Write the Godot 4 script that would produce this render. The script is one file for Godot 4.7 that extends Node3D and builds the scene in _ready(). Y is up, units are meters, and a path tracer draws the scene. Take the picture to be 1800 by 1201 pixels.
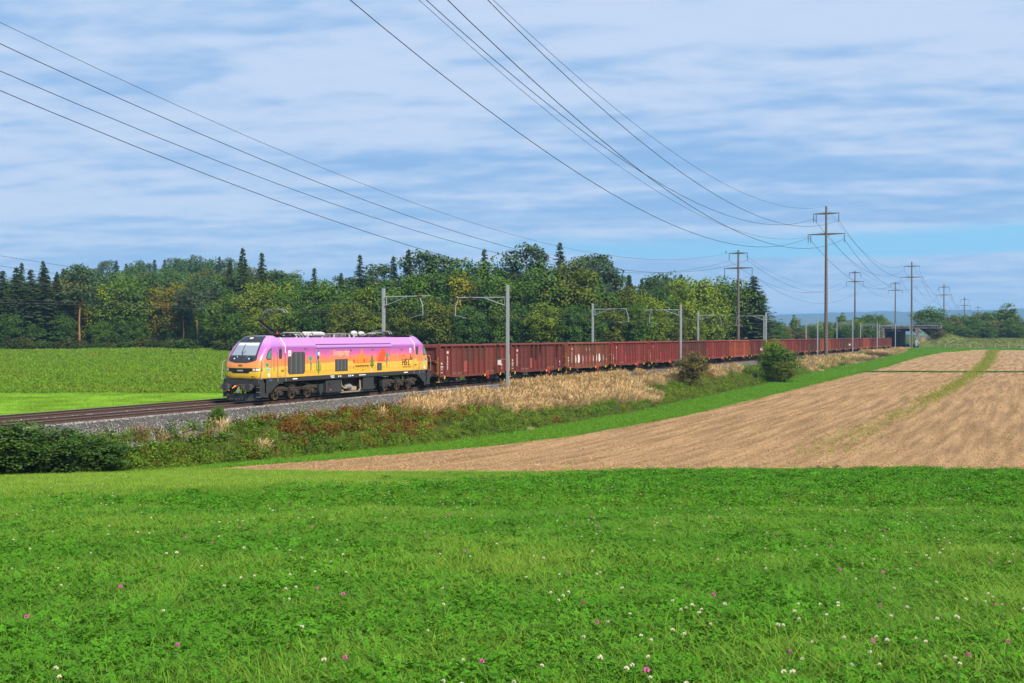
extends Node3D
# A freight train behind a sunset-painted locomotive on a low embankment, seen across a clover meadow.
# World axes: x across the railway (the camera stands at x = 0, the near track at x = -45.7), y up from the rail top, z along it (far end is -z).

const YAW := 0.42638
const EYE := 4.25
const NEAR_TRACK := -45.7
const FAR_TRACK := -49.5
var rng := RandomNumberGenerator.new()
var taken := {}
var M := {}
var noise_a := FastNoiseLite.new()
var noise_b := FastNoiseLite.new()

class MB:
	var v := PackedVector3Array()
	var n := PackedVector3Array()
	var u := PackedVector2Array()
	var c := PackedColorArray()
	var col := Color(1, 1, 1)
	var with_uv := false
	func tri(a: Vector3, b: Vector3, d: Vector3) -> void:
		var nn := (d - a).cross(b - a).normalized()
		v.append(a); v.append(b); v.append(d)
		n.append(nn); n.append(nn); n.append(nn)
		c.append(col); c.append(col); c.append(col)
		if with_uv:
			u.append(Vector2.ZERO); u.append(Vector2.ZERO); u.append(Vector2.ZERO)
	func tri_s(a: Vector3, b: Vector3, d: Vector3, na: Vector3, nb: Vector3, nd: Vector3) -> void:
		v.append(a); v.append(b); v.append(d)
		n.append(na); n.append(nb); n.append(nd)
		c.append(col); c.append(col); c.append(col)
		if with_uv:
			u.append(Vector2.ZERO); u.append(Vector2.ZERO); u.append(Vector2.ZERO)
	func tri_uv(a: Vector3, b: Vector3, d: Vector3, ua: Vector2, ub: Vector2, ud: Vector2) -> void:
		var nn := (d - a).cross(b - a).normalized()
		v.append(a); v.append(b); v.append(d)
		n.append(nn); n.append(nn); n.append(nn)
		c.append(col); c.append(col); c.append(col)
		u.append(ua); u.append(ub); u.append(ud)
	func quad(a: Vector3, b: Vector3, d: Vector3, e: Vector3) -> void:
		tri(a, b, d); tri(a, d, e)
	func tri_o(a: Vector3, b: Vector3, d: Vector3, ref: Vector3) -> void:
		if (d - a).cross(b - a).dot(a - ref) >= 0.0: tri(a, b, d)
		else: tri(a, d, b)
	func quad_o(a: Vector3, b: Vector3, d: Vector3, e: Vector3, ref: Vector3) -> void:
		tri_o(a, b, d, ref); tri_o(a, d, e, ref)
	# a box with chamfered edges
	func box(ctr: Vector3, size: Vector3, bevel := 0.0, basis := Basis.IDENTITY) -> void:
		var h := size * 0.5
		var b := minf(bevel, minf(h.x, minf(h.y, h.z)) * 0.9)
		var P := {}
		for sx in [-1, 1]:
			for sy in [-1, 1]:
				for sz in [-1, 1]:
					var k := Vector3i(sx, sy, sz)
					var s := Vector3(sx, sy, sz)
					P[k] = [ctr + basis * (s * Vector3(h.x, h.y - b, h.z - b)), ctr + basis * (s * Vector3(h.x - b, h.y, h.z - b)), ctr + basis * (s * Vector3(h.x - b, h.y - b, h.z))]
		for s in [-1, 1]:
			quad_o(P[Vector3i(s, -1, -1)][0], P[Vector3i(s, 1, -1)][0], P[Vector3i(s, 1, 1)][0], P[Vector3i(s, -1, 1)][0], ctr)
			quad_o(P[Vector3i(-1, s, -1)][1], P[Vector3i(1, s, -1)][1], P[Vector3i(1, s, 1)][1], P[Vector3i(-1, s, 1)][1], ctr)
			quad_o(P[Vector3i(-1, -1, s)][2], P[Vector3i(1, -1, s)][2], P[Vector3i(1, 1, s)][2], P[Vector3i(-1, 1, s)][2], ctr)
		if b <= 0.0: return
		for s in [-1, 1]:
			for q in [-1, 1]:
				quad_o(P[Vector3i(s, q, -1)][0], P[Vector3i(s, q, 1)][0], P[Vector3i(s, q, 1)][1], P[Vector3i(s, q, -1)][1], ctr)
				quad_o(P[Vector3i(s, -1, q)][0], P[Vector3i(s, 1, q)][0], P[Vector3i(s, 1, q)][2], P[Vector3i(s, -1, q)][2], ctr)
				quad_o(P[Vector3i(-1, s, q)][1], P[Vector3i(1, s, q)][1], P[Vector3i(1, s, q)][2], P[Vector3i(-1, s, q)][2], ctr)
				for w in [-1, 1]:
					var p: Array = P[Vector3i(s, q, w)]
					tri_o(p[0], p[1], p[2], ctr)
	func bar(a: Vector3, b: Vector3, w: float, h: float, bevel := 0.0) -> void:
		var z := (b - a).normalized()
		var x := Vector3.UP.cross(z)
		x = x.normalized() if x.length() > 0.01 else Vector3.RIGHT
		box((a + b) * 0.5, Vector3(w, h, (b - a).length()), bevel, Basis(x, z.cross(x), z))
	func cyl(a: Vector3, b: Vector3, r0: float, r1: float, seg := 10, caps := true) -> void:
		var z := (b - a).normalized()
		var x := z.cross(Vector3.UP)
		x = x.normalized() if x.length() > 0.01 else Vector3.RIGHT
		var y := z.cross(x)
		for i in seg:
			var d0 := x * cos(TAU * i / seg) + y * sin(TAU * i / seg)
			var d1 := x * cos(TAU * (i + 1) / seg) + y * sin(TAU * (i + 1) / seg)
			var p := [a + d0 * r0, a + d1 * r0, b + d1 * r1, b + d0 * r1]
			if (p[2] - p[0]).cross(p[1] - p[0]).dot(d0) >= 0.0:
				tri_s(p[0], p[1], p[2], d0, d1, d1); tri_s(p[0], p[2], p[3], d0, d1, d0)
			else:
				tri_s(p[0], p[2], p[1], d0, d1, d1); tri_s(p[0], p[3], p[2], d0, d0, d1)
			if caps:
				tri_o(a, a + d0 * r0, a + d1 * r0, b); tri_o(b, b + d0 * r1, b + d1 * r1, a)
	func tube(pts: Array, r: float, seg := 6) -> void:
		for i in pts.size() - 1:
			cyl(pts[i], pts[i + 1], r, r, seg, i == 0 or i == pts.size() - 2)
	# outline (2D) in the plane o + x*ax + y*ay, pushed along d
	func extrude(poly: PackedVector2Array, o: Vector3, ax: Vector3, ay: Vector3, d: Vector3) -> void:
		var idx := Geometry2D.triangulate_polygon(poly)
		var mid := Vector2.ZERO
		for p in poly: mid += p
		mid /= poly.size()
		for k in range(0, idx.size(), 3):
			var q := []
			for j in 3: q.append(o + ax * poly[idx[k + j]].x + ay * poly[idx[k + j]].y)
			tri_o(q[0], q[1], q[2], q[0] + d)
			tri_o(q[0] + d, q[1] + d, q[2] + d, q[0])
		var turn := 1.0 if not Geometry2D.is_polygon_clockwise(poly) else -1.0
		for k in poly.size():
			var p0 := poly[k]
			var p1 := poly[(k + 1) % poly.size()]
			var out := Vector2(p1.y - p0.y, p0.x - p1.x) * turn
			var a := o + ax * p0.x + ay * p0.y
			var b := o + ax * p1.x + ay * p1.y
			quad_o(a, b, b + d, a + d, a - (ax * out.x + ay * out.y) * 10.0)
	func lathe(prof: Array, o: Vector3, axis: Vector3, seg := 12) -> void:
		for k in prof.size() - 1:
			if absf(prof[k].y - prof[k + 1].y) < 0.0005:
				var z := axis
				var x := z.cross(Vector3.UP)
				x = x.normalized() if x.length() > 0.01 else Vector3.RIGHT
				var y := z.cross(x)
				var side := 1.0 if prof[k].x > prof[k + 1].x else -1.0
				for i in seg:
					var d0 := x * cos(TAU * i / seg) + y * sin(TAU * i / seg)
					var d1 := x * cos(TAU * (i + 1) / seg) + y * sin(TAU * (i + 1) / seg)
					var h: Vector3 = o + axis * prof[k].y
					quad_o(h + d0 * prof[k].x, h + d1 * prof[k].x, h + d1 * prof[k + 1].x, h + d0 * prof[k + 1].x, h - axis * side)
			else:
				cyl(o + axis * prof[k].y, o + axis * prof[k + 1].y, prof[k].x, prof[k + 1].x, seg, false)
	func leaf(p: Vector3, dir: Vector3, up: Vector3, length: float, width: float) -> void:
		var s := dir.cross(up).normalized() * width * 0.5
		var q := p + dir * length * 0.5
		var e := p + dir * length
		tri(p, q + s, e); tri(p, e, q - s)
	func mesh() -> ArrayMesh:
		var m := ArrayMesh.new()
		var a := []
		a.resize(Mesh.ARRAY_MAX)
		a[Mesh.ARRAY_VERTEX] = v
		a[Mesh.ARRAY_NORMAL] = n
		a[Mesh.ARRAY_COLOR] = c
		if with_uv: a[Mesh.ARRAY_TEX_UV] = u
		m.add_surface_from_arrays(Mesh.PRIMITIVE_TRIANGLES, a)
		return m

# ---- naming and tagging
func numbered(called: String) -> String:
	if not taken.has(called):
		taken[called] = 0
		return called
	taken[called] += 1
	return "%s_%03d" % [called, taken[called]]

func tag(o: Node, label: String, category: String, group := "") -> void:
	o.set_meta("label", label)
	o.set_meta("category", category)
	if group != "": o.set_meta("group", group)

func thing(called: String, label: String, category: String, at := Vector3.ZERO, turn := 0.0, group := "") -> Node3D:
	var o := Node3D.new()
	o.name = numbered(called)
	add_child(o)
	o.position = at
	o.rotation.y = turn
	tag(o, label, category, group)
	return o

func part(parent: Node, called: String, m: Mesh, mat: Material) -> MeshInstance3D:
	var o := MeshInstance3D.new()
	o.name = called if parent != self else numbered(called)
	o.mesh = m
	o.material_override = mat
	parent.add_child(o, true)
	return o

func stuff(called: String, m: Mesh, mat: Material, xf: Array, cols: Array, label: String, category: String, parent: Node = self) -> MultiMeshInstance3D:
	var mm := MultiMesh.new()
	mm.transform_format = MultiMesh.TRANSFORM_3D
	mm.use_colors = cols.size() > 0
	mm.mesh = m
	mm.instance_count = xf.size()
	var st := 16 if cols.size() > 0 else 12
	var buf := PackedFloat32Array()
	buf.resize(xf.size() * st)
	for i in xf.size():
		var t: Transform3D = xf[i]
		var k := i * st
		buf[k] = t.basis.x.x; buf[k + 1] = t.basis.y.x; buf[k + 2] = t.basis.z.x; buf[k + 3] = t.origin.x
		buf[k + 4] = t.basis.x.y; buf[k + 5] = t.basis.y.y; buf[k + 6] = t.basis.z.y; buf[k + 7] = t.origin.y
		buf[k + 8] = t.basis.x.z; buf[k + 9] = t.basis.y.z; buf[k + 10] = t.basis.z.z; buf[k + 11] = t.origin.z
		if st == 16:
			var q: Color = cols[i]
			buf[k + 12] = q.r; buf[k + 13] = q.g; buf[k + 14] = q.b; buf[k + 15] = 1.0
	mm.buffer = buf
	var o := MultiMeshInstance3D.new()
	o.multimesh = mm
	o.material_override = mat
	o.name = called if parent != self else numbered(called)
	parent.add_child(o, true)
	o.set_meta("kind", "stuff")
	if parent == self: tag(o, label, category)
	return o

# ---- materials; colours are given as linear reflectances
func lin(r: float, g: float, b: float) -> Color:
	return Color(r, g, b).linear_to_srgb()

func mat(r: float, g: float, b: float, rough := 0.7, metal := 0.0) -> StandardMaterial3D:
	var m := StandardMaterial3D.new()
	m.albedo_color = lin(r, g, b)
	m.roughness = rough
	m.metallic = metal
	return m

func noise_tex(size: int, freq: float, octaves: int, stops: Array, seed_ := 1, kind := FastNoiseLite.TYPE_SIMPLEX_SMOOTH) -> NoiseTexture2D:
	var f := FastNoiseLite.new()
	f.noise_type = kind
	f.seed = seed_
	f.frequency = freq
	f.fractal_octaves = octaves
	var t := NoiseTexture2D.new()
	t.width = size; t.height = size
	t.seamless = true
	t.noise = f
	if stops.size() > 0:
		var g := Gradient.new()
		var offs := PackedFloat32Array()
		var cc := PackedColorArray()
		for s in stops:
			offs.append(s[0]); cc.append(s[1])
		g.offsets = offs; g.colors = cc
		t.color_ramp = g
	return t

# a surface whose colour varies at two scales and that has fine relief, mapped in world space
func ground_mat(c0: Color, c1: Color, c2: Color, tile: float, coarse_tile: float, relief: float, seed_: int) -> StandardMaterial3D:
	var m := StandardMaterial3D.new()
	m.albedo_texture = noise_tex(1024, 0.02, 5, [[0.1, c0], [0.5, c1], [0.9, c2]], seed_)
	m.uv1_triplanar = true
	m.uv1_world_triplanar = true
	m.uv1_scale = Vector3.ONE / tile
	m.roughness = 0.95
	m.metallic_specular = 0.15
	m.detail_enabled = true
	m.detail_blend_mode = BaseMaterial3D.BLEND_MODE_MUL
	m.detail_uv_layer = BaseMaterial3D.DETAIL_UV_2
	m.uv2_triplanar = true
	m.uv2_world_triplanar = true
	m.uv2_scale = Vector3.ONE / coarse_tile
	m.detail_albedo = noise_tex(512, 0.012, 4, [[0.1, Color(0.72, 0.72, 0.72)], [0.9, Color(1, 1, 1)]], seed_ + 7)
	if relief > 0.0:
		m.heightmap_enabled = true
		m.heightmap_texture = noise_tex(1024, 0.04, 5, [], seed_ + 3)
		m.heightmap_scale = relief
	return m

# ---- the lie of the land
func depth_of(x: float, z: float) -> float:
	return -z * 0.9105 - x * 0.4136

func table(a: Array, t: float) -> float:
	if t <= a[0][0]: return a[0][1]
	for k in range(1, a.size()):
		if t <= a[k][0]:
			return lerpf(a[k - 1][1], a[k][1], (t - a[k - 1][0]) / (a[k][0] - a[k - 1][0]))
	return a[-1][1]

const NEAR_GROUND := [[-60.0, 6.0], [0.0, 3.0], [56.0, -2.48], [64.0, -2.85], [74.0, -3.02], [110.0, -3.0], [240.0, -1.75], [390.0, -0.35], [470.0, -0.1], [900.0, 0.0]]
const TOE := [[-60.0, -41.5], [30.0, -41.3], [36.0, -41.0], [45.0, -40.6], [52.0, -40.0], [60.0, -38.2], [70.0, -36.4], [77.0, -35.4], [100.0, -34.0], [150.0, -34.0], [220.0, -34.5], [300.0, -33.5], [400.0, -37.5], [440.0, -41.0]]
const FIELD_EDGE := [[-60.0, -39.3], [46.0, -39.3], [52.0, -37.8], [60.0, -35.2], [77.0, -30.8], [100.0, -28.9], [150.0, -28.3], [225.0, -27.0], [300.0, -27.5], [360.0, -26.0], [395.0, -20.0], [420.0, -16.0]]

func near_ground(x: float, z: float) -> float:
	var d := depth_of(x, z)
	return table(NEAR_GROUND, d) + noise_a.get_noise_2d(x, z) * 0.12 * clampf((d - 4.0) / 20.0, 0.0, 1.0)

func height(x: float, z: float) -> float:
	var t := -z
	if x > -43.1:
		var g := near_ground(x, z)
		var toe := table(TOE, t)
		if x > toe: return g
		var k := (x + 43.1) / (toe + 43.1)
		return lerpf(-0.78, minf(g, -1.0), smoothstep(-0.12, 1.05, k)) + noise_b.get_noise_2d(x * 2.0, z * 2.0) * 0.12 * sin(PI * k)
	if x > -52.8: return -1.1
	var d := depth_of(x, z)
	var far := -0.85 + 1.45 * smoothstep(100.0, 250.0, d) + 0.7 * exp(-((x + 185.0) ** 2 + (z + 196.0) ** 2) / 2400.0)
	# the wooded hill behind the forest edge
	far += 16.0 * smoothstep(300.0, 520.0, d) * exp(-((x + 330.0) / 170.0) ** 2)
	far += 3.0 * smoothstep(420.0, 700.0, d)
	return lerpf(-1.1, far, smoothstep(0.0, 2.5, -52.8 - x)) + noise_a.get_noise_2d(x, z) * 0.1

func sheet(called: String, fn: Callable, na: int, nb: int, m: Material, drop := 0.0) -> MeshInstance3D:
	var v := PackedVector3Array()
	var n := PackedVector3Array()
	var idx := PackedInt32Array()
	for i in na + 1:
		for j in nb + 1:
			var p: Vector2 = fn.call(float(i) / na, float(j) / nb)
			v.append(Vector3(p.x, height(p.x, p.y) - drop, p.y))
			n.append(Vector3.ZERO)
	for i in na:
		for j in nb:
			var a := i * (nb + 1) + j
			var q := [a, a + 1, a + nb + 2, a + nb + 1]
			if (v[q[2]] - v[q[0]]).cross(v[q[1]] - v[q[0]]).y < 0.0: q = [q[0], q[3], q[2], q[1]]
			for k in [0, 1, 2, 0, 2, 3]: idx.append(q[k])
	for k in range(0, idx.size(), 3):
		var nn := (v[idx[k + 2]] - v[idx[k]]).cross(v[idx[k + 1]] - v[idx[k]])
		for j in 3: n[idx[k + j]] += nn
	for k in n.size(): n[k] = n[k].normalized() if n[k].length() > 1e-9 else Vector3.UP
	var a := []
	a.resize(Mesh.ARRAY_MAX)
	a[Mesh.ARRAY_VERTEX] = v; a[Mesh.ARRAY_NORMAL] = n; a[Mesh.ARRAY_INDEX] = idx
	var me := ArrayMesh.new()
	me.add_surface_from_arrays(Mesh.PRIMITIVE_TRIANGLES, a)
	var o := part(self, called, me, m)
	o.set_meta("kind", "structure")
	return o

# ---- the sky: thin streaked cloud under blue, the same all round
func sky_color(dir: Vector3, fine: FastNoiseLite, broad: FastNoiseLite) -> Color:
	var e := maxf(dir.y, 0.0)
	var k := 1.0 / (e + 0.09)
	var across := dir.x * cos(YAW) - dir.z * sin(YAW)
	var along := -dir.x * sin(YAW) - dir.z * cos(YAW)
	var p := Vector2(across * k, along * k + across * k * 0.1)
	var b := broad.get_noise_2d(p.x * 6.0, p.y * 14.0)
	var f := fine.get_noise_2d(p.x * 26.0 + b * 10.0, p.y * 90.0 + b * 26.0)
	var g := fine.get_noise_2d(p.x * 95.0 + 300.0, p.y * 260.0 + f * 20.0)
	var h := fine.get_noise_2d(p.x * 260.0 + f * 30.0, p.y * 470.0 + 700.0)
	var cloud := clampf(0.57 + b * 0.52 + f * 0.5 + g * 0.42 + h * 0.36, 0.0, 1.0)
	var blue := Color(0.555, 0.725, 0.915).lerp(Color(0.64, 0.79, 0.94), pow(1.0 - e, 9.0))
	var white := Color(0.79, 0.862, 0.972).lerp(Color(0.80, 0.875, 0.965), pow(1.0 - e, 9.0))
	var c := blue.lerp(white, smoothstep(0.05, 0.95, cloud))
	# clear band above the far hills
	var az := atan2(across, along)
	var low := 0.064 + broad.get_noise_2d(az * 60.0, 40.0) * 0.008 + maxf(0.0, 0.12 - az) * 0.05
	var top := 0.087 + broad.get_noise_2d(az * 45.0, 90.0) * 0.01 + f * 0.006 - maxf(0.0, 0.1 - az) * 0.03
	var gap := smoothstep(low - 0.002, low + 0.003, e) * (1.0 - smoothstep(top - 0.006, top + 0.006, e))
	return c.lerp(Color(0.565, 0.83, 0.98), gap * 0.92 * smoothstep(-0.25, 0.2, az))

func make_sky() -> Image:
	var fine := FastNoiseLite.new()
	fine.noise_type = FastNoiseLite.TYPE_SIMPLEX_SMOOTH
	fine.seed = 11; fine.frequency = 0.012; fine.fractal_octaves = 5; fine.fractal_gain = 0.55
	var broad := FastNoiseLite.new()
	broad.noise_type = FastNoiseLite.TYPE_SIMPLEX_SMOOTH
	broad.seed = 5; broad.frequency = 0.02; broad.fractal_octaves = 4
	var im := Image.create(2048, 1024, false, Image.FORMAT_RGB8)
	im.fill(Color(0.42, 0.5, 0.4))
	for j in 520:
		var el := PI * (0.5 - (j + 0.5) / 1024.0)
		var step := 1 if j > 300 else 4
		for i in range(0, 2048, step):
			var az := TAU * (i + 0.5) / 2048.0
			var col := sky_color(Vector3(sin(az) * cos(el), sin(el), -cos(az) * cos(el)), fine, broad)
			if step == 1: im.set_pixel(i, j, col)
			else: im.fill_rect(Rect2i(i, j, step, 1), col)
	# the same clouds at twice the sharpness over the part of the sky behind the railway
	im.resize(4096, 2048, Image.INTERPOLATE_CUBIC)
	for j in range(760, 1026):
		var el := PI * (0.5 - (j + 0.5) / 2048.0)
		for i in 800:
			var c := int(-YAW / TAU * 4096.0) + i - 400
			var az := TAU * (c + 0.5) / 4096.0
			im.set_pixel(posmod(c, 4096), j, sky_color(Vector3(sin(az) * cos(el), sin(el), -cos(az) * cos(el)), fine, broad))
	return im

func _ready() -> void:
	rng.seed = 20240917
	noise_a.seed = 3; noise_a.frequency = 0.03; noise_a.fractal_octaves = 3
	noise_b.seed = 8; noise_b.frequency = 0.06; noise_b.fractal_octaves = 3
	# camera
	var cam := Camera3D.new()
	cam.name = "camera"
	add_child(cam)
	cam.position = Vector3(0, EYE, 0)
	cam.rotation = Vector3(deg_to_rad(-0.296), YAW, 0)
	cam.fov = 32.95
	cam.near = 0.2
	cam.far = 30000.0
	cam.current = true
	# sky and exposure
	var env := Environment.new()
	env.background_mode = Environment.BG_SKY
	var sm := PanoramaSkyMaterial.new()
	sm.panorama = ImageTexture.create_from_image(make_sky())
	var sk := Sky.new()
	sk.sky_material = sm
	env.sky = sk
	env.background_energy_multiplier = 0.2222
	env.tonemap_mode = Environment.TONE_MAPPER_LINEAR
	env.tonemap_exposure = 4.5
	env.sdfgi_enabled = true
	env.ssao_enabled = true
	env.ssil_enabled = true
	env.fog_enabled = true
	env.fog_density = 0.00016
	env.fog_light_color = Color(0.62, 0.82, 1.0)
	var we := WorldEnvironment.new()
	we.name = "world_environment"
	we.environment = env
	add_child(we)
	# the sun behind thin cloud, high behind the camera
	var sun := DirectionalLight3D.new()
	sun.name = "sun"
	add_child(sun)
	sun.light_energy = 0.5
	sun.light_color = Color(1.0, 0.955, 0.88)
	sun.light_angular_distance = 10.0
	sun.shadow_enabled = true
	sun.rotation = Vector3(deg_to_rad(-42.0), deg_to_rad(62.0), 0)
	build_materials()
	build_land()
	build_track()
	build_catenary()
	build_train()
	build_power_lines()
	build_bridge()
	build_trees()
	build_embankment()
	build_fields()
	build_meadow()

func build_materials() -> void:
	M.meadow = ground_mat(lin(0.04, 0.085, 0.012), lin(0.07, 0.15, 0.018), lin(0.11, 0.2, 0.028), 1.3, 9.0, 3.0, 21)
	M.verge = ground_mat(lin(0.04, 0.13, 0.012), lin(0.055, 0.19, 0.016), lin(0.075, 0.23, 0.022), 0.8, 7.0, 2.0, 22)
	M.bank = ground_mat(lin(0.05, 0.07, 0.016), lin(0.085, 0.115, 0.022), lin(0.15, 0.15, 0.045), 1.1, 8.0, 4.0, 23)
	M.soil = ground_mat(lin(0.36, 0.215, 0.10), lin(0.50, 0.315, 0.16), lin(0.58, 0.39, 0.215), 1.4, 11.0, 5.0, 24)
	M.crop = ground_mat(lin(0.04, 0.075, 0.01), lin(0.07, 0.12, 0.014), lin(0.11, 0.15, 0.02), 1.7, 23.0, 4.0, 25)
	M.lea = ground_mat(lin(0.08, 0.22, 0.02), lin(0.13, 0.34, 0.035), lin(0.17, 0.40, 0.05), 1.2, 14.0, 2.0, 26)
	M.far_ground = ground_mat(lin(0.04, 0.08, 0.015), lin(0.06, 0.12, 0.02), lin(0.10, 0.15, 0.03), 60.0, 700.0, 0.0, 27)
	M.hill_wood = ground_mat(lin(0.02, 0.045, 0.015), lin(0.03, 0.065, 0.02), lin(0.05, 0.085, 0.025), 90.0, 900.0, 0.0, 28)
	M.bank_grass = ground_mat(lin(0.12, 0.16, 0.035), lin(0.18, 0.22, 0.055), lin(0.25, 0.27, 0.09), 2.0, 16.0, 3.0, 30)
	M.post = mat(0.42, 0.42, 0.4, 0.8)
	M.ballast_bed = ground_mat(lin(0.08, 0.075, 0.07), lin(0.16, 0.15, 0.145), lin(0.27, 0.26, 0.25), 0.5, 6.0, 6.0, 29)

func build_land() -> void:
	# ground to the horizon, sunk below the detailed sheets that lie round the railway
	var v := PackedVector3Array()
	var n := PackedVector3Array()
	var idx := PackedInt32Array()
	var xs := [-9000.0, -5000.0, -2500.0, -1200.0, -700.0]
	for k in 34: xs.append(-460.0 + k * 20.0)
	xs += [330.0, 600.0, 1200.0, 2500.0, 5000.0, 9000.0]
	var zs := [600.0, 200.0]
	for k in 36: zs.append(100.0 - k * 20.0)
	zs += [-700.0, -900.0, -1300.0, -2000.0, -3200.0, -5200.0, -8000.0, -12000.0]
	for x in xs:
		for z in zs:
			var inside: bool = x > -420.0 and x < 190.0 and z < 60.0 and z > -560.0
			var y := 0.0
			if absf(x) < 700.0 and z > -900.0: y = height(x, z)
			v.append(Vector3(x, y - (1.5 if inside else 0.15), z)); n.append(Vector3.UP)
	var w := zs.size()
	for i in xs.size() - 1:
		for j in w - 1:
			var a := i * w + j
			for k in [a, a + 1, a + w + 1, a, a + w + 1, a + w]: idx.append(k)
	var arr := []
	arr.resize(Mesh.ARRAY_MAX)
	arr[Mesh.ARRAY_VERTEX] = v; arr[Mesh.ARRAY_NORMAL] = n; arr[Mesh.ARRAY_INDEX] = idx
	var me := ArrayMesh.new()
	me.add_surface_from_arrays(Mesh.PRIMITIVE_TRIANGLES, arr)
	part(self, "ground", me, M.far_ground).set_meta("kind", "structure")
	# detailed sheets
	sheet("meadow", func(a: float, b: float):
		var x := lerpf(-39.3, 62.0, a)
		return Vector2(x, lerpf(30.0, -meadow_end(x), b)), 90, 60, M.meadow)
	sheet("grass_verge", func(a: float, b: float):
		var t := -30.0 + 490.0 * a * a * 0.6 + 490.0 * a * 0.4
		return Vector2(lerpf(table(TOE, t), table(FIELD_EDGE, t), b), -t), 240, 8, M.verge)
	sheet("embankment", func(a: float, b: float):
		var t := -30.0 + 490.0 * a * a * 0.6 + 490.0 * a * 0.4
		return Vector2(lerpf(-43.1, table(TOE, t), b), -t), 260, 14, M.bank)
	sheet("hay_meadow", func(a: float, b: float):
		var t := -30.0 + 230.0 * a
		var x1 := -52.8
		var x0 := minf(-(101.0 - t * 0.9105) / 0.4136, -54.0)
		return Vector2(lerpf(x1, clampf(x0, -270.0, -54.0), b), -t), 90, 50, M.lea)
	sheet("crop_field", func(a: float, b: float):
		var t := -30.0 + 590.0 * a
		var x0 := minf(-(101.0 - t * 0.9105) / 0.4136, -54.0)
		return Vector2(lerpf(clampf(x0, -270.0, -54.0), -420.0, b), -t), 120, 70, M.crop)
	# distant wooded ridges
	ridge("hills", [[-3200.0, 80.0], [-1000.0, 150.0], [500.0, 165.0], [1500.0, 135.0], [2600.0, 160.0], [4200.0, 190.0], [6500.0, 120.0]], -6200.0, 1300.0, 31)
	ridge("hill_spur", [[1150.0, 0.0], [1420.0, 42.0], [1750.0, 100.0], [2300.0, 130.0], [3200.0, 60.0]], -2650.0, 450.0, 32)

const MEADOW_RIM := [[-41.0, 61.0], [-39.0, 59.8], [-35.0, 57.0], [-29.4, 54.9], [-20.6, 56.0], [-0.6, 60.3], [60.0, 68.0]]

func meadow_end(x: float) -> float:
	# how far along the railway the meadow reaches before the ploughed field starts
	return (table(MEADOW_RIM, x) + x * 0.4136 + noise_b.get_noise_2d(x * 3.0, 5.0) * 0.35) / 0.9105

func ridge(called: String, prof: Array, z0: float, deep: float, seed_: int) -> void:
	var v := PackedVector3Array()
	var idx := PackedInt32Array()
	var nx := 420
	var nz := 14
	var f := FastNoiseLite.new()
	f.seed = seed_; f.frequency = 0.004; f.fractal_octaves = 5
	for i in nx + 1:
		var x: float = lerpf(prof[0][0], prof[-1][0], float(i) / nx)
		for j in nz + 1:
			var b := float(j) / nz
			var y := table(prof, x) * sin(b * PI * 0.5) + f.get_noise_2d(x, b * deep) * 14.0 * b + f.get_noise_2d(x * 9.0, b * deep * 5.0) * 5.0 * b
			v.append(Vector3(x, y - 1.0, z0 - b * deep))
	for i in nx:
		for j in nz:
			var a := i * (nz + 1) + j
			for k in [a, a + 1, a + nz + 2, a, a + nz + 2, a + nz + 1]: idx.append(k)
	var arr := []
	arr.resize(Mesh.ARRAY_MAX)
	arr[Mesh.ARRAY_VERTEX] = v; arr[Mesh.ARRAY_INDEX] = idx
	var me := ArrayMesh.new()
	me.add_surface_from_arrays(Mesh.PRIMITIVE_TRIANGLES, arr)
	var o := part(self, called, me, M.hill_wood)
	o.set_meta("kind", "structure")

func rail_outline() -> PackedVector2Array:
	return PackedVector2Array([Vector2(-0.075, -0.172), Vector2(0.075, -0.172), Vector2(0.075, -0.16), Vector2(0.02, -0.142), Vector2(0.009, -0.12), Vector2(0.009, -0.05), Vector2(0.036, -0.035), Vector2(0.036, -0.008), Vector2(0.028, 0.0), Vector2(-0.028, 0.0), Vector2(-0.036, -0.008), Vector2(-0.036, -0.035), Vector2(-0.009, -0.05), Vector2(-0.009, -0.12), Vector2(-0.02, -0.142), Vector2(-0.075, -0.16)])

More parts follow.
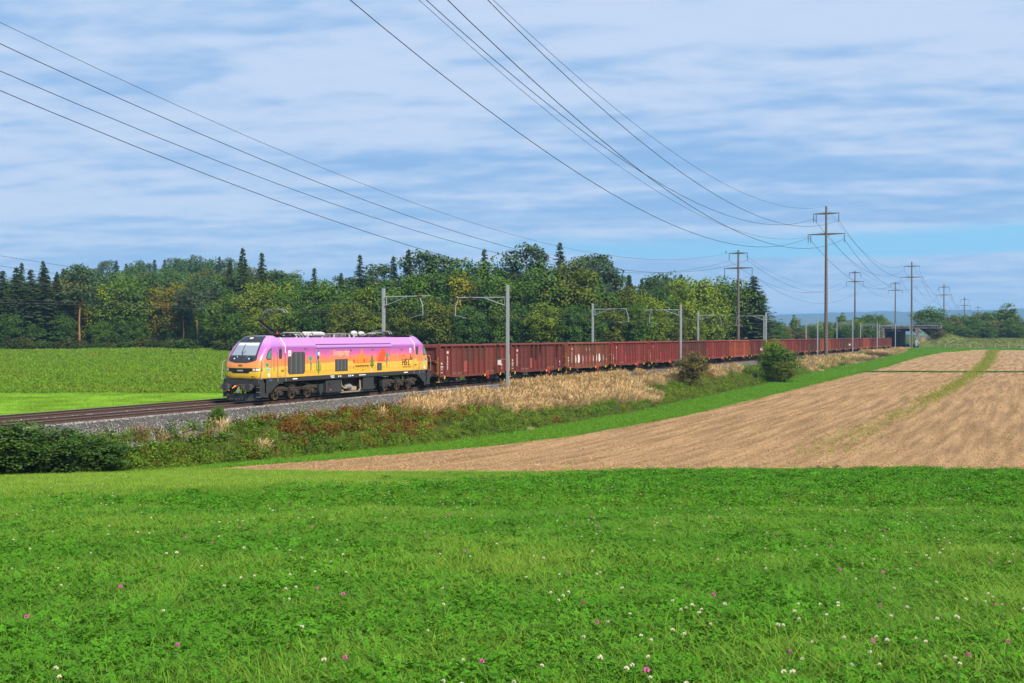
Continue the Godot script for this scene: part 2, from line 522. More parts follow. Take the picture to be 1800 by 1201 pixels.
func build_track() -> void:
	M.rail = mat(0.10, 0.055, 0.04, 0.75)
	M.rail.albedo_texture = noise_tex(512, 0.05, 4, [[0.1, Color(0.62, 0.55, 0.5)], [0.9, Color(1, 1, 1)]], 41)
	M.rail.uv1_triplanar = true; M.rail.uv1_world_triplanar = true; M.rail.uv1_scale = Vector3.ONE * 0.6
	M.rail_top = mat(0.5, 0.5, 0.51, 0.28, 0.9)
	M.sleeper = mat(0.22, 0.19, 0.165, 0.9)
	M.clip = mat(0.05, 0.035, 0.03, 0.8)
	M.stone = mat(1, 1, 1, 0.92)
	M.stone.vertex_color_use_as_albedo = true
	# ballast bed under both tracks
	var b := MB.new()
	b.extrude(PackedVector2Array([Vector2(-53.6, -1.5), Vector2(-51.4, -0.2), Vector2(-43.85, -0.2), Vector2(-42.0, -1.5)]), Vector3(0, 0, 12), Vector3.RIGHT, Vector3.UP, Vector3(0, 0, -500))
	var bed := part(self, "ballast_bed", b.mesh(), M.ballast_bed)
	bed.set_meta("kind", "structure")
	# loose stones on the bed
	var stones := []
	for k in 3:
		var s := MB.new()
		var r := RandomNumberGenerator.new()
		r.seed = 70 + k
		var pts := [Vector3(1, 0, 0), Vector3(-1, 0, 0), Vector3(0, 0.7, 0), Vector3(0, -0.7, 0), Vector3(0, 0, 1), Vector3(0, 0, -1)]
		for j in 6: pts[j] = pts[j] * r.randf_range(0.7, 1.15) + Vector3(r.randf_range(-0.3, 0.3), r.randf_range(-0.25, 0.25), r.randf_range(-0.3, 0.3))
		for x in [0, 1]:
			for y in [2, 3]:
				for z in [4, 5]: s.tri_o(pts[x], pts[y], pts[z], Vector3.ZERO)
		stones.append(s.mesh())
	for k in 3:
		var xf := []
		var cols := []
		for i in 30000:
			var t := 22.0 + 95.0 * pow(rng.randf(), 1.35)
			var x := 0.0
			var y := 0.0
			if rng.randf() < 0.62:
				var a := rng.randf()
				x = lerpf(-43.9, -42.05, a); y = lerpf(-0.2, -1.46, a)
			else:
				x = rng.randf_range(-51.3, -43.9); y = -0.2
				if absf(fposmod(t, 0.6) - 0.3) < 0.13 and absf(absf(x - NEAR_TRACK)) < 1.3: y = -0.21
			var sc := rng.randf_range(0.022, 0.046)
			xf.append(Transform3D(Basis.from_euler(Vector3(rng.randf() * TAU, rng.randf() * TAU, rng.randf() * TAU)).scaled(Vector3.ONE * sc), Vector3(x, y + 0.008, -t)))
			var g := 0.12 + 0.42 * pow(rng.randf(), 1.4)
			cols.append(Color(g * rng.randf_range(0.98, 1.12), g, g * rng.randf_range(0.9, 1.0)))
		stuff("ballast_stones", stones[k], M.stone, xf, cols, "", "", bed)
	# two tracks of rails on sleepers
	var sl := MB.new()
	sl.box(Vector3(0, -0.28, 0), Vector3(2.6, 0.2, 0.26), 0.02)
	var sleeper := sl.mesh()
	var cl := MB.new()
	for s in [-1, 1]:
		for q in [-1, 1]: cl.box(Vector3(s * 0.75 + q * 0.11, -0.165, 0), Vector3(0.09, 0.05, 0.14), 0.01)
	var clips := cl.mesh()
	for cx in [NEAR_TRACK, FAR_TRACK]:
		var tr := Node3D.new()
		tr.name = numbered("railway_track")
		add_child(tr)
		tr.position = Vector3(cx, 0, 0)
		tr.set_meta("kind", "structure")
		tr.set_meta("label", "rusty-sided steel rails of the track the train stands on" if cx == NEAR_TRACK else "empty second track of rails behind the train")
		for s in [-1, 1]:
			var r := MB.new()
			r.extrude(rail_outline(), Vector3(s * 0.755, 0, 10), Vector3.RIGHT, Vector3.UP, Vector3(0, 0, -496))
			var ro := part(tr, "rail", r.mesh(), M.rail)
			var h := MB.new()
			h.box(Vector3(s * 0.755, 0.002, -238), Vector3(0.056, 0.004, 496))
			part(ro, "running_surface", h.mesh(), M.rail_top)
		for k in 170:
			var o := part(tr, "sleeper", sleeper, M.sleeper)
			o.position.z = -24.0 - k * 0.6
			part(o, "rail_clips", clips, M.clip)
		var xf := []
		for k in range(170, 760): xf.append(Transform3D(Basis.IDENTITY, Vector3(0, 0, -24.0 - k * 0.6)))
		stuff("sleepers", sleeper, M.sleeper, xf, [], "", "", tr)

const NEAR_MASTS := [30.5, 93.3, 148.2, 201.0, 253.0, 305.0, 355.0, 403.0, 452.0]
const FAR_MASTS := [33.0, 88.0, 140.7, 192.0, 244.0, 293.0, 342.0, 391.0, 440.0]

func make_mast(at: Vector3, side: float, top: float, reach: float, near_: bool, label: String, plate: int) -> void:
	# side: +1 the arm points to +x
	var o := thing("catenary_mast", label, "mast", at, 0.0, "catenary masts along the railway")
	var b := MB.new()
	b.box(Vector3(0, -0.72, 0), Vector3(0.7, 0.6, 0.7), 0.05)
	part(o, "footing", b.mesh(), M.concrete)
	b = MB.new()
	# H section, flanges facing along the line
	b.box(Vector3(0, top * 0.5 - 0.25, 0.115), Vector3(0.22, top + 0.5, 0.022), 0.004)
	b.box(Vector3(0, top * 0.5 - 0.25, -0.115), Vector3(0.22, top + 0.5, 0.022), 0.004)
	b.box(Vector3(0, top * 0.5 - 0.25, 0), Vector3(0.018, top + 0.5, 0.208))
	part(o, "post", b.mesh(), M.galvanised)
	var y := 7.9
	b = MB.new()
	b.cyl(Vector3(side * 0.12, y, 0), Vector3(side * reach, y + 0.02, 0), 0.045, 0.045, 8)
	part(o, "arm", b.mesh(), M.galvanised)
	b = MB.new()
	b.cyl(Vector3(side * 0.3, y - 0.02, 0), Vector3(side * 0.3, y - 0.72, 0), 0.035, 0.035, 8)
	b.cyl(Vector3(side * 0.12, y - 0.72, 0), Vector3(side * 0.3, y - 0.72, 0), 0.035, 0.035, 8)
	b.cyl(Vector3(side * 0.3, y - 0.72, 0), Vector3(side * 2.3, y - 0.02, 0), 0.035, 0.035, 8)
	part(o, "brace", b.mesh(), M.galvanised)
	b = MB.new()
	for k in 7: b.cyl(Vector3(side * (3.4 + k * 0.07), y + 0.01, 0), Vector3(side * (3.44 + k * 0.07), y + 0.01, 0), 0.095, 0.075, 10)
	part(o, "insulator", b.mesh(), M.insulator)
	b = MB.new()
	var e := reach - 0.1 if near_ else reach - 1.0
	var f := e + 0.32
	b.tube([Vector3(side * e, y, 0), Vector3(side * f, y - 0.85, 0), Vector3(side * (f + 0.02), y - 1.65, 0)], 0.032, 7)
	part(o, "drop_tube", b.mesh(), M.galvanised)
	b = MB.new()
	b.tube([Vector3(side * f, y - 1.6, 0), Vector3(side * (f - 0.5), y - 1.68, 0), Vector3(side * (f - 1.15), y - 1.86, 0)], 0.022, 6)
	part(o, "registration_arm", b.mesh(), M.galvanised)
	if plate > 0:
		b = MB.new()
		b.cyl(Vector3(-0.12, 2.4, 0.1), Vector3(-0.75, 2.4, 0.1), 0.02, 0.02, 6)
		part(o, "sign_bracket", b.mesh(), M.galvanised)
		b = MB.new()
		if plate == 1: b.box(Vector3(-0.75, 2.1, 0.14), Vector3(0.34, 0.44, 0.02), 0.004)
		else: b.cyl(Vector3(-0.75, 2.15, 0.13), Vector3(-0.75, 2.15, 0.15), 0.24, 0.24, 16)
		part(o, "sign_plate", b.mesh(), M.white_plate)

func sagging(p: Vector3, q: Vector3, sag: float, n: int) -> Array:
	var out := []
	for k in n + 1:
		var a := float(k) / n
		out.append(p.lerp(q, a) - Vector3(0, sag * 4.0 * a * (1.0 - a), 0))
	return out

func build_catenary() -> void:
	M.galvanised = mat(0.36, 0.385, 0.41, 0.55, 0.35)
	M.concrete = mat(0.33, 0.31, 0.28, 0.9)
	M.insulator = mat(0.16, 0.06, 0.045, 0.35)
	M.white_plate = mat(0.75, 0.75, 0.73, 0.6)
	M.copper = mat(0.09, 0.085, 0.08, 0.6, 0.3)
	for k in NEAR_MASTS.size():
		var where: String = ["standing past the locomotive's nose", "with a square white plate, in the dry grass", "rising behind the round brown-green shrub", "with a round white plate, behind the leafy green shrub", "just before the tallest transmission pole", "with a round white plate, first mast past the tallest pole", "second mast past the tallest pole", "in front of the bridge opening", "at the mouth of the road bridge"][k]
		make_mast(Vector3(-42.8, -0.25, -NEAR_MASTS[k]), -1.0, 9.0 if k == 1 else 8.5, 5.0, k % 2 == 1, "field-side grey catenary mast " + where, 1 if k == 1 else (2 if k in [3, 5] else 0))
	for k in FAR_MASTS.size():
		var where: String = ["past the locomotive's nose", "behind the locomotive roof", "behind the third wagon", "between the broadleaf trees and train", "by the dark end spruce", "first past the end spruce", "second past the end spruce", "third past the end spruce", "beside the bridge abutment"][k]
		make_mast(Vector3(-52.4, -0.25, -FAR_MASTS[k]), 1.0, 8.65, 4.6, k % 2 == 0, "forest-side grey catenary mast " + where, 0)
	for side in 2:
		var masts: Array = NEAR_MASTS if side == 0 else FAR_MASTS
		var cx := NEAR_TRACK if side == 0 else FAR_TRACK
		var b := MB.new()
		var d := MB.new()
		var h := MB.new()
		for k in masts.size() - 1:
			var zig := 0.2 if k % 2 == 0 else -0.2
			var a := Vector3(cx + zig, 7.5, -masts[k])
			var e := Vector3(cx - zig, 7.5, -masts[k + 1])
			b.tube(sagging(a, e, 0.95, 14), 0.009, 5)
			d.tube([a - Vector3(0, 1.5, 0), e - Vector3(0, 1.5, 0)], 0.009, 5)
			for j in range(1, 7):
				var w := j / 7.0
				var p := a.lerp(e, w)
				h.cyl(p - Vector3(0, 0.95 * 4.0 * w * (1.0 - w), 0), p - Vector3(0, 1.5, 0), 0.005, 0.005, 4, false)
		var on := "the train's track" if side == 0 else "the empty second track"
		tag(part(self, "messenger_wire", b.mesh(), M.copper), "thin sagging catenary wire above " + on, "wire", "overhead railway wires")
		var cw := part(self, "contact_wire", d.mesh(), M.copper)
		tag(cw, "thin level contact wire above " + on, "wire", "overhead railway wires")
		part(cw, "droppers", h.mesh(), M.copper).set_meta("kind", "stuff")

# ---------------------------------------------------------------- locomotive
# local axes: +z its nose, +x the side that faces the field, y from the rail top
const LIVERY := [[1.5, Color(0.62, 0.37, 0.035)], [1.9, Color(0.76, 0.48, 0.04)], [2.2, Color(0.80, 0.54, 0.06)], [2.27, Color(0.86, 0.30, 0.07)], [2.6, Color(0.86, 0.26, 0.085)], [2.78, Color(0.84, 0.24, 0.20)], [2.98, Color(0.78, 0.15, 0.40)], [3.25, Color(0.52, 0.12, 0.46)], [3.55, Color(0.44, 0.15, 0.50)], [3.8, Color(0.52, 0.25, 0.68)], [4.4, Color(0.54, 0.28, 0.70)]]

func livery(y: float) -> Color:
	if y <= LIVERY[0][0]: return LIVERY[0][1]
	for k in range(1, LIVERY.size()):
		if y <= LIVERY[k][0]:
			return LIVERY[k - 1][1].lerp(LIVERY[k][1], (y - LIVERY[k - 1][0]) / (LIVERY[k][0] - LIVERY[k - 1][0]))
	return LIVERY[-1][1]

const NOSE := [[1.2, 11.05], [1.6, 11.2], [2.3, 11.22], [2.7, 11.1], [3.0, 10.93], [3.5, 10.52], [4.0, 10.08], [4.16, 9.88], [4.24, 9.6]]
const HALF := [[1.2, 1.45], [3.45, 1.45], [3.56, 1.42], [4.0, 1.12], [4.16, 0.98], [4.24, 0.8]]
const BACK := [[0.0, 0.0], [0.5, 0.012], [0.85, 0.045], [1.08, 0.1], [1.24, 0.19], [1.36, 0.33], [1.43, 0.5], [1.45, 0.7]]

func cab_point(x: float, y: float, off := 0.0) -> Vector3:
	var w := table(HALF, y)
	var z := table(NOSE, y) - table(BACK, absf(x) * 1.45 / w)
	var p := Vector3(x, y, z)
	if off == 0.0: return p
	var px := cab_point(x + 0.02, y)
	var py := cab_point(x, y + 0.02)
	return p + (px - p).cross(py - p).normalized() * off

# a panel that follows the nose between two edges given as [y, x] tables
func nose_patch(left: Array, right: Array, y0: float, y1: float, nx: int, ny: int, off: float, m: MB) -> void:
	for j in ny:
		for i in nx:
			var q := []
			for c in [[0, 0], [1, 0], [1, 1], [0, 1]]:
				var y := lerpf(y0, y1, float(j + c[1]) / ny)
				q.append(cab_point(lerpf(table(left, y), table(right, y), float(i + c[0]) / nx), y, off))
			m.quad_o(q[0], q[1], q[2], q[3], Vector3(0, 2.5, 6))

func fill_poly(im: Image, pts: Array, c: Color) -> void:
	# pts are (z, y) metres on the side panel
	var lo := 1e9
	var hi := -1e9
	var q := []
	for p in pts:
		var w := Vector2((8.9 - p.x) * 90.0, (3.58 - p.y) * 90.0)
		q.append(w); lo = minf(lo, w.y); hi = maxf(hi, w.y)
	for y in range(maxi(0, int(lo)), mini(im.get_height() - 1, int(hi)) + 1):
		var xs := []
		for k in q.size():
			var a: Vector2 = q[k]
			var b: Vector2 = q[(k + 1) % q.size()]
			if (a.y > y + 0.5) != (b.y > y + 0.5): xs.append(a.x + (y + 0.5 - a.y) / (b.y - a.y) * (b.x - a.x))
		xs.sort()
		for k in range(0, xs.size() - 1, 2):
			im.fill_rect(Rect2i(int(xs[k]), y, maxi(1, int(xs[k + 1] - xs[k] + 0.5)), 1), c)

func blob(z: float, y: float, rz: float, ry: float, n := 14) -> Array:
	var out := []
	for k in n: out.append(Vector2(z + cos(TAU * k / n) * rz, y + sin(TAU * k / n) * ry))
	return out

func rot_rect(z: float, y: float, w: float, h: float, a: float) -> Array:
	var out := []
	for c in [[-1, -1], [1, -1], [1, 1], [-1, 1]]: out.append(Vector2(z, y) + Vector2(c[0] * w, c[1] * h).rotated(a) * 0.5)
	return out

func dune(z: float) -> float:
	return 2.36 + 0.07 * sin(z * 0.5 + 0.6) + 0.03 * sin(z * 1.3)

func side_print() -> Image:
	var im := Image.create(1602, 183, false, Image.FORMAT_RGB8)
	var sand := [Color(0.96, 0.77, 0.27), Color(0.93, 0.70, 0.20), Color(0.97, 0.80, 0.34)]
	for j in 183:
		var y := 3.58 - (j + 0.5) / 90.0
		for i in 1602:
			var z := 8.9 - i / 90.0
			var c: Color
			var d := dune(z)
			if y > d:
				c = livery(maxf(y, 2.3)).linear_to_srgb()
				var r := Vector2((z + 3.8) / 1.15, (y - 2.45) / 1.25).length()
				if r < 1.0: c = c.lerp(Color(0.95, 0.30, 0.32), 0.75 * (1.0 - r))
			else:
				c = sand[0]
				if y < 2.02 + 0.13 * sin(z * 0.62 + 2.0): c = sand[1]
				if y < 1.8 + 0.1 * sin(z * 0.9): c = sand[0].lerp(sand[1], 0.4)
				if y > d - 0.04: c = sand[2]
			im.set_pixel(i, j, c)
	var ink := Color(0.10, 0.08, 0.09)
	# setting sun
	var sun := []
	for k in 21: sun.append(Vector2(-3.8 + cos(PI * k / 20.0) * 0.72, 2.3 + sin(PI * k / 20.0) * 0.9))
	fill_poly(im, sun, Color(0.95, 0.36, 0.16))
	# three stepped pyramids with a caravan below
	for p in [[-0.86, 2.22, 3.31, 0.62], [-0.22, 2.24, 2.93, 0.42], [-1.62, 2.26, 2.82, 0.3]]:
		fill_poly(im, [Vector2(p[0] - p[3], p[1]), Vector2(p[0] + p[3], p[1]), Vector2(p[0], p[2])], Color(0.97, 0.60, 0.16))
		for k in 7:
			var a := (k + 0.5) / 8.0
			var y: float = lerpf(p[1], p[2], a)
			fill_poly(im, rot_rect(p[0], y, p[3] * 1.5 * (1.0 - a), 0.03, 0.0), Color(0.89, 0.40, 0.13))
	for p in [[0.2, 2.42], [-1.2, 2.45]]: fill_poly(im, blob(p[0], p[1], 0.12, 0.15, 9), Color(0.86, 0.22, 0.17))
	for k in 6:
		var z := -0.15 - k * 0.31
		fill_poly(im, [Vector2(z + 0.12, 2.06), Vector2(z + 0.05, 2.13), Vector2(z, 2.08), Vector2(z - 0.06, 2.13), Vector2(z - 0.11, 2.05), Vector2(z - 0.09, 1.93), Vector2(z - 0.06, 2.02), Vector2(z + 0.05, 2.02), Vector2(z + 0.08, 1.93)], ink)
		fill_poly(im, rot_rect(z + 0.14, 2.1, 0.04, 0.12, 0.3), ink)
	fill_poly(im, rot_rect(0.22, 2.0, 0.05, 0.18, 0.2), ink)
	# cacti
	for p in [[4.64, 1.62, 2.62, 0.13], [-2.26, 1.78, 2.84, 0.11]]:
		var g := Color(0.33, 0.55, 0.13) if p[0] > 0.0 else Color(0.16, 0.40, 0.16)
		fill_poly(im, blob(p[0], (p[1] + p[2]) * 0.5, p[3], (p[2] - p[1]) * 0.52), g)
		for s in [-1.0, 1.0]:
			fill_poly(im, blob(p[0] + s * 0.26, p[1] + 0.5, 0.05, 0.26), g)
			fill_poly(im, rot_rect(p[0] + s * 0.15, p[1] + 0.3, 0.26, 0.08, 0.0), g)
	# bird perched on the first cactus
	fill_poly(im, blob(4.78, 2.95, 0.13, 0.36), Color(0.36, 0.62, 0.90))
	fill_poly(im, [Vector2(4.72, 2.75), Vector2(4.84, 2.75), Vector2(4.95, 2.3), Vector2(4.86, 2.3)], Color(0.24, 0.45, 0.80))
	fill_poly(im, blob(4.6, 3.02, 0.12, 0.14), Color(0.95, 0.92, 0.90))
	fill_poly(im, blob(4.47, 2.96, 0.07, 0.08), Color(0.93, 0.62, 0.70))
	fill_poly(im, blob(4.66, 3.2, 0.06, 0.05), ink)
	fill_poly(im, blob(4.7, 2.78, 0.1, 0.15), Color(0.30, 0.22, 0.20))
	# palms
	for p in [[5.6, 2.72, 1.85, 0.2], [5.5, 2.36, 1.95, 0.11], [-4.42, 2.82, 1.8, 0.2], [-4.3, 2.3, 1.95, 0.14]]:
		fill_poly(im, rot_rect(p[0], (p[1] + p[2]) * 0.5, 0.05, p[1] - p[2], 0.0), Color(0.42, 0.33, 0.16))
		for k in 5: fill_poly(im, blob(p[0] + cos(k * 1.26) * p[3] * 0.5, p[1] + sin(k * 1.26) * p[3] * 0.45, p[3] * 0.6, p[3] * 0.34, 8), Color(0.10, 0.66, 0.56))
	for s in [-1.0, 1.0]: fill_poly(im, rot_rect(-4.42 + s * 0.28, 2.55, 0.05, 0.2, 0.1 * s), Color(0.93, 0.90, 0.86))
	# birds on the wing
	for p in [[0.58, 3.2], [-2.36, 3.22], [-6.6, 3.16], [6.2, 3.36]]:
		fill_poly(im, [p_at(p, 0.2, 0.12), p_at(p, 0.04, -0.06), p_at(p, -0.04, -0.06), p_at(p, -0.2, 0.14), p_at(p, -0.06, 0.02), p_at(p, 0.05, 0.02)], Color(0.16, 0.12, 0.18))
	# rock arch, and the ring of the owner's mark
	fill_poly(im, [Vector2(-7.75, 2.36), Vector2(-8.35, 2.36), Vector2(-8.2, 2.52), Vector2(-8.05, 2.62), Vector2(-8.0, 2.82), Vector2(-7.9, 2.8), Vector2(-7.88, 2.5)], Color(0.55, 0.26, 0.18))
	for k in 26:
		var a := PI * 0.15 + PI * 1.05 * k / 25.0
		fill_poly(im, blob(-6.85 + cos(a) * 0.33, 2.3 + sin(a) * 0.46, 0.05 + 0.03 * sin(PI * k / 25.0), 0.06, 7), Color(0.93, 0.42, 0.14))
	# lower small plants and rock
	fill_poly(im, blob(-1.0, 1.75, 0.06, 0.09, 7), Color(0.30, 0.45, 0.15))
	fill_poly(im, blob(-2.2, 1.75, 0.08, 0.16, 8), Color(0.85, 0.82, 0.76))
	return im

func p_at(p: Array, dz: float, dy: float) -> Vector2:
	return Vector2(p[0] + dz, p[1] + dy)

func words(parent: Node, called: String, text: String, size: float, at: Vector3, turn: float, m: Material, slant := 0.0, bold := 400, serif := false, stretch := 1.0) -> void:
	var tm := TextMesh.new()
	var sf := SystemFont.new()
	sf.font_names = PackedStringArray(["Droid Serif" if serif else "Droid Sans"])
	sf.font_weight = bold
	tm.font = sf
	tm.text = text
	tm.font_size = 32
	tm.pixel_size = size / 24.0
	tm.depth = 0.004
	tm.curve_step = 2.0
	var o := part(parent, called, tm, m)
	var b := Basis.from_euler(Vector3(0, turn, 0))
	o.transform = Transform3D(b * Basis(Vector3(stretch, 0, 0), Vector3(slant, 1, 0), Vector3(0, 0, 1)), at)

func wheel_mesh(r: float, w: float) -> ArrayMesh:
	var b := MB.new()
	b.lathe([Vector2(0.0, -w * 0.5), Vector2(r + 0.03, -w * 0.5), Vector2(r + 0.03, -w * 0.5 + 0.03), Vector2(r, -w * 0.5 + 0.05), Vector2(r - 0.01, w * 0.5 - 0.01), Vector2(r - 0.08, w * 0.5), Vector2(r - 0.1, w * 0.5 - 0.04), Vector2(r * 0.4, w * 0.5 - 0.05), Vector2(r * 0.3, w * 0.5 + 0.02), Vector2(0.0, w * 0.5 + 0.02)], Vector3.ZERO, Vector3.RIGHT, 28)
	return b.mesh()

func ring_mesh(r0: float, r1: float, x: float) -> ArrayMesh:
	var b := MB.new()
	b.lathe([Vector2(r0, x - 0.004), Vector2(r0, x), Vector2(r1, x), Vector2(r1, x - 0.004)], Vector3.ZERO, Vector3.RIGHT, 28)
	return b.mesh()

func coil(at: Vector3, r: float, h: float, turns: int) -> MB:
	var b := MB.new()
	var pts := []
	for k in turns * 8 + 1:
		var a := TAU * k / 8.0
		pts.append(at + Vector3(cos(a) * r, h * k / (turns * 8.0), sin(a) * r))
	b.tube(pts, 0.022, 5)
	b.cyl(at, at + Vector3(0, h, 0), r * 0.55, r * 0.55, 8)
	return b

func loco_bogie(lo: Node3D, z0: float) -> void:
	var bg := Node3D.new()
	bg.name = "bogie"
	lo.add_child(bg, true)
	bg.position.z = z0
	for dz in [-1.82, 0.0, 1.82]:
		for s in [-1, 1]:
			var wh := part(bg, "wheel", M.loco_wheel, M.iron)
			wh.position = Vector3(s * 0.755, 0.56, dz)
			if s < 0: wh.rotation.y = PI
			part(wh, "painted_band", M.wheel_band, M.tan_paint)
		var sp := MB.new()
		sp.cyl(Vector3(-0.7, 0.56, dz), Vector3(0.7, 0.56, dz), 0.09, 0.09, 10)
		part(bg, "axle", sp.mesh(), M.underframe)
	for s in [-1, 1]:
		var b := MB.new()
		var x: float = s * 1.08
		b.extrude(PackedVector2Array([Vector2(-2.6, 0.72), Vector2(-2.5, 0.95), Vector2(-1.3, 0.98), Vector2(-1.0, 0.86), Vector2(1.0, 0.86), Vector2(1.3, 0.98), Vector2(2.5, 0.95), Vector2(2.6, 0.72), Vector2(1.1, 0.66), Vector2(-1.1, 0.66)]), Vector3(x - 0.07, 0, 0), Vector3(0, 0, 1), Vector3.UP, Vector3(0.14, 0, 0))
		b.box(Vector3(x + s * 0.06, 0.80, 0), Vector3(0.1, 0.08, 4.6), 0.02)
		b.box(Vector3(x, 1.12, 0.6), Vector3(0.18, 0.14, 1.1), 0.03)
		b.box(Vector3(x, 1.12, -0.9), Vector3(0.18, 0.12, 0.5), 0.03)
		part(bg, "bogie_frame", b.mesh(), M.dusty_iron)
		for dz in [-1.82, 0.0, 1.82]:
			b = MB.new()
			b.box(Vector3(x, 0.56, dz), Vector3(0.22, 0.36, 0.42), 0.06)
			b.cyl(Vector3(x + s * 0.1, 0.56, dz), Vector3(x + s * 0.19, 0.56, dz), 0.17, 0.14, 14)
			b.box(Vector3(x, 0.5, dz - 0.34), Vector3(0.12, 0.12, 0.4), 0.02)
			part(bg, "axle_box", b.mesh(), M.dusty_iron)
			for q in [-0.33, 0.33]: part(bg, "spring", coil(Vector3(x + s * 0.02, 0.42, dz + q), 0.1, 0.36, 5).mesh(), M.iron)
			b = MB.new()
			b.cyl(Vector3(x + s * 0.12, 0.62, dz + 0.55), Vector3(x + s * 0.12, 0.98, dz + 0.2), 0.05, 0.04, 8)
			b.cyl(Vector3(x + s * 0.13, 0.44, dz + 0.62), Vector3(x + s * 0.1, 0.72, dz + 0.75), 0.035, 0.035, 7)
			b.box(Vector3(x + s * 0.05, 0.36, dz + 0.66), Vector3(0.16, 0.3, 0.1), 0.02)
			part(bg, "brake_gear", b.mesh(), M.dusty_iron)
		b = MB.new()
		b.tube([Vector3(x + s * 0.15, 1.05, 1.4), Vector3(x + s * 0.17, 1.0, 0.95), Vector3(x + s * 0.17, 0.7, 0.8), Vector3(x + s * 0.15, 0.5, 0.9)], 0.025, 6)
		b.tube([Vector3(x + s * 0.15, 1.1, -0.3), Vector3(x + s * 0.17, 0.85, -0.5), Vector3(x + s * 0.17, 0.7, -0.9)], 0.022, 6)
		part(bg, "hose", b.mesh(), M.rubber)
		b = MB.new()
		b.extrude(PackedVector2Array([Vector2(0, 0.28), Vector2(0.12, 0.2), Vector2(0.3, 0.5), Vector2(0.32, 0.95), Vector2(-0.2, 0.95), Vector2(-0.2, 0.55)]), Vector3(x, 0, (-2.75 if z0 > 0 else 2.75) - 0.05), Vector3(0, 0, 1), Vector3.UP, Vector3(s * 0.25, 0, 0))
		part(bg, "sand_box", b.mesh(), M.loco_grey)

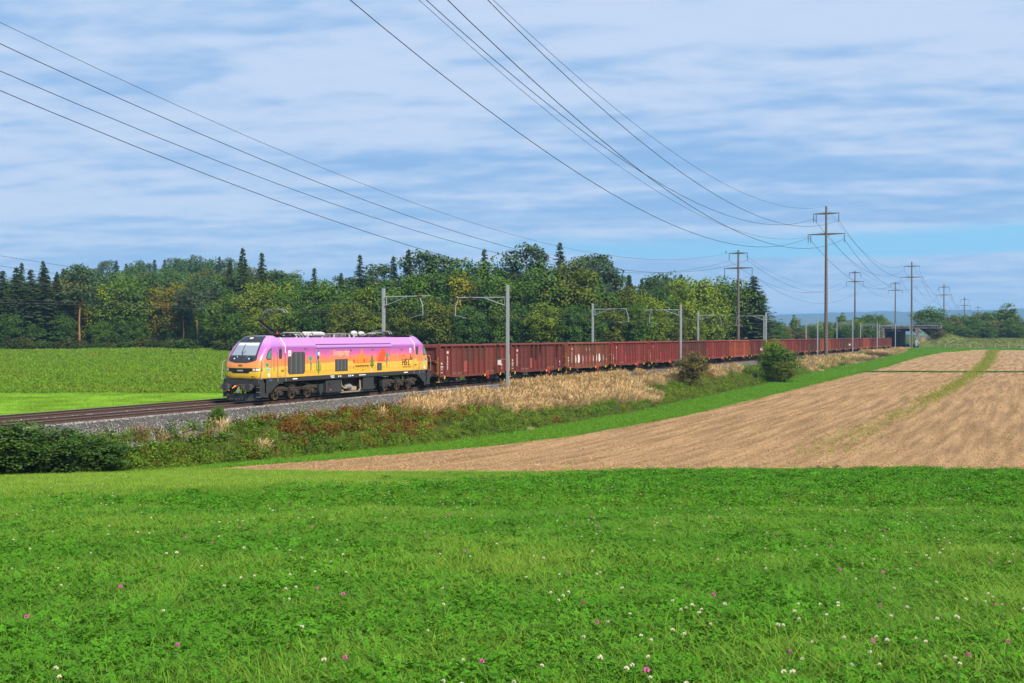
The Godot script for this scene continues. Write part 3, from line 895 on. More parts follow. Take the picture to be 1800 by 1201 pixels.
func loco_end(lo: Node3D, f: float) -> void:
	# f = +1 nose with the raised pantograph, -1 tail; everything is built for the nose and turned
	var en := Node3D.new()
	en.name = "cab"
	lo.add_child(en, true)
	if f < 0: en.rotation.y = PI
	# shell
	var b := MB.new()
	var ys := [1.55, 1.75, 1.95, 2.1, 2.18, 2.24, 2.3, 2.45, 2.6, 2.7, 2.8, 2.9, 3.0, 3.12, 3.25, 3.4, 3.5, 3.6, 3.75, 3.9, 4.05, 4.16, 4.24]
	var xs := [1.4499, 1.44, 1.42, 1.37, 1.3, 1.2, 1.06, 0.86, 0.6, 0.3, 0.0]
	for j in ys.size() - 1:
		var prev := []
		for side in [0, 1]:
			var y: float = ys[j + side]
			var row := [Vector3(table(HALF, y), y, 8.9)]
			for x in xs: row.append(cab_point(x * table(HALF, y) / 1.45, y))
			for k in range(xs.size() - 2, -1, -1): row.append(cab_point(-xs[k] * table(HALF, y) / 1.45, y))
			row.append(Vector3(-table(HALF, y), y, 8.9))
			prev.append(row)
		for k in prev[0].size() - 1:
			var c0 := livery(ys[j])
			var c1 := livery(ys[j + 1])
			var p := [prev[0][k], prev[0][k + 1], prev[1][k + 1], prev[1][k]]
			var nrm := []
			for q in p:
				var lat: Vector3 = Vector3(signf(q.x), 0.35 if q.y > 3.5 else 0.0, 0.0)
				if q.z > 8.95:
					var e := 0.01
					if absf(q.x) < 1.449 * table(HALF, q.y) / 1.45 - 0.012:
						var dx := cab_point(q.x + e, q.y) - cab_point(q.x - e, q.y)
						var dy := cab_point(q.x, q.y + e) - cab_point(q.x, q.y - e)
						lat = dx.cross(dy)
				nrm.append(lat.normalized())
			b.tri_s(p[0], p[1], p[2], nrm[0], nrm[1], nrm[2]); b.c[-3] = c0; b.c[-2] = c0; b.c[-1] = c1
			b.tri_s(p[0], p[2], p[3], nrm[0], nrm[2], nrm[3]); b.c[-3] = c0; b.c[-2] = c1; b.c[-1] = c1
	b.col = LIVERY[-1][1]
	var top := [Vector3(0.8, 4.24, 8.9)]
	for x in xs: top.append(cab_point(x * 0.8 / 1.45, 4.24))
	for k in range(xs.size() - 2, -1, -1): top.append(cab_point(-xs[k] * 0.8 / 1.45, 4.24))
	top.append(Vector3(-0.8, 4.24, 8.9))
	for k in top.size() - 1: b.tri_o(Vector3(0, 4.26, 9.0), top[k], top[k + 1], Vector3(0, 3, 9.0))
	part(en, "shell", b.mesh(), M.livery)
	# dark windscreen surround, up over the brow
	b = MB.new()
	nose_patch([[2.5, -0.35], [2.62, -0.95], [2.7, -1.1], [4.16, -0.84], [4.24, -0.62]], [[2.5, 0.35], [2.62, 0.95], [2.7, 1.1], [4.16, 0.84], [4.24, 0.62]], 2.52, 4.24, 14, 22, 0.012, b)
	part(en, "windscreen_surround", b.mesh(), M.dark_gloss)
	b = MB.new()
	nose_patch([[3.0, -0.93], [3.78, -0.8]], [[3.0, 0.93], [3.78, 0.8]], 3.0, 3.78, 10, 6, 0.018, b)
	var inside := part(en, "cab_interior", b.mesh(), M.cab_inside)
	b = MB.new()
	nose_patch([[3.6, -0.8], [3.77, -0.77]], [[3.6, 0.8], [3.77, 0.77]], 3.61, 3.77, 8, 2, 0.022, b)
	part(inside, "sun_blind", b.mesh(), M.white_plate)
	b = MB.new()
	nose_patch([[3.0, -0.95], [3.8, -0.82]], [[3.0, 0.95], [3.8, 0.82]], 2.98, 3.8, 10, 6, 0.032, b)
	part(en, "windscreen", b.mesh(), M.pane)
	b = MB.new()
	b.tube([cab_point(0.0, 2.66, 0.03), cab_point(-0.03, 3.0, 0.05), cab_point(-0.18, 3.35, 0.05)], 0.012, 5)
	b.tube([cab_point(-0.12, 3.05, 0.05), cab_point(-0.22, 3.68, 0.05)], 0.018, 5)
	b.tube([cab_point(0.02, 2.7, 0.03), cab_point(0.0, 3.1, 0.05), cab_point(0.1, 3.25, 0.05)], 0.012, 5)
	part(en, "wiper", b.mesh(), M.rubber)
	b = MB.new()
	nose_patch([[4.0, -0.24], [4.2, -0.15]], [[4.0, 0.24], [4.2, 0.15]], 3.96, 4.17, 4, 4, 0.035, b)
	var lb := part(en, "brow_lamp_housing", b.mesh(), M.dark_gloss)
	b = MB.new()
	nose_patch([[4.0, -0.13], [4.2, -0.13]], [[4.0, 0.13], [4.2, 0.13]], 4.0, 4.1, 3, 2, 0.045, b)
	part(lb, "lens", b.mesh(), M.lamp_amber)
	for s in [-1.0, 1.0]:
		b = MB.new()
		b.tube([cab_point(s * 0.92, 2.9, 0.02), cab_point(s * 0.9, 2.93, 0.07), cab_point(s * 0.4, 2.93, 0.07), cab_point(s * 0.36, 2.84, 0.02)], 0.014, 5)
		part(en, "grab_rail", b.mesh(), M.steel)
		b = MB.new()
		nose_patch([[2.6, s * 0.62 - 0.2], [2.9, s * 0.62 - 0.2]], [[2.6, s * 0.62 + 0.2], [2.9, s * 0.62 + 0.2]], 2.7, 2.84, 3, 2, 0.02, b)
		var hm := part(en, "marker_lamp", b.mesh(), M.black)
		b = MB.new()
		var c := cab_point(s * 0.56, 2.77, 0.03)
		b.cyl(c, c + Vector3(0, 0, 0.04), 0.06, 0.05, 12)
		part(hm, "lens", b.mesh(), M.lens)
	# black band with the head lamps
	b = MB.new()
	nose_patch([[1.9, -0.62], [1.98, -0.7], [2.0, -1.38], [2.3, -1.4]], [[1.9, 0.62], [1.98, 0.7], [2.0, 1.38], [2.3, 1.4]], 1.88, 2.2, 16, 8, 0.012, b)
	part(en, "lamp_band", b.mesh(), M.black)
	for s in [-1.0, 1.0]:
		b = MB.new()
		nose_patch([[2.0, s * 1.2 - 0.085], [2.3, s * 1.2 - 0.085]], [[2.0, s * 1.2 + 0.085], [2.3, s * 1.2 + 0.085]], 2.03, 2.17, 3, 3, 0.03, b)
		part(en, "headlight", b.mesh(), M.lens)
		b = MB.new()
		nose_patch([[2.0, s * 1.0 - 0.085], [2.3, s * 1.0 - 0.085]], [[2.0, s * 1.0 + 0.085], [2.3, s * 1.0 + 0.085]], 2.03, 2.17, 3, 3, 0.03, b)
		part(en, "tail_light", b.mesh(), M.lamp_amber)
	words(en, "lettering", "STADLER", 0.085, Vector3(0, 2.04, table(NOSE, 2.05) + 0.028), 0.0, M.white_print)
	words(en, "lettering", "HSL", 0.15, Vector3(0.02, 2.36, table(NOSE, 2.36) + 0.016), 0.0, M.ink, 0.2, 700)
	words(en, "number", "159 235", 0.075, Vector3(0, 1.62, table(NOSE, 1.62) + 0.016), 0.0, M.red_print)
	# front beam, buffers, coupling, plough
	b = MB.new()
	b.box(Vector3(0, 1.29, 10.6), Vector3(2.8, 0.5, 1.1), 0.06)
	part(en, "front_beam", b.mesh(), M.loco_grey)
	for s in [-1.0, 1.0]:
		b = MB.new()
		b.cyl(Vector3(s * 0.875, 1.02, 11.1), Vector3(s * 0.875, 1.02, 11.6), 0.15, 0.13, 14)
		var bf := part(en, "buffer", b.mesh(), M.loco_grey)
		b = MB.new()
		b.extrude(PackedVector2Array([Vector2(-0.28, -0.19), Vector2(0.28, -0.19), Vector2(0.33, -0.1), Vector2(0.33, 0.14), Vector2(0.27, 0.19), Vector2(-0.27, 0.19), Vector2(-0.33, 0.14), Vector2(-0.33, -0.1)]), Vector3(s * 0.875, 1.02, 11.58), Vector3.RIGHT, Vector3.UP, Vector3(0, 0, 0.06))
		part(bf, "buffer_plate", b.mesh(), M.buffer_face)
		b = MB.new()
		b.lathe([Vector2(0.02, 0.0), Vector2(0.2, 0.0), Vector2(0.21, -0.006)], Vector3(s * 0.875, 1.02, 11.648), Vector3(0, 0, 1), 18)
		part(bf, "grease_disc", b.mesh(), M.buffer_mark)
		b = MB.new()
		b.tube([Vector3(s * 0.6, 0.8, 11.5), Vector3(s * 0.7, 0.78, 11.6), Vector3(s * 1.0, 0.79, 11.6)], 0.018, 5)
		part(en, "shunter_handle", b.mesh(), M.yellow)
		# steps
		b = MB.new()
		b.box(Vector3(s * 1.28, 0.82, 10.85), Vector3(0.34, 0.95, 0.5), 0.02)
		b.box(Vector3(s * 1.28, 1.0, 10.6), Vector3(0.3, 1.0, 0.3), 0.02)
		var st := part(en, "step_box", b.mesh(), M.loco_grey)
		for k in 3:
			b = MB.new()
			b.box(Vector3(s * 1.3, 1.1 - k * 0.31, 11.11), Vector3(0.2, 0.17, 0.03))
			part(st, "step_recess", b.mesh(), M.black)
			b = MB.new()
			b.box(Vector3(s * 1.3, 1.0 - k * 0.31, 11.13), Vector3(0.24, 0.03, 0.07), 0.005)
			part(st, "tread", b.mesh(), M.steel_grey)
		b = MB.new()
		b.tube([Vector3(s * 1.38, 1.45, 11.05), Vector3(s * 1.55, 1.5, 11.1), Vector3(s * 1.56, 2.55, 10.95), Vector3(s * 1.5, 2.65, 10.9), Vector3(s * 1.42, 2.66, 10.85)], 0.022, 6)
		part(en, "grab_pole", b.mesh(), M.steel)
		b = MB.new()
		b.tube([Vector3(s * 0.9, 1.5, 11.1), Vector3(s * 0.9, 1.68, 11.3), Vector3(s * 1.1, 1.68, 11.3), Vector3(s * 1.1, 1.5, 11.1)], 0.018, 5)
		part(en, "step_handle", b.mesh(), M.black)
	b = MB.new()
	b.box(Vector3(0, 1.02, 11.2), Vector3(0.34, 0.34, 0.16), 0.04)
	b.box(Vector3(0, 1.0, 11.34), Vector3(0.1, 0.2, 0.2), 0.03)
	part(en, "coupling_hook", b.mesh(), M.iron)
	b = MB.new()
	b.tube([Vector3(0.02, 1.0, 11.42), Vector3(0.1, 0.85, 11.46), Vector3(0.1, 0.7, 11.46), Vector3(-0.02, 0.66, 11.46), Vector3(-0.06, 0.8, 11.46), Vector3(-0.02, 1.0, 11.42)], 0.025, 6)
	part(en, "coupling_link", b.mesh(), M.steel_grey)
	for h in [[-0.42, M.yellow], [-0.28, M.red_paint], [0.4, M.rubber], [0.52, M.rubber]]:
		b = MB.new()
		b.tube([Vector3(h[0], 1.08, 11.15), Vector3(h[0] - 0.03, 1.0, 11.3), Vector3(h[0] - 0.1, 0.92, 11.35)], 0.03, 6)
		var hc := part(en, "brake_hose_cock", b.mesh(), h[1])
		b = MB.new()
		b.tube([Vector3(h[0] - 0.1, 0.92, 11.35), Vector3(h[0] - 0.16, 0.7, 11.36), Vector3(h[0] - 0.12, 0.5, 11.32), Vector3(h[0] - 0.02, 0.46, 11.3)], 0.02, 6)
		part(hc, "hose", b.mesh(), M.rubber)
	b = MB.new()
	for p in [[Vector2(-1.35, 0.62), Vector2(1.35, 0.62), Vector2(1.2, 0.14), Vector2(-1.2, 0.14)]]:
		b.extrude(PackedVector2Array(p), Vector3(0, 0, 11.02), Vector3.RIGHT, Vector3(0, 0.96, -0.28), Vector3(0, 0, -0.04))
	b.bar(Vector3(-1.35, 0.6, 10.84), Vector3(-1.4, 0.5, 10.2), 0.04, 0.4)
	b.bar(Vector3(1.35, 0.6, 10.84), Vector3(1.4, 0.5, 10.2), 0.04, 0.4)
	var pl := part(en, "snow_plough", b.mesh(), M.loco_grey)
	b = MB.new()
	for k in 9: b.cyl(Vector3(-1.0 + k * 0.25, 0.24, 10.94), Vector3(-1.0 + k * 0.25, 0.24, 11.0), 0.022, 0.022, 6)
	part(pl, "bolts", b.mesh(), M.steel_grey).set_meta("kind", "stuff")
	# side cab window, door, handrails
	for s in [-1.0, 1.0]:
		var o := Vector3(s * 1.452, 0, 0)
		b = MB.new()
		var win := PackedVector2Array([Vector2(9.98, 2.72), Vector2(9.98, 3.42), Vector2(9.86, 3.43), Vector2(10.1, 3.4), Vector2(10.3, 3.25), Vector2(10.42, 3.05), Vector2(10.5, 2.85), Vector2(10.48, 2.74)])
		win = PackedVector2Array([Vector2(9.96, 2.72), Vector2(9.96, 3.42), Vector2(10.1, 3.38), Vector2(10.27, 3.22), Vector2(10.4, 3.02), Vector2(10.46, 2.84), Vector2(10.42, 2.73)])
		b.extrude(win, o - Vector3(s * 0.05, 0, 0), Vector3(0, 0, 1), Vector3.UP, Vector3(s * 0.06, 0, 0))
		var wf := part(en, "cab_side_window", b.mesh(), M.black)
		b = MB.new()
		var inner := PackedVector2Array()
		for p in win: inner.append(Vector2(10.16, 3.02) + (p - Vector2(10.16, 3.02)) * 0.84)
		b.extrude(inner, o + Vector3(s * 0.011, 0, 0), Vector3(0, 0, 1), Vector3.UP, Vector3(s * 0.004, 0, 0))
		part(wf, "pane", b.mesh(), M.side_pane)
		# dark recess line round the door, then the door's own panel colours follow the livery
		for q in [8.45, 9.32]:
			b = MB.new()
			b.tube([Vector3(s * 1.5, 1.28, q), Vector3(s * 1.5, 3.2, q), Vector3(s * 1.47, 3.3, q)], 0.016, 6)
			b.cyl(Vector3(s * 1.44, 1.32, q), Vector3(s * 1.5, 1.32, q), 0.012, 0.012, 5)
			part(en, "door_handrail", b.mesh(), M.steel)
		b = MB.new()
		for e in [[8.55, 1.62, 8.55, 3.5], [9.22, 1.62, 9.22, 3.5], [8.55, 3.5, 9.22, 3.5], [8.55, 1.62, 9.22, 1.62], [9.92, 1.56, 9.92, 3.48]]:
			b.bar(Vector3(s * 1.449, e[1], e[0]), Vector3(s * 1.449, e[3], e[2]), 0.008, 0.014)
		var dr := part(en, "cab_door", b.mesh(), M.seam)
		b = MB.new()
		b.extrude(rounded(8.98, 3.08, 0.3, 0.66, 0.12), o - Vector3(s * 0.04, 0, 0), Vector3(0, 0, 1), Vector3.UP, Vector3(s * 0.05, 0, 0))
		part(dr, "door_window_frame", b.mesh(), M.black)
		b = MB.new()
		b.extrude(rounded(8.98, 3.08, 0.24, 0.58, 0.1), o + Vector3(s * 0.011, 0, 0), Vector3(0, 0, 1), Vector3.UP, Vector3(s * 0.004, 0, 0))
		part(dr, "door_window", b.mesh(), M.side_pane_dark)
		b = MB.new()
		b.box(Vector3(s * 1.47, 1.98, 8.72), Vector3(0.05, 0.1, 0.06), 0.01)
		b.box(Vector3(s * 1.47, 1.98, 8.86), Vector3(0.03, 0.03, 0.2), 0.01)
		part(dr, "door_handle", b.mesh(), M.black)
		b = MB.new()
		b.box(Vector3(s * 1.456, 2.5, 9.66), Vector3(0.012, 1.05, 0.11), 0.003)
		part(en, "print_tower", b.mesh(), M.tower_print)
		b = MB.new()
		b.cyl(Vector3(s * 1.45, 1.74, 10.2), Vector3(s * 1.456, 1.74, 10.2), 0.12, 0.12, 16)
		part(en, "warning_disc", b.mesh(), M.white_plate)
		# printed oasis on the cab side
		b = MB.new()
		b.extrude(PackedVector2Array([Vector2(10.55, 2.1), Vector2(10.4, 2.15), Vector2(10.1, 2.13), Vector2(10.02, 2.08), Vector2(10.3, 2.03)]), Vector3(s * 1.449, 0, 0), Vector3(0, 0, 1), Vector3.UP, Vector3(s * 0.006, 0, 0))
		part(en, "print_pool", b.mesh(), M.print_blue)
		b = MB.new()
		for p in [[10.42, 2.42, 0.11], [10.3, 2.34, 0.08], [10.05, 2.24, 0.06]]:
			for k in 4: b.cyl(Vector3(s * 1.449, p[1] + sin(k * 1.6) * p[2] * 0.6, p[0] + cos(k * 1.6) * p[2] * 0.6), Vector3(s * 1.455, p[1] + sin(k * 1.6) * p[2] * 0.6, p[0] + cos(k * 1.6) * p[2] * 0.6), p[2] * 0.6, p[2] * 0.6, 8)
		part(en, "print_palms", b.mesh(), M.print_green)
		# skirt behind the steps that sweeps up over the bogie
		b = MB.new()
		b.extrude(PackedVector2Array([Vector2(10.9, 1.53), Vector2(10.9, 0.6), Vector2(10.0, 0.62), Vector2(9.75, 0.8), Vector2(9.3, 1.08), Vector2(8.95, 1.22), Vector2(8.4, 1.27), Vector2(8.4, 1.53)]), Vector3(s * 1.37, 0, 0), Vector3(0, 0, 1), Vector3.UP, Vector3(s * 0.06, 0, 0))
		part(en, "skirt", b.mesh(), M.loco_grey)
		b = MB.new()
		b.box(Vector3(s * 1.44, 1.4, 10.0), Vector3(0.012, 0.12, 0.3), 0.002)
		part(en, "blue_plate", b.mesh(), M.blue_plate)
		b = MB.new()
		b.extrude(rounded(9.45, 4.02, 0.22, 0.14, 0.04), Vector3(s * 1.12, 0, 0), Vector3(0, 0, 1), Vector3(-s * 0.5, 0.85, 0), Vector3(s * 0.012, 0.008, 0))

func rounded(z: float, y: float, w: float, h: float, r: float) -> PackedVector2Array:
	var out := PackedVector2Array()
	for c in [[1, 1, 0.0], [-1, 1, 90.0], [-1, -1, 180.0], [1, -1, 270.0]]:
		for k in 4:
			var a := deg_to_rad(c[2] + k * 30.0)
			out.append(Vector2(z + c[0] * (w * 0.5 - r) + cos(a) * r, y + c[1] * (h * 0.5 - r) + sin(a) * r))
	return out

func grille(lo: Node3D, outline: PackedVector2Array, s: float, bars: Array, z0: float, z1: float, y0: float, y1: float) -> void:
	var b := MB.new()
	b.extrude(outline, Vector3(s * 1.44, 0, 0), Vector3(0, 0, 1), Vector3.UP, Vector3(s * 0.022, 0, 0))
	var g := part(lo, "air_grille", b.mesh(), M.grille_back)
	b = MB.new()
	var y := y0 + 0.05
	while y < y1 - 0.03:
		var lim := z0
		if outline.size() > 8 and y > 2.86: lim = minf(z0, 7.66)
		b.box(Vector3(s * 1.468, y, (lim + z1) * 0.5), Vector3(0.014, 0.022, lim - z1 - 0.12), 0.003)
		y += 0.052
	part(g, "louvres", b.mesh(), M.grille_slat).set_meta("kind", "stuff")
	for z in bars:
		b = MB.new()
		b.box(Vector3(s * 1.48, (y0 + y1) * 0.5 - (0.12 if z > 7.66 else 0.0), z), Vector3(0.016, y1 - y0 - 0.1 - (0.25 if z > 7.66 else 0.0), 0.03), 0.003)
		part(g, "grille_bar", b.mesh(), M.steel_grey)

func build_loco() -> void:
	M.livery = mat(0.86, 0.86, 0.86, 0.35)
	M.livery.vertex_color_use_as_albedo = true
	M.livery.clearcoat_enabled = true; M.livery.clearcoat = 0.4; M.livery.clearcoat_roughness = 0.15
	M.side_print = mat(0.78, 0.78, 0.78, 0.4)
	M.side_print.albedo_texture = ImageTexture.create_from_image(side_print())
	M.side_print.clearcoat_enabled = true; M.side_print.clearcoat = 0.3; M.side_print.clearcoat_roughness = 0.2
	M.purple = mat(0.42, 0.20, 0.55, 0.45)
	M.dark_gloss = mat(0.03, 0.033, 0.045, 0.14)
	M.black = mat(0.012, 0.012, 0.013, 0.35)
	M.cab_inside = mat(0.23, 0.27, 0.33, 0.8)
	M.pane = mat(0.45, 0.55, 0.65, 0.03)
	M.pane.transparency = BaseMaterial3D.TRANSPARENCY_ALPHA
	M.pane.albedo_color.a = 0.18
	M.side_pane = mat(0.06, 0.25, 0.21, 0.05)
	M.side_pane_dark = mat(0.02, 0.06, 0.05, 0.06)
	M.rubber = mat(0.014, 0.014, 0.015, 0.7)
	M.steel = mat(0.5, 0.48, 0.45, 0.4, 0.6)
	M.steel_grey = mat(0.28, 0.28, 0.28, 0.5, 0.4)
	M.lamp_amber = mat(0.75, 0.5, 0.4, 0.15)
	M.lens = mat(0.6, 0.68, 0.7, 0.08)
	M.white_print = mat(0.8, 0.8, 0.8, 0.5)
	M.red_print = mat(0.62, 0.12, 0.05, 0.5)
	M.yellow_print = mat(0.85, 0.62, 0.1, 0.5)
	M.ink = mat(0.015, 0.014, 0.016, 0.45)
	M.loco_grey = mat(0.034, 0.036, 0.04, 0.55)
	M.loco_grey.albedo_texture = noise_tex(512, 0.03, 4, [[0.2, Color(0.8, 0.78, 0.75)], [0.8, Color(1, 1, 1)]], 51)
	M.loco_grey.uv1_triplanar = true; M.loco_grey.uv1_scale = Vector3.ONE * 0.7
	M.buffer_face = mat(0.09, 0.075, 0.08, 0.6)
	M.buffer_mark = mat(0.03, 0.033, 0.04, 0.4)
	M.yellow = mat(0.75, 0.48, 0.02, 0.5)
	M.red_paint = mat(0.55, 0.03, 0.03, 0.5)
	M.iron = mat(0.035, 0.03, 0.026, 0.65)
	M.dusty_iron = mat(0.085, 0.068, 0.05, 0.85)
	M.dusty_iron.albedo_texture = noise_tex(512, 0.05, 5, [[0.2, Color(0.45, 0.42, 0.4)], [0.8, Color(1, 1, 1)]], 52)
	M.dusty_iron.uv1_triplanar = true; M.dusty_iron.uv1_scale = Vector3.ONE * 1.3
	M.underframe = mat(0.02, 0.019, 0.018, 0.8)
	M.tan_paint = mat(0.42, 0.24, 0.10, 0.6)
	M.seam = mat(0.16, 0.07, 0.12, 0.6)
	M.tower_print = mat(0.36, 0.20, 0.07, 0.5)
	M.print_blue = mat(0.02, 0.50, 0.75, 0.4)
	M.print_green = mat(0.02, 0.42, 0.26, 0.4)
	M.blue_plate = mat(0.04, 0.09, 0.26, 0.5)
	M.grille_back = mat(0.03, 0.033, 0.037, 0.6)
	M.grille_slat = mat(0.10, 0.105, 0.11, 0.55)
	M.vent_frame = mat(0.62, 0.33, 0.16, 0.5)
	M.lamp_orange = mat(0.8, 0.22, 0.02, 0.5)
	M.pipe = mat(0.36, 0.28, 0.19, 0.6, 0.2)
	M.roof_grey = mat(0.07, 0.07, 0.075, 0.7)
	M.tank = mat(0.58, 0.57, 0.56, 0.45)
	M.loco_wheel = wheel_mesh(0.56, 0.13)
	M.wheel_band = ring_mesh(0.3, 0.47, 0.08)
	var lo := thing("locomotive", "purple, orange and yellow electric locomotive with desert sunset artwork and raised pantograph", "locomotive", Vector3(NEAR_TRACK, 0, -70.4))
	# side walls carrying the printed picture
	for s in [-1.0, 1.0]:
		var b := MB.new()
		b.with_uv = true
		var p := [Vector3(s * 1.45, 1.55, 8.9), Vector3(s * 1.45, 3.58, 8.9), Vector3(s * 1.45, 3.58, -8.9), Vector3(s * 1.45, 1.55, -8.9)]
		var uv := [Vector2(0, 1), Vector2(0, 0), Vector2(1, 0), Vector2(1, 1)]
		if s > 0:
			b.tri_uv(p[0], p[1], p[2], uv[0], uv[1], uv[2]); b.tri_uv(p[0], p[2], p[3], uv[0], uv[2], uv[3])
		else:
			b.tri_uv(p[0], p[2], p[1], uv[0], uv[2], uv[1]); b.tri_uv(p[0], p[3], p[2], uv[0], uv[3], uv[2])
		var w := part(lo, "side_wall", b.mesh(), M.side_print)
		w.set_meta("label", "side wall printed with dunes, pyramids, cacti and a setting sun")
		# panel joints and bolt rows as shallow strips
		b = MB.new()
		for z in [6.0, 5.1, 3.75, 2.85, 0.7, -3.05, -3.75, -4.75, -6.3, -8.3]: b.box(Vector3(s * 1.451, 2.5, z), Vector3(0.006, 1.86, 0.012))
		for y in [3.36]: b.box(Vector3(s * 1.451, y, 0), Vector3(0.006, 0.012, 17.0))
		part(lo, "panel_joints", b.mesh(), M.seam).set_meta("kind", "stuff")
		b = MB.new()
		b.box(Vector3(s * 1.42, 1.4, 0), Vector3(0.1, 0.28, 17.0), 0.015)
		part(lo, "sole_bar", b.mesh(), M.loco_grey)
		grille(lo, PackedVector2Array([Vector2(8.17, 1.86), Vector2(8.17, 2.78), Vector2(8.08, 2.88), Vector2(7.72, 2.88), Vector2(7.72, 3.06), Vector2(7.6, 3.17), Vector2(6.36, 3.17), Vector2(6.25, 3.05), Vector2(6.25, 1.88), Vector2(6.42, 1.72), Vector2(8.02, 1.72)]), s, [7.85, 7.3, 6.75], 8.17, 6.25, 1.72, 3.17)
		grille(lo, PackedVector2Array([Vector2(2.62, 1.76), Vector2(2.62, 2.6), Vector2(1.03, 2.6), Vector2(1.03, 1.76)]), s, [2.3, 1.85, 1.4], 2.62, 1.03, 1.76, 2.6)
		grille(lo, PackedVector2Array([Vector2(-2.98, 1.68), Vector2(-2.98, 2.24), Vector2(-3.62, 2.24), Vector2(-3.62, 1.68)]), s, [-3.3], -2.98, -3.62, 1.68, 2.24)
		for zz in [[3.3, 2.85], [-5.13, -6.12]]:
			b = MB.new()
			for k in 5: b.box(Vector3(s * 1.456, 1.78 + k * 0.35, (zz[0] + zz[1]) * 0.5), Vector3(0.014, 0.02, zz[0] - zz[1]), 0.003)
			for q in zz: b.box(Vector3(s * 1.456, 2.48, q), Vector3(0.01, 1.42, 0.02), 0.003)
			part(lo, "vent_frame", b.mesh(), M.vent_frame)
		var turn := PI / 2 if s > 0 else -PI / 2
		words(lo, "side_lettering", "Einzigartig!", 0.34, Vector3(s * 1.454, 3.04, 1.85 if s > 0 else 1.75), turn, M.yellow_print, 0.15, 400, false, 0.95)
		words(lo, "side_lettering", "HSL", 0.52, Vector3(s * 1.454, 2.2, -7.25), turn, M.ink, 0.22, 700, false, 1.05)
		words(lo, "side_lettering", "LOGISTIK GmbH", 0.12, Vector3(s * 1.454, 1.84, -7.4), turn, M.ink, 0.0, 400, false, 1.1)
		for q in [[7.98, 3.1, 0.3, 0.36], [-7.92, 3.1, 0.26, 0.34]]:
			b = MB.new()
			b.box(Vector3(s * 1.455, q[1], q[0]), Vector3(0.01, q[3], q[2]), 0.003)
			var pt := part(lo, "service_plate", b.mesh(), M.white_plate)
			b = MB.new()
			b.box(Vector3(s * 1.462, q[1] - 0.04, q[0]), Vector3(0.004, 0.12, 0.12))
			part(pt, "plate_mark", b.mesh(), M.steel_grey)
		# white stencils on the sole bar
		b = MB.new()
		for q in [[3.0, 0.5, 0.06], [2.95, 0.4, 0.04], [2.2, 0.12, 0.1], [1.95, 0.12, 0.1], [0.9, 0.1, 0.13], [0.68, 0.1, 0.13], [0.4, 0.22, 0.08], [-0.9, 0.9, 0.055], [-4.6, 0.2, 0.04], [-4.6, 0.2, 0.04], [7.4, 0.5, 0.07], [-7.2, 0.6, 0.07]]:
			b.box(Vector3(s * 1.471, 1.42 + (0.04 if q[0] == 3.0 else (-0.06 if q[0] == 2.95 else 0.0)), q[0]), Vector3(0.004, q[2], q[1]))
		part(lo, "stencils", b.mesh(), M.white_print).set_meta("kind", "stuff")
		# roof slopes, the middle one a little proud with a step
		for seg in [[8.9, 5.0, 3.5, 0.0], [5.0, -5.05, 3.42, 0.035], [-5.05, -8.9, 3.5, 0.0]]:
			b = MB.new()
			var o: float = seg[3]
			b.extrude(PackedVector2Array([Vector2(s * 1.3, seg[2] + 0.02), Vector2(s * (1.46 + o), seg[2]), Vector2(s * (1.46 + o), seg[2] + 0.09), Vector2(s * (1.02 + o), 4.12), Vector2(s * 0.9, 4.12)]), Vector3(0, 0, seg[0]), Vector3.RIGHT, Vector3.UP, Vector3(0, 0, seg[1] - seg[0] + 0.004))
			part(lo, "roof_slope", b.mesh(), M.purple)
			if o > 0:
				b = MB.new()
				b.box(Vector3(s * 1.43, 3.665, 0), Vector3(0.06, 0.025, 9.9), 0.0, Basis.IDENTITY)
				part(lo, "roof_groove", b.mesh(), M.seam)
		b = MB.new()
		b.tube([Vector3(s * 1.06, 4.13, 8.5), Vector3(s * 1.47, 3.6, 8.5), Vector3(s * 1.48, 3.1, 8.5)], 0.028, 6)
		part(lo, "conduit", b.mesh(), M.white_plate)
		b = MB.new()
		b.tube([Vector3(s * 1.06, 4.13, -8.5), Vector3(s * 1.47, 3.6, -8.5), Vector3(s * 1.48, 3.1, -8.5)], 0.028, 6)
		part(lo, "conduit", b.mesh(), M.white_plate)
		# equipment slung between the bogies
		b = MB.new()
		b.box(Vector3(s * 1.1, 0.72, 2.65), Vector3(0.6, 0.86, 1.9), 0.04)
		var eb := part(lo, "equipment_case", b.mesh(), M.loco_grey)
		b = MB.new()
		b.box(Vector3(s * 1.405, 0.88, 3.25), Vector3(0.012, 0.24, 0.26))
		part(eb, "recess", b.mesh(), M.black)
		b = MB.new()
		b.box(Vector3(s * 1.405, 0.52, 3.1), Vector3(0.014, 0.07, 0.09))
		part(eb, "orange_tag", b.mesh(), M.lamp_orange)
		b = MB.new()
		b.box(Vector3(s * 1.1, 0.78, -1.9), Vector3(0.6, 0.92, 1.4), 0.03)
		b.box(Vector3(s * 1.0, 0.32, -1.9), Vector3(0.6, 0.26, 1.7), 0.03)
		part(lo, "battery_case", b.mesh(), M.loco_grey)
		b = MB.new()
		b.box(Vector3(s * 0.9, 0.26, 0.45), Vector3(0.9, 0.06, 2.6), 0.01)
		b.tube([Vector3(s * 1.2, 1.2, 1.55), Vector3(s * 1.22, 0.75, 1.5), Vector3(s * 1.25, 0.55, 1.2), Vector3(s * 1.25, 0.55, 0.9)], 0.06, 8)
		b.tube([Vector3(s * 1.2, 0.9, 1.7), Vector3(s * 1.24, 0.45, 1.62), Vector3(s * 1.25, 0.36, 1.3)], 0.06, 8)
		b.tube([Vector3(s * 1.2, 1.1, -0.95), Vector3(s * 1.25, 0.4, -0.95), Vector3(s * 1.25, 0.32, -0.7)], 0.05, 8)
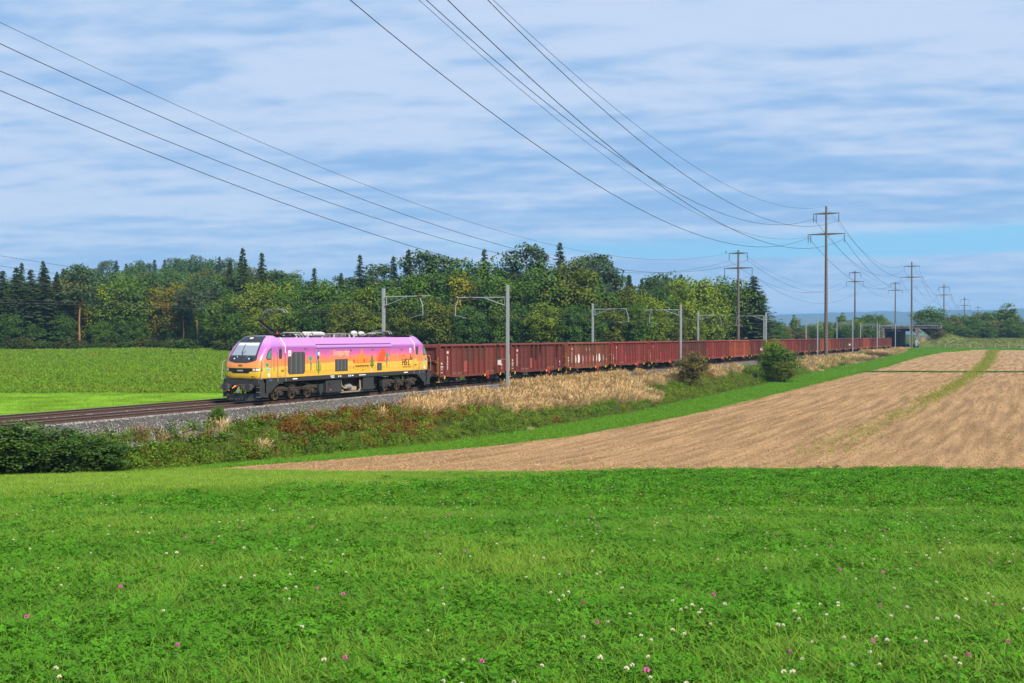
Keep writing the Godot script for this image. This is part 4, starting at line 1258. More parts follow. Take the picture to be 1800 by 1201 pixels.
		b.box(Vector3(s * 1.2, 0.48, 0.0), Vector3(0.3, 0.28, 0.6), 0.02)
		part(lo, "pipework", b.mesh(), M.pipe)
		b = MB.new()
		b.lathe([Vector2(0.0, -0.5), Vector2(0.1, -0.5), Vector2(0.12, -0.3), Vector2(0.2, -0.24), Vector2(0.2, 0.0), Vector2(0.15, 0.05), Vector2(0.15, 0.35), Vector2(0.08, 0.4), Vector2(0.0, 0.4)], Vector3(s * 1.15, 0.62, 0.55), Vector3(0, 0, 1), 14)
		part(lo, "compressor", b.mesh(), M.steel_grey)
	var b := MB.new()
	b.box(Vector3(0, 0.95, 0), Vector3(1.6, 0.9, 8.2), 0.05)
	b.box(Vector3(0, 1.35, 0), Vector3(2.6, 0.3, 19.0), 0.02)
	part(lo, "underframe", b.mesh(), M.underframe)
	b = MB.new()
	b.box(Vector3(0, 4.07, 0), Vector3(1.96, 0.1, 17.9))
	part(lo, "roof_deck", b.mesh(), M.roof_grey)
	loco_bogie(lo, 6.9)
	loco_bogie(lo, -6.9)
	loco_end(lo, 1.0)
	loco_end(lo, -1.0)
	# roof equipment
	for cx in [-0.32, 0.28]:
		b = MB.new()
		b.lathe([Vector2(0.0, -0.02), Vector2(0.1, 0.0), Vector2(0.17, 0.06), Vector2(0.185, 0.1), Vector2(0.175, 0.14), Vector2(0.175, 1.1), Vector2(0.15, 1.2), Vector2(0.12, 1.4), Vector2(0.0, 1.42)], Vector3(cx, 4.34, 3.95 if cx < 0 else 3.7), Vector3(0, 0, -1), 16)
		part(lo, "air_reservoir", b.mesh(), M.tank)
	for q in [[-1.6, 0.24], [-2.6, 0.2]]:
		b = MB.new()
		b.lathe([Vector2(0.0, -0.3), Vector2(0.14, -0.28), Vector2(q[1], -0.12), Vector2(q[1], 0.12), Vector2(0.16, 0.3), Vector2(0.0, 0.32)], Vector3(0.3, 4.36, q[0]), Vector3(0, 0, 1), 12)
		part(lo, "circuit_breaker", b.mesh(), M.tank)
	for z in [6.0, 5.3, 4.6, 2.1, 1.4, 0.7, 0.1, -0.6, -1.2, -3.3]:
		for x in [-0.45, 0.55]:
			b = MB.new()
			for k in 4: b.cyl(Vector3(x, 4.12 + k * 0.055, z), Vector3(x, 4.165 + k * 0.055, z), 0.075, 0.05, 8)
			part(lo, "roof_insulator", b.mesh(), M.tank if int(z * 10.0) % 2 == 0 else M.insulator)
	for x in [-0.45, 0.55]:
		b = MB.new()
		b.tube([Vector3(x, 4.37, 6.4), Vector3(x, 4.37, 1.8), Vector3(x, 4.4, 0.0), Vector3(x, 4.36, -4.0)], 0.022, 6)
		part(lo, "bus_bar", b.mesh(), M.steel_grey)
	b = MB.new()
	b.box(Vector3(0.2, 4.26, 1.75), Vector3(0.5, 0.26, 0.3), 0.03)
	b.box(Vector3(0.0, 4.28, -0.3), Vector3(0.7, 0.3, 0.5), 0.03)
	part(lo, "roof_boxes", b.mesh(), M.steel_grey)
	for f in [[7.1, 1.0, true], [-6.6, -1.0, false]]:
		var pn := Node3D.new()
		pn.name = "pantograph"
		lo.add_child(pn, true)
		pn.position = Vector3(0, 0, f[0])
		if f[1] < 0: pn.rotation.y = PI
		b = MB.new()
		b.box(Vector3(0, 4.2, -1.0), Vector3(1.2, 0.08, 2.6), 0.02)
		b.box(Vector3(0, 4.3, 0.3), Vector3(0.9, 0.1, 0.16), 0.02)
		for x in [-0.5, 0.5]: b.tube([Vector3(x, 4.3, 0.3), Vector3(x * 0.9, 4.42, -0.6), Vector3(x * 0.9, 4.4, -1.6), Vector3(x * 1.2, 4.18, -2.3)], 0.03, 6)
		part(pn, "base_frame", b.mesh(), M.rubber)
		b = MB.new()
		b.box(Vector3(0.15, 4.4, 0.45), Vector3(0.12, 0.14, 0.1), 0.02)
		part(pn, "spring_box", b.mesh(), M.red_paint)
		for k in 4:
			b = MB.new()
			b.tube([Vector3(0.62, 4.12, -1.2 - k * 0.35), Vector3(0.6, 4.28, -1.05 - k * 0.35), Vector3(0.3, 4.45, -0.8 - k * 0.35), Vector3(-0.2, 4.46, -0.7 - k * 0.35)], 0.022, 6)
			part(pn, "flexible_lead", b.mesh(), M.tank)
		var knee := Vector3(0, 5.24, 2.2) if f[2] else Vector3(0, 4.46, 1.9)
		var head := Vector3(0, 5.5, 0.55) if f[2] else Vector3(0, 4.56, -0.6)
		if f[2]: head = Vector3(0, 5.96, 0.4)
		b = MB.new()
		b.cyl(Vector3(0, 4.36, 0.05), knee, 0.085, 0.07, 8)
		part(pn, "lower_arm", b.mesh(), M.rubber)
		b = MB.new()
		b.cyl(Vector3(0.08, 4.34, 0.75), knee + Vector3(0, -0.08, 0.12), 0.012, 0.012, 5)
		part(pn, "guide_rod", b.mesh(), M.steel_grey)
		b = MB.new()
		b.cyl(knee - Vector3(0.25, 0, 0), knee + Vector3(0.25, 0, 0), 0.04, 0.04, 8)
		for x in [-0.42, 0.42]: b.cyl(knee + Vector3(x * 0.45, 0, 0), head + Vector3(x, -0.05, 0), 0.045, 0.035, 7)
		part(pn, "upper_arm", b.mesh(), M.rubber)
		b = MB.new()
		for dz in [-0.16, 0.16]:
			var pts := []
			for k in 17:
				var a := -1.0 + k / 8.0
				pts.append(head + Vector3(a * 0.85, 0.03 - maxf(0.0, absf(a) - 0.62) ** 2 * 1.7, dz))
			b.tube(pts, 0.032, 6)
		for x in [-0.42, 0.42]: b.box(head + Vector3(x, -0.02, 0), Vector3(0.06, 0.05, 0.42), 0.01)
		part(pn, "collector_head", b.mesh(), M.steel_grey)

# ---------------------------------------------------------------- open wagons
func paint(r: float, g: float, b: float, wear: NoiseTexture2D, offset: float) -> StandardMaterial3D:
	var m := mat(r, g, b, 0.6)
	m.albedo_texture = wear
	m.uv1_triplanar = true
	m.uv1_scale = Vector3(0.55, 0.32, 0.55)
	m.uv1_offset = Vector3(offset, offset * 0.7, offset * 1.3)
	m.metallic_specular = 0.4
	return m

func wagon_bogie(wa: Node3D, z0: float) -> void:
	var bg := Node3D.new()
	bg.name = "bogie"
	wa.add_child(bg, true)
	bg.position.z = z0
	for dz in [-0.9, 0.9]:
		for s in [-1, 1]:
			var wh := part(bg, "wheel", M.wagon_wheel, M.wheel_steel)
			wh.position = Vector3(s * 0.755, 0.46, dz)
			if s < 0: wh.rotation.y = PI
		part(bg, "axle", M.wagon_axle, M.underframe).position.z = dz
	for s in [-1, 1]:
		var f := part(bg, "bogie_frame", M.wagon_frame, M.bogie_paint)
		f.position.x = s * 1.0
		for dz in [-0.9, 0.9]:
			var ab := part(bg, "axle_box", M.wagon_box, M.bogie_paint)
			ab.position = Vector3(s * 1.0, 0.46, dz)
			if s < 0: ab.rotation.y = PI
			for q in [-0.27, 0.27]: part(bg, "spring", M.wagon_spring, M.iron).position = Vector3(s * 1.02, 0.42, dz + q)

func make_wagon() -> Node3D:
	var wa := thing("open_wagon", "open wagon", "wagon", Vector3.ZERO, 0.0, "red open wagons of the train")
	var L := 6.36
	var bay := L * 2.0 / 12.0
	var pn := MB.new()
	pn.box(Vector3(0, 2.22, 0), Vector3(0.03, 2.3, bay - 0.02), 0.004)
	var panel := pn.mesh()
	pn = MB.new()
	pn.extrude(PackedVector2Array([Vector2(-0.07, 0), Vector2(0.07, 0), Vector2(0.055, 0.2), Vector2(-0.055, 0.2)]), Vector3(0, 1.0, 0), Vector3(0, 0, 1), Vector3(1, 0, 0), Vector3(0, 2.36, 0))
	var rib := pn.mesh()
	pn = MB.new()
	pn.box(Vector3(0.02, 2.2, 0), Vector3(0.03, 2.2, bay - 0.03), 0.006)
	for q in [[0.0, 3.2, bay - 0.06, 0.09], [0.0, 1.18, bay - 0.06, 0.12]]: pn.box(Vector3(0.05, q[1], 0), Vector3(0.05, q[3], q[2]), 0.01)
	for s in [-1, 1]: pn.box(Vector3(0.05, 2.2, s * (bay * 0.5 - 0.07)), Vector3(0.05, 2.1, 0.07), 0.01)
	var leafm := pn.mesh()
	pn = MB.new()
	pn.box(Vector3(0.09, 1.08, 0), Vector3(0.06, 0.1, 0.9), 0.01)
	for z in [-0.3, 0.3]: pn.box(Vector3(0.1, 1.12, z), Vector3(0.07, 0.22, 0.07), 0.01)
	var hinge := pn.mesh()
	for s in [-1.0, 1.0]:
		var turn := 0.0 if s > 0 else PI
		for k in 12:
			var z := -L + bay * (k + 0.5)
			var door: bool = k in [2, 3, 8, 9]
			var o := part(wa, "door_leaf" if door else "side_panel", leafm if door else panel, M.wagon_red)
			o.position = Vector3(s * 1.36, 0, z)
			o.rotation.y = turn
			if door:
				var h := part(o, "hinge", hinge, M.rust)
				h.position = Vector3.ZERO
		for k in 13:
			if k in [3, 9]: continue
			var o := part(wa, "side_post", rib, M.wagon_red)
			o.position = Vector3(s * 1.37, 0, -L + bay * k)
			o.rotation.y = turn
		var b := MB.new()
		b.extrude(PackedVector2Array([Vector2(-0.02, 0), Vector2(0.16, -0.02), Vector2(0.24, 0.03), Vector2(0.24, 0.1), Vector2(0.16, 0.16), Vector2(-0.02, 0.15)]), Vector3(s * 1.34, 3.34, -L - 0.05), Vector3(s, 0, 0), Vector3.UP, Vector3(0, 0, L * 2.0 + 0.1))
		part(wa, "top_rim", b.mesh(), M.wagon_red)
		b = MB.new()
		b.extrude(PackedVector2Array([Vector2(-L, 1.06), Vector2(-L, 0.86), Vector2(-4.6, 0.86), Vector2(-3.8, 0.78), Vector2(3.8, 0.78), Vector2(4.6, 0.86), Vector2(L, 0.86), Vector2(L, 1.06)]), Vector3(s * 1.35, 0, 0), Vector3(0, 0, 1), Vector3.UP, Vector3(s * 0.12, 0, 0))
		part(wa, "sole_bar", b.mesh(), M.wagon_red)
		# yellow hooks and corner ladder
		for z in [-5.4, 5.4, -2.2]:
			b = MB.new()
			b.tube([Vector3(s * 1.45, 0.95, z), Vector3(s * 1.5, 0.78, z), Vector3(s * 1.46, 0.68, z + 0.08)], 0.035, 6)
			part(wa, "rope_hook", b.mesh(), M.yellow)
		b = MB.new()
		b.tube([Vector3(s * 1.42, 1.0, s * (L + 0.12)), Vector3(s * 1.42, 2.5, s * (L + 0.12))], 0.018, 6)
		for k in 2: b.cyl(Vector3(s * 1.15, 1.15 + k * 0.9, s * (L + 0.13)), Vector3(s * 1.42, 1.15 + k * 0.9, s * (L + 0.13)), 0.016, 0.016, 5)
		part(wa, "ladder", b.mesh(), M.ladder_yellow)
		b = MB.new()
		b.box(Vector3(s * 1.3, 0.45, s * (L - 0.1)), Vector3(0.2, 0.04, 0.35), 0.01)
		b.cyl(Vector3(s * 1.32, 0.46, s * (L - 0.22)), Vector3(s * 1.32, 0.9, s * (L - 0.22)), 0.02, 0.02, 5)
		part(wa, "shunter_step", b.mesh(), M.ladder_yellow)
		# hand wheel
		b = MB.new()
		var pts := []
		for k in 17: pts.append(Vector3(s * 1.54, 0.78 + sin(TAU * k / 16.0) * 0.27, s * -2.6 + cos(TAU * k / 16.0) * 0.27))
		b.tube(pts, 0.022, 6)
		for k in 4: b.cyl(Vector3(s * 1.53, 0.78, s * -2.6), pts[k * 4 + 2], 0.018, 0.018, 5)
		b.cyl(Vector3(s * 1.3, 0.78, s * -2.6), Vector3(s * 1.56, 0.78, s * -2.6), 0.03, 0.03, 6)
		part(wa, "hand_brake_wheel", b.mesh(), M.signal_red)
		# stencilled data panels
		b = MB.new()
		for q in [[-5.75, 1.95, 0.22, 0.16], [-5.75, 1.7, 0.5, 0.07], [-5.75, 1.6, 0.42, 0.05], [-5.75, 1.45, 0.3, 0.05], [-5.75, 1.2, 0.4, 0.05], [-4.7, 2.85, 0.34, 0.2], [1.3, 1.6, 0.16, 0.26], [3.2, 1.5, 0.2, 0.18], [5.9, 1.6, 0.16, 0.2], [5.9, 1.3, 0.2, 0.06]]:
			b.box(Vector3(s * 1.378, q[1], -s * q[0] if s < 0 else -q[0]), Vector3(0.006, q[3], q[2]))
		for k in 9: b.box(Vector3(s * 1.378, 2.5 - k * 0.13, 4.72), Vector3(0.006, 0.09, 0.12 + 0.05 * (k % 2)))
		part(wa, "stencils", b.mesh(), M.faded_white).set_meta("kind", "stuff")
		for e in [-1.0, 1.0]:
			b = MB.new()
			b.cyl(Vector3(s * 0.875, 1.0, e * L), Vector3(s * 0.875, 1.0, e * 6.95), 0.1, 0.09, 10)
			b.cyl(Vector3(s * 0.875, 1.0, e * 6.95), Vector3(s * 0.875, 1.0, e * 7.0), 0.22, 0.22, 14)
			part(wa, "buffer", b.mesh(), M.iron)
	for e in [-1.0, 1.0]:
		var b := MB.new()
		b.box(Vector3(0, 2.2, e * (L - 0.02)), Vector3(2.72, 2.35, 0.04), 0.005)
		part(wa, "end_wall", b.mesh(), M.wagon_red)
		for y in [1.15, 2.15, 3.3]:
			b = MB.new()
			b.box(Vector3(0, y, e * (L + 0.06)), Vector3(2.76, 0.16, 0.13), 0.02)
			part(wa, "end_rib", b.mesh(), M.wagon_red)
		for s in [-1.0, 1.0]:
			b = MB.new()
			b.box(Vector3(s * 1.28, 2.2, e * (L + 0.05)), Vector3(0.2, 2.3, 0.1), 0.02)
			part(wa, "corner_post", b.mesh(), M.wagon_red)
		b = MB.new()
		b.box(Vector3(0, 1.02, e * (L + 0.08)), Vector3(2.6, 0.3, 0.18), 0.02)
		b.box(Vector3(0, 1.0, e * 6.6), Vector3(0.2, 0.2, 0.5), 0.03)
		part(wa, "head_stock", b.mesh(), M.underframe)
		wagon_bogie(wa, e * 4.5)
	var b := MB.new()
	b.box(Vector3(0, 1.1, 0), Vector3(2.7, 0.1, L * 2.0 - 0.1))
	part(wa, "floor", b.mesh(), M.rust)
	b = MB.new()
	b.box(Vector3(0, 0.9, 0), Vector3(0.5, 0.3, 12.0), 0.03)
	for z in [-2.4, -0.8, 0.8, 2.4]: b.box(Vector3(0, 0.95, z), Vector3(2.5, 0.18, 0.15), 0.02)
	b.cyl(Vector3(-0.9, 0.66, -0.4), Vector3(-0.9, 0.66, 0.6), 0.2, 0.2, 12)
	b.cyl(Vector3(0.75, 0.62, 1.6), Vector3(0.75, 0.62, 2.3), 0.17, 0.17, 12)
	b.box(Vector3(0.9, 0.62, 2.9), Vector3(0.4, 0.4, 0.5), 0.04)
	part(wa, "underframe", b.mesh(), M.underframe)
	b = MB.new()
	b.tube([Vector3(1.2, 0.7, 3.0), Vector3(1.25, 0.66, 2.7), Vector3(1.2, 0.7, 2.4)], 0.05, 6)
	b.box(Vector3(1.2, 0.62, 2.85), Vector3(0.2, 0.16, 0.2), 0.02)
	part(wa, "brake_valve", b.mesh(), M.pipe)
	return wa

func build_train() -> void:
	build_loco()
	var wear := noise_tex(1024, 0.018, 6, [[0.12, Color(0.42, 0.36, 0.34)], [0.32, Color(0.78, 0.74, 0.72)], [0.6, Color(0.95, 0.95, 0.95)], [0.88, Color(1, 1, 1)], [0.97, Color(1, 0.8, 0.66)]], 61)
	M.bogie_paint = mat(0.03, 0.032, 0.036, 0.7)
	M.wheel_steel = mat(0.075, 0.065, 0.058, 0.6, 0.2)
	M.rust = mat(0.16, 0.075, 0.04, 0.9)
	M.ladder_yellow = mat(0.5, 0.33, 0.03, 0.6)
	M.signal_red = mat(0.6, 0.03, 0.035, 0.45)
	M.faded_white = mat(0.52, 0.47, 0.45, 0.7)
	M.wagon_wheel = wheel_mesh(0.46, 0.13)
	var b := MB.new()
	b.cyl(Vector3(-0.75, 0.46, 0), Vector3(0.75, 0.46, 0), 0.08, 0.08, 10)
	M.wagon_axle = b.mesh()
	b = MB.new()
	b.extrude(PackedVector2Array([Vector2(-1.5, 0.62), Vector2(-1.4, 0.82), Vector2(-0.6, 0.84), Vector2(-0.4, 0.72), Vector2(0.4, 0.72), Vector2(0.6, 0.84), Vector2(1.4, 0.82), Vector2(1.5, 0.62), Vector2(0.6, 0.62), Vector2(0.35, 0.42), Vector2(-0.35, 0.42), Vector2(-0.6, 0.62)]), Vector3(-0.08, 0, 0), Vector3(0, 0, 1), Vector3.UP, Vector3(0.16, 0, 0))
	M.wagon_frame = b.mesh()
	b = MB.new()
	b.box(Vector3(0.02, 0, 0), Vector3(0.22, 0.28, 0.34), 0.05)
	b.cyl(Vector3(0.12, 0, 0), Vector3(0.18, 0, 0), 0.13, 0.11, 12)
	M.wagon_box = b.mesh()
	M.wagon_spring = coil(Vector3.ZERO, 0.075, 0.24, 4).mesh()
	# shades of old paint: [main colour, words]
	var crimson := [0.235, 0.045, 0.04]
	var brick := [0.33, 0.08, 0.042]
	var oxide := [0.19, 0.048, 0.038]
	var brown := [0.125, 0.045, 0.038]
	var maroon := [0.165, 0.042, 0.037]
	var order := [oxide, maroon, [0.225, 0.075, 0.045], crimson, crimson, brown, crimson, brick, maroon, oxide, crimson, maroon, brown, brick, oxide, brown, maroon, maroon, brick, maroon, oxide, maroon, oxide]
	var nth := ["first", "second", "third", "fourth", "fifth", "sixth", "seventh", "eighth", "ninth", "tenth", "eleventh", "twelfth", "thirteenth", "fourteenth", "fifteenth", "sixteenth", "seventeenth", "eighteenth", "nineteenth", "twentieth", "twenty-first", "twenty-second", "last"]
	M.wagon_red = paint(0.2, 0.04, 0.04, wear, 0.0)
	var first := make_wagon()
	var r := RandomNumberGenerator.new()
	r.seed = 5
	for k in 23:
		var wa: Node3D = first
		if k > 0:
			wa = first.duplicate()
			wa.name = numbered("open_wagon")
			add_child(wa)
		wa.position = Vector3(NEAR_TRACK, 0, -(82.4 + 14.02 * k + 7.01))
		var c: Array = order[k]
		var shade := "dark red" if c in [oxide, maroon] else ("bright crimson" if c == crimson else ("orange-red" if c == brick else ("rusty orange-brown" if k == 2 else "dark brown-red")))
		var extra: String = {0: " with bare brown panels and red hand wheel", 1: " with scraped brown panels", 2: " with white and pink graffiti"}.get(k, "")
		var lab: String = shade + " open wagon" + extra + ", " + nth[k] + (" behind the locomotive" if k < 22 else " of the train, by the bridge")
		tag(wa, lab, "wagon", "red open wagons of the train")
		var main := paint(c[0], c[1], c[2], wear, r.randf() * 5.0)
		var main_b := paint(c[0] * 0.8, c[1] * 0.85, c[2] * 0.85, wear, r.randf() * 5.0)
		var bare := paint(0.10, 0.055, 0.04, wear, r.randf() * 5.0)
		var fresh := paint(0.36, 0.09, 0.07, wear, 0.3)
		var i := 0
		for ch in wa.get_children():
			if not ch is MeshInstance3D: continue
			var nm := String(ch.name)
			if nm.begins_with("side_panel") or nm.begins_with("door_leaf"):
				ch.material_override = main if r.randf() < 0.7 else main_b
				if nm.begins_with("side_panel") and k < 2 and ch.position.x > 0.0:
					var bayno := int((ch.position.z + 6.36) / 1.06)
					if (k == 0 and bayno in [1, 4, 5, 6, 7]) or (k == 1 and bayno in [5, 6, 7, 1]): scraped(ch, bare, r.randf_range(0.55, 0.95), r)
				i += 1
			elif nm.begins_with("side_post") or nm.begins_with("sole_bar") or nm.begins_with("end_") or nm.begins_with("top_rim") or nm.begins_with("corner_post"): ch.material_override = main
		if k == 2: graffiti(wa)
		if k == 0:
			var q := MB.new()
			q.box(Vector3(1.379, 1.62, 1.6), Vector3(0.006, 0.95, 0.92))
			part(wa, "paint_patch", q.mesh(), fresh)

# a panel whose upper paint has worn off in an irregular sheet
func scraped(panel: Node3D, m: Material, reach: float, r: RandomNumberGenerator) -> void:
	var q := MB.new()
	var pts := PackedVector2Array([Vector2(-0.47, 3.33), Vector2(0.47, 3.33)])
	var n := 9
	for k in n + 1: pts.append(Vector2(0.47 - 0.94 * k / n, 3.33 - reach * 1.7 + r.randf_range(-0.14, 0.14)))
	q.extrude(pts, Vector3(0.016, 0, 0), Vector3(0, 0, 1), Vector3.UP, Vector3(0.004, 0, 0))
	part(panel, "bare_metal", q.mesh(), m)

func graffiti(wa: Node3D) -> void:
	var r := RandomNumberGenerator.new()
	r.seed = 77
	var white := mat(0.6, 0.56, 0.56, 0.6)
	var pink := mat(0.36, 0.12, 0.17, 0.6)
	var lilac := mat(0.38, 0.28, 0.42, 0.6)
	for k in 9:
		var z := 3.9 - k * 1.06
		var q := MB.new()
		var pts := PackedVector2Array()
		for j in 11:
			var a := TAU * j / 11.0
			pts.append(Vector2(z + cos(a) * (0.26 + r.randf() * 0.14), 1.75 + sin(a) * (0.36 + r.randf() * 0.2)))
		q.extrude(pts, Vector3(1.4, 0, 0), Vector3(0, 0, 1), Vector3.UP, Vector3(0.012, 0, 0))
		part(wa, "graffiti_letter", q.mesh(), [white, white, lilac, pink, pink, white, white, white, lilac][k])
		if k in [3, 4]:
			q = MB.new()
			q.box(Vector3(1.39, 2.75, z), Vector3(0.006, 0.34, 0.5))
			part(wa, "pale_patch", q.mesh(), white)

func make_pole(at: Vector3, top: float, label: String, arms: Array, drop: float, double_side: bool) -> void:
	# arms: [height, half length] pairs, top one first
	var o := thing("transmission_pole", label, "pole", at, 0.0, "concrete transmission poles")
	var b := MB.new()
	b.cyl(Vector3(0, -0.6, 0), Vector3(0, top * 0.5, 0), 0.42, 0.32, 12)
	b.cyl(Vector3(0, top * 0.5, 0), Vector3(0, top, 0), 0.32, 0.2, 12)
	part(o, "shaft", b.mesh(), M.pole_concrete)
	for a in arms:
		b = MB.new()
		for s in [-1.0, 1.0]:
			b.extrude(PackedVector2Array([Vector2(0, -0.2), Vector2(a[1], -0.02), Vector2(a[1], 0.1), Vector2(0, 0.26)]), Vector3(0, a[0], -0.12), Vector3(s, 0, 0), Vector3.UP, Vector3(0, 0, 0.24))
		part(o, "crossarm", b.mesh(), M.pole_concrete)
		for s in [-1.0, 1.0]:
			b = MB.new()
			var dx: Array = [0.0]
			if double_side and s < 0: dx = [0.0, 0.55]
			for q in dx:
				var x: float = s * (a[1] - 0.12 - q)
				b.cyl(Vector3(x, a[0], 0), Vector3(x, a[0] - drop, 0), 0.04, 0.04, 6)
				for k in int(drop / 0.16): b.cyl(Vector3(x, a[0] - 0.25 - k * 0.13, 0), Vector3(x, a[0] - 0.32 - k * 0.13, 0), 0.13, 0.08, 8)
			part(o, "insulator", b.mesh(), M.pole_insulator)

func strung(called: String, pts: Array, a: float, tm: float, label: String, r: float, group: String) -> void:
	# pts: [t, x, y] supports along the railway; the first span follows a parabola with its low point at tm, later ones sag by 6.5 m
	var b := MB.new()
	for k in pts.size() - 1:
		var p: Array = pts[k]
		var q: Array = pts[k + 1]
		var line := []
		var n := 26
		for j in n + 1:
			var w := float(j) / n
			var t: float = lerpf(p[0], q[0], w)
			var y: float = 0.0
			if k == 0 and a > 0.0: y = q[2] - a * (q[0] - tm) ** 2 + a * (t - tm) ** 2
			else: y = lerpf(p[2], q[2], w) - 6.5 * (absf(q[0] - p[0]) / 190.0) ** 2 * 4.0 * w * (1.0 - w)
			line.append(Vector3(lerpf(p[1], q[1], w), y, -t))
		b.tube(line, r, 5)
	tag(part(self, called, b.mesh(), M.cable), label, "power line", group)

func build_power_lines() -> void:
	M.pole_concrete = mat(0.15, 0.115, 0.095, 0.85)
	M.pole_concrete.albedo_texture = noise_tex(512, 0.02, 4, [[0.2, Color(0.75, 0.74, 0.73)], [0.8, Color(1, 1, 1)]], 81)
	M.pole_concrete.uv1_triplanar = true; M.pole_concrete.uv1_scale = Vector3.ONE * 0.4
	M.pole_insulator = mat(0.09, 0.085, 0.085, 0.4)
	M.cable = mat(0.035, 0.038, 0.045, 0.6)
	# the row on the field side of the railway
	var row := [[32.0, -41.0, 43.5], [252.7, -41.0, 31.9], [442.0, -41.3, 31.0], [627.0, -43.0, 30.5], [830.0, -44.0, 30.0], [1050.0, -45.0, 29.5]]
	var labs := ["tall dark transmission pole standing beyond the tracks' near end", "tallest dark transmission pole with paired hanging insulators, beside the wagons", "dark transmission pole with two short crossarms next to the road bridge", "transmission pole rising behind the birch beside the bridge", "thin distant transmission pole behind the roadside trees", "thinnest most distant transmission pole above the roadside trees"]
	for k in row.size():
		var p: Array = row[k]
		var base := height(p[1], -p[0]) if p[0] < 500.0 else 0.0
		var up: float = p[2] - base
		make_pole(Vector3(p[1], base, -p[0]), up, labs[k], [[up - 1.6, 2.75], [up - 5.6 - (0.4 if k == 1 else 0.0), 3.9]], 1.9 if k == 1 else (0.6 if k == 2 else 1.8), k == 1)
	var wires := [["thin earth wire running to the top of the tallest pole", -41.0, 0.0, 0.022, 0.0], ["upper power conductor on the forest side of the tallest pole", -43.6, -2.6, 0.034, -2.7], ["upper power conductor on the field side of the tallest pole", -38.4, -3.1, 0.034, 2.7], ["lower power conductor on the forest side of the tallest pole", -44.7, -6.6, 0.036, -3.8], ["lower power conductor on the field side of the tallest pole", -37.3, -7.1, 0.036, 3.8], ["thin middle cable fixed to the shaft of the tallest pole", -41.2, -5.3, 0.02, 0.0]]
	for w in wires:
		var pts := []
		for k in row.size():
			var p: Array = row[k]
			pts.append([p[0], p[1] + (w[1] + 41.0), p[2] + w[2]])
		strung("power_cable", pts, 0.00095 if w[2] < 0.0 else 0.00085, 170.0, w[0], w[3], "power cables of the field-side poles")
	# the row on the forest side
	row = [[50.0, -65.0, 26.0], [274.0, -65.0, 24.65], [469.0, -65.0, 29.7], [602.0, -64.0, 31.0]]
	labs = ["transmission pole standing in the hay meadow beyond the tracks", "brown transmission pole in front of the broadleaf trees with hanging insulators", "slim transmission pole with paired insulators between the far trees", "transmission pole seen above the road bridge"]
	for k in row.size():
		var p: Array = row[k]
		var base := height(p[1], -p[0])
		var up: float = p[2] - base
		make_pole(Vector3(p[1], base, -p[0]), up, labs[k], [[up - 0.75, 2.3], [up - 4.3, 3.45]], 1.7, false)
	wires = [["thin earth wire over the forest-side poles", 0.0, 0.0, 0.02], ["upper power conductor on the outer side of the forest-side poles", -2.2, -2.45, 0.03], ["upper power conductor on the track side of the forest-side poles", 2.2, -2.45, 0.03], ["lower power conductor on the track side of the forest-side poles", 3.3, -6.0, 0.03]]
	for w in wires:
		var pts := []
		for p in row: pts.append([p[0], p[1] + w[1], p[2] + w[2]])
		strung("power_cable", pts, 0.00066, 170.0, w[0], w[3], "power cables of the forest-side poles")
	var b := MB.new()
	# a lower pair of wires crossing the crop field into the wood
	for w in [[14.6, "upper thin wire crossing the crop field into the wood"], [13.3, "lower thin wire crossing the crop field into the wood"]]:
		b = MB.new()
		b.tube(sagging(Vector3(-118.2, w[0], -100.0), Vector3(-160.0, w[0], -214.0), 0.5, 16), 0.022, 5)
		tag(part(self, "overhead_wire", b.mesh(), M.cable), w[1], "wire", "wires over the crop field")
	for p in [[-118.2, -100.0], [-160.0, -214.0]]:
		var o := thing("wooden_pole", "plain wooden pole beside the crop field" if p[1] > -150.0 else "plain wooden pole hidden among the forest trees", "pole", Vector3(p[0], height(p[0], p[1]), p[1]))
		b = MB.new()
		b.cyl(Vector3(0, -0.5, 0), Vector3(0, 15.6, 0), 0.16, 0.11, 10)
		part(o, "shaft", b.mesh(), M.pole_concrete)
		b = MB.new()
		b.box(Vector3(0, 14.4, 0.15), Vector3(1.2, 0.12, 0.1), 0.01)
		part(o, "crossarm", b.mesh(), M.pole_concrete)
	# bird resting on the forest-side earth wire
	var t := 262.0
	var y := 24.65 - 0.00066 * (274.0 - 170.0) ** 2 + 0.00066 * (t - 170.0) ** 2
	b = MB.new()
	b.lathe([Vector2(0.0, -0.3), Vector2(0.05, -0.28), Vector2(0.07, -0.05), Vector2(0.12, 0.08), Vector2(0.11, 0.2), Vector2(0.07, 0.27), Vector2(0.075, 0.33), Vector2(0.05, 0.38), Vector2(0.0, 0.4)], Vector3.ZERO, Vector3(0, 0.75, 0.66).normalized(), 10)
	b.cyl(Vector3(0, 0.27, 0.24), Vector3(0, 0.25, 0.33), 0.02, 0.003, 6)
	var bird := part(self, "bird", b.mesh(), M.rubber)
	bird.position = Vector3(-65.0, y + 0.24, -t)
	tag(bird, "small dark bird perched on the thin earth wire", "bird")

func bank_at(x: float, a: float, top: float) -> float:
	return lerpf(-1.2, top, smoothstep(0.0, 0.5, a)) + noise_b.get_noise_2d(x * 2.0, a * 20.0) * 0.3

func bank_out(x: float, a: float) -> float:
	# how far in front of the bridge face a place on the bank lies
	return 16.0 - a * 40.0 + minf(0.0, x - 22.0) * 0.6

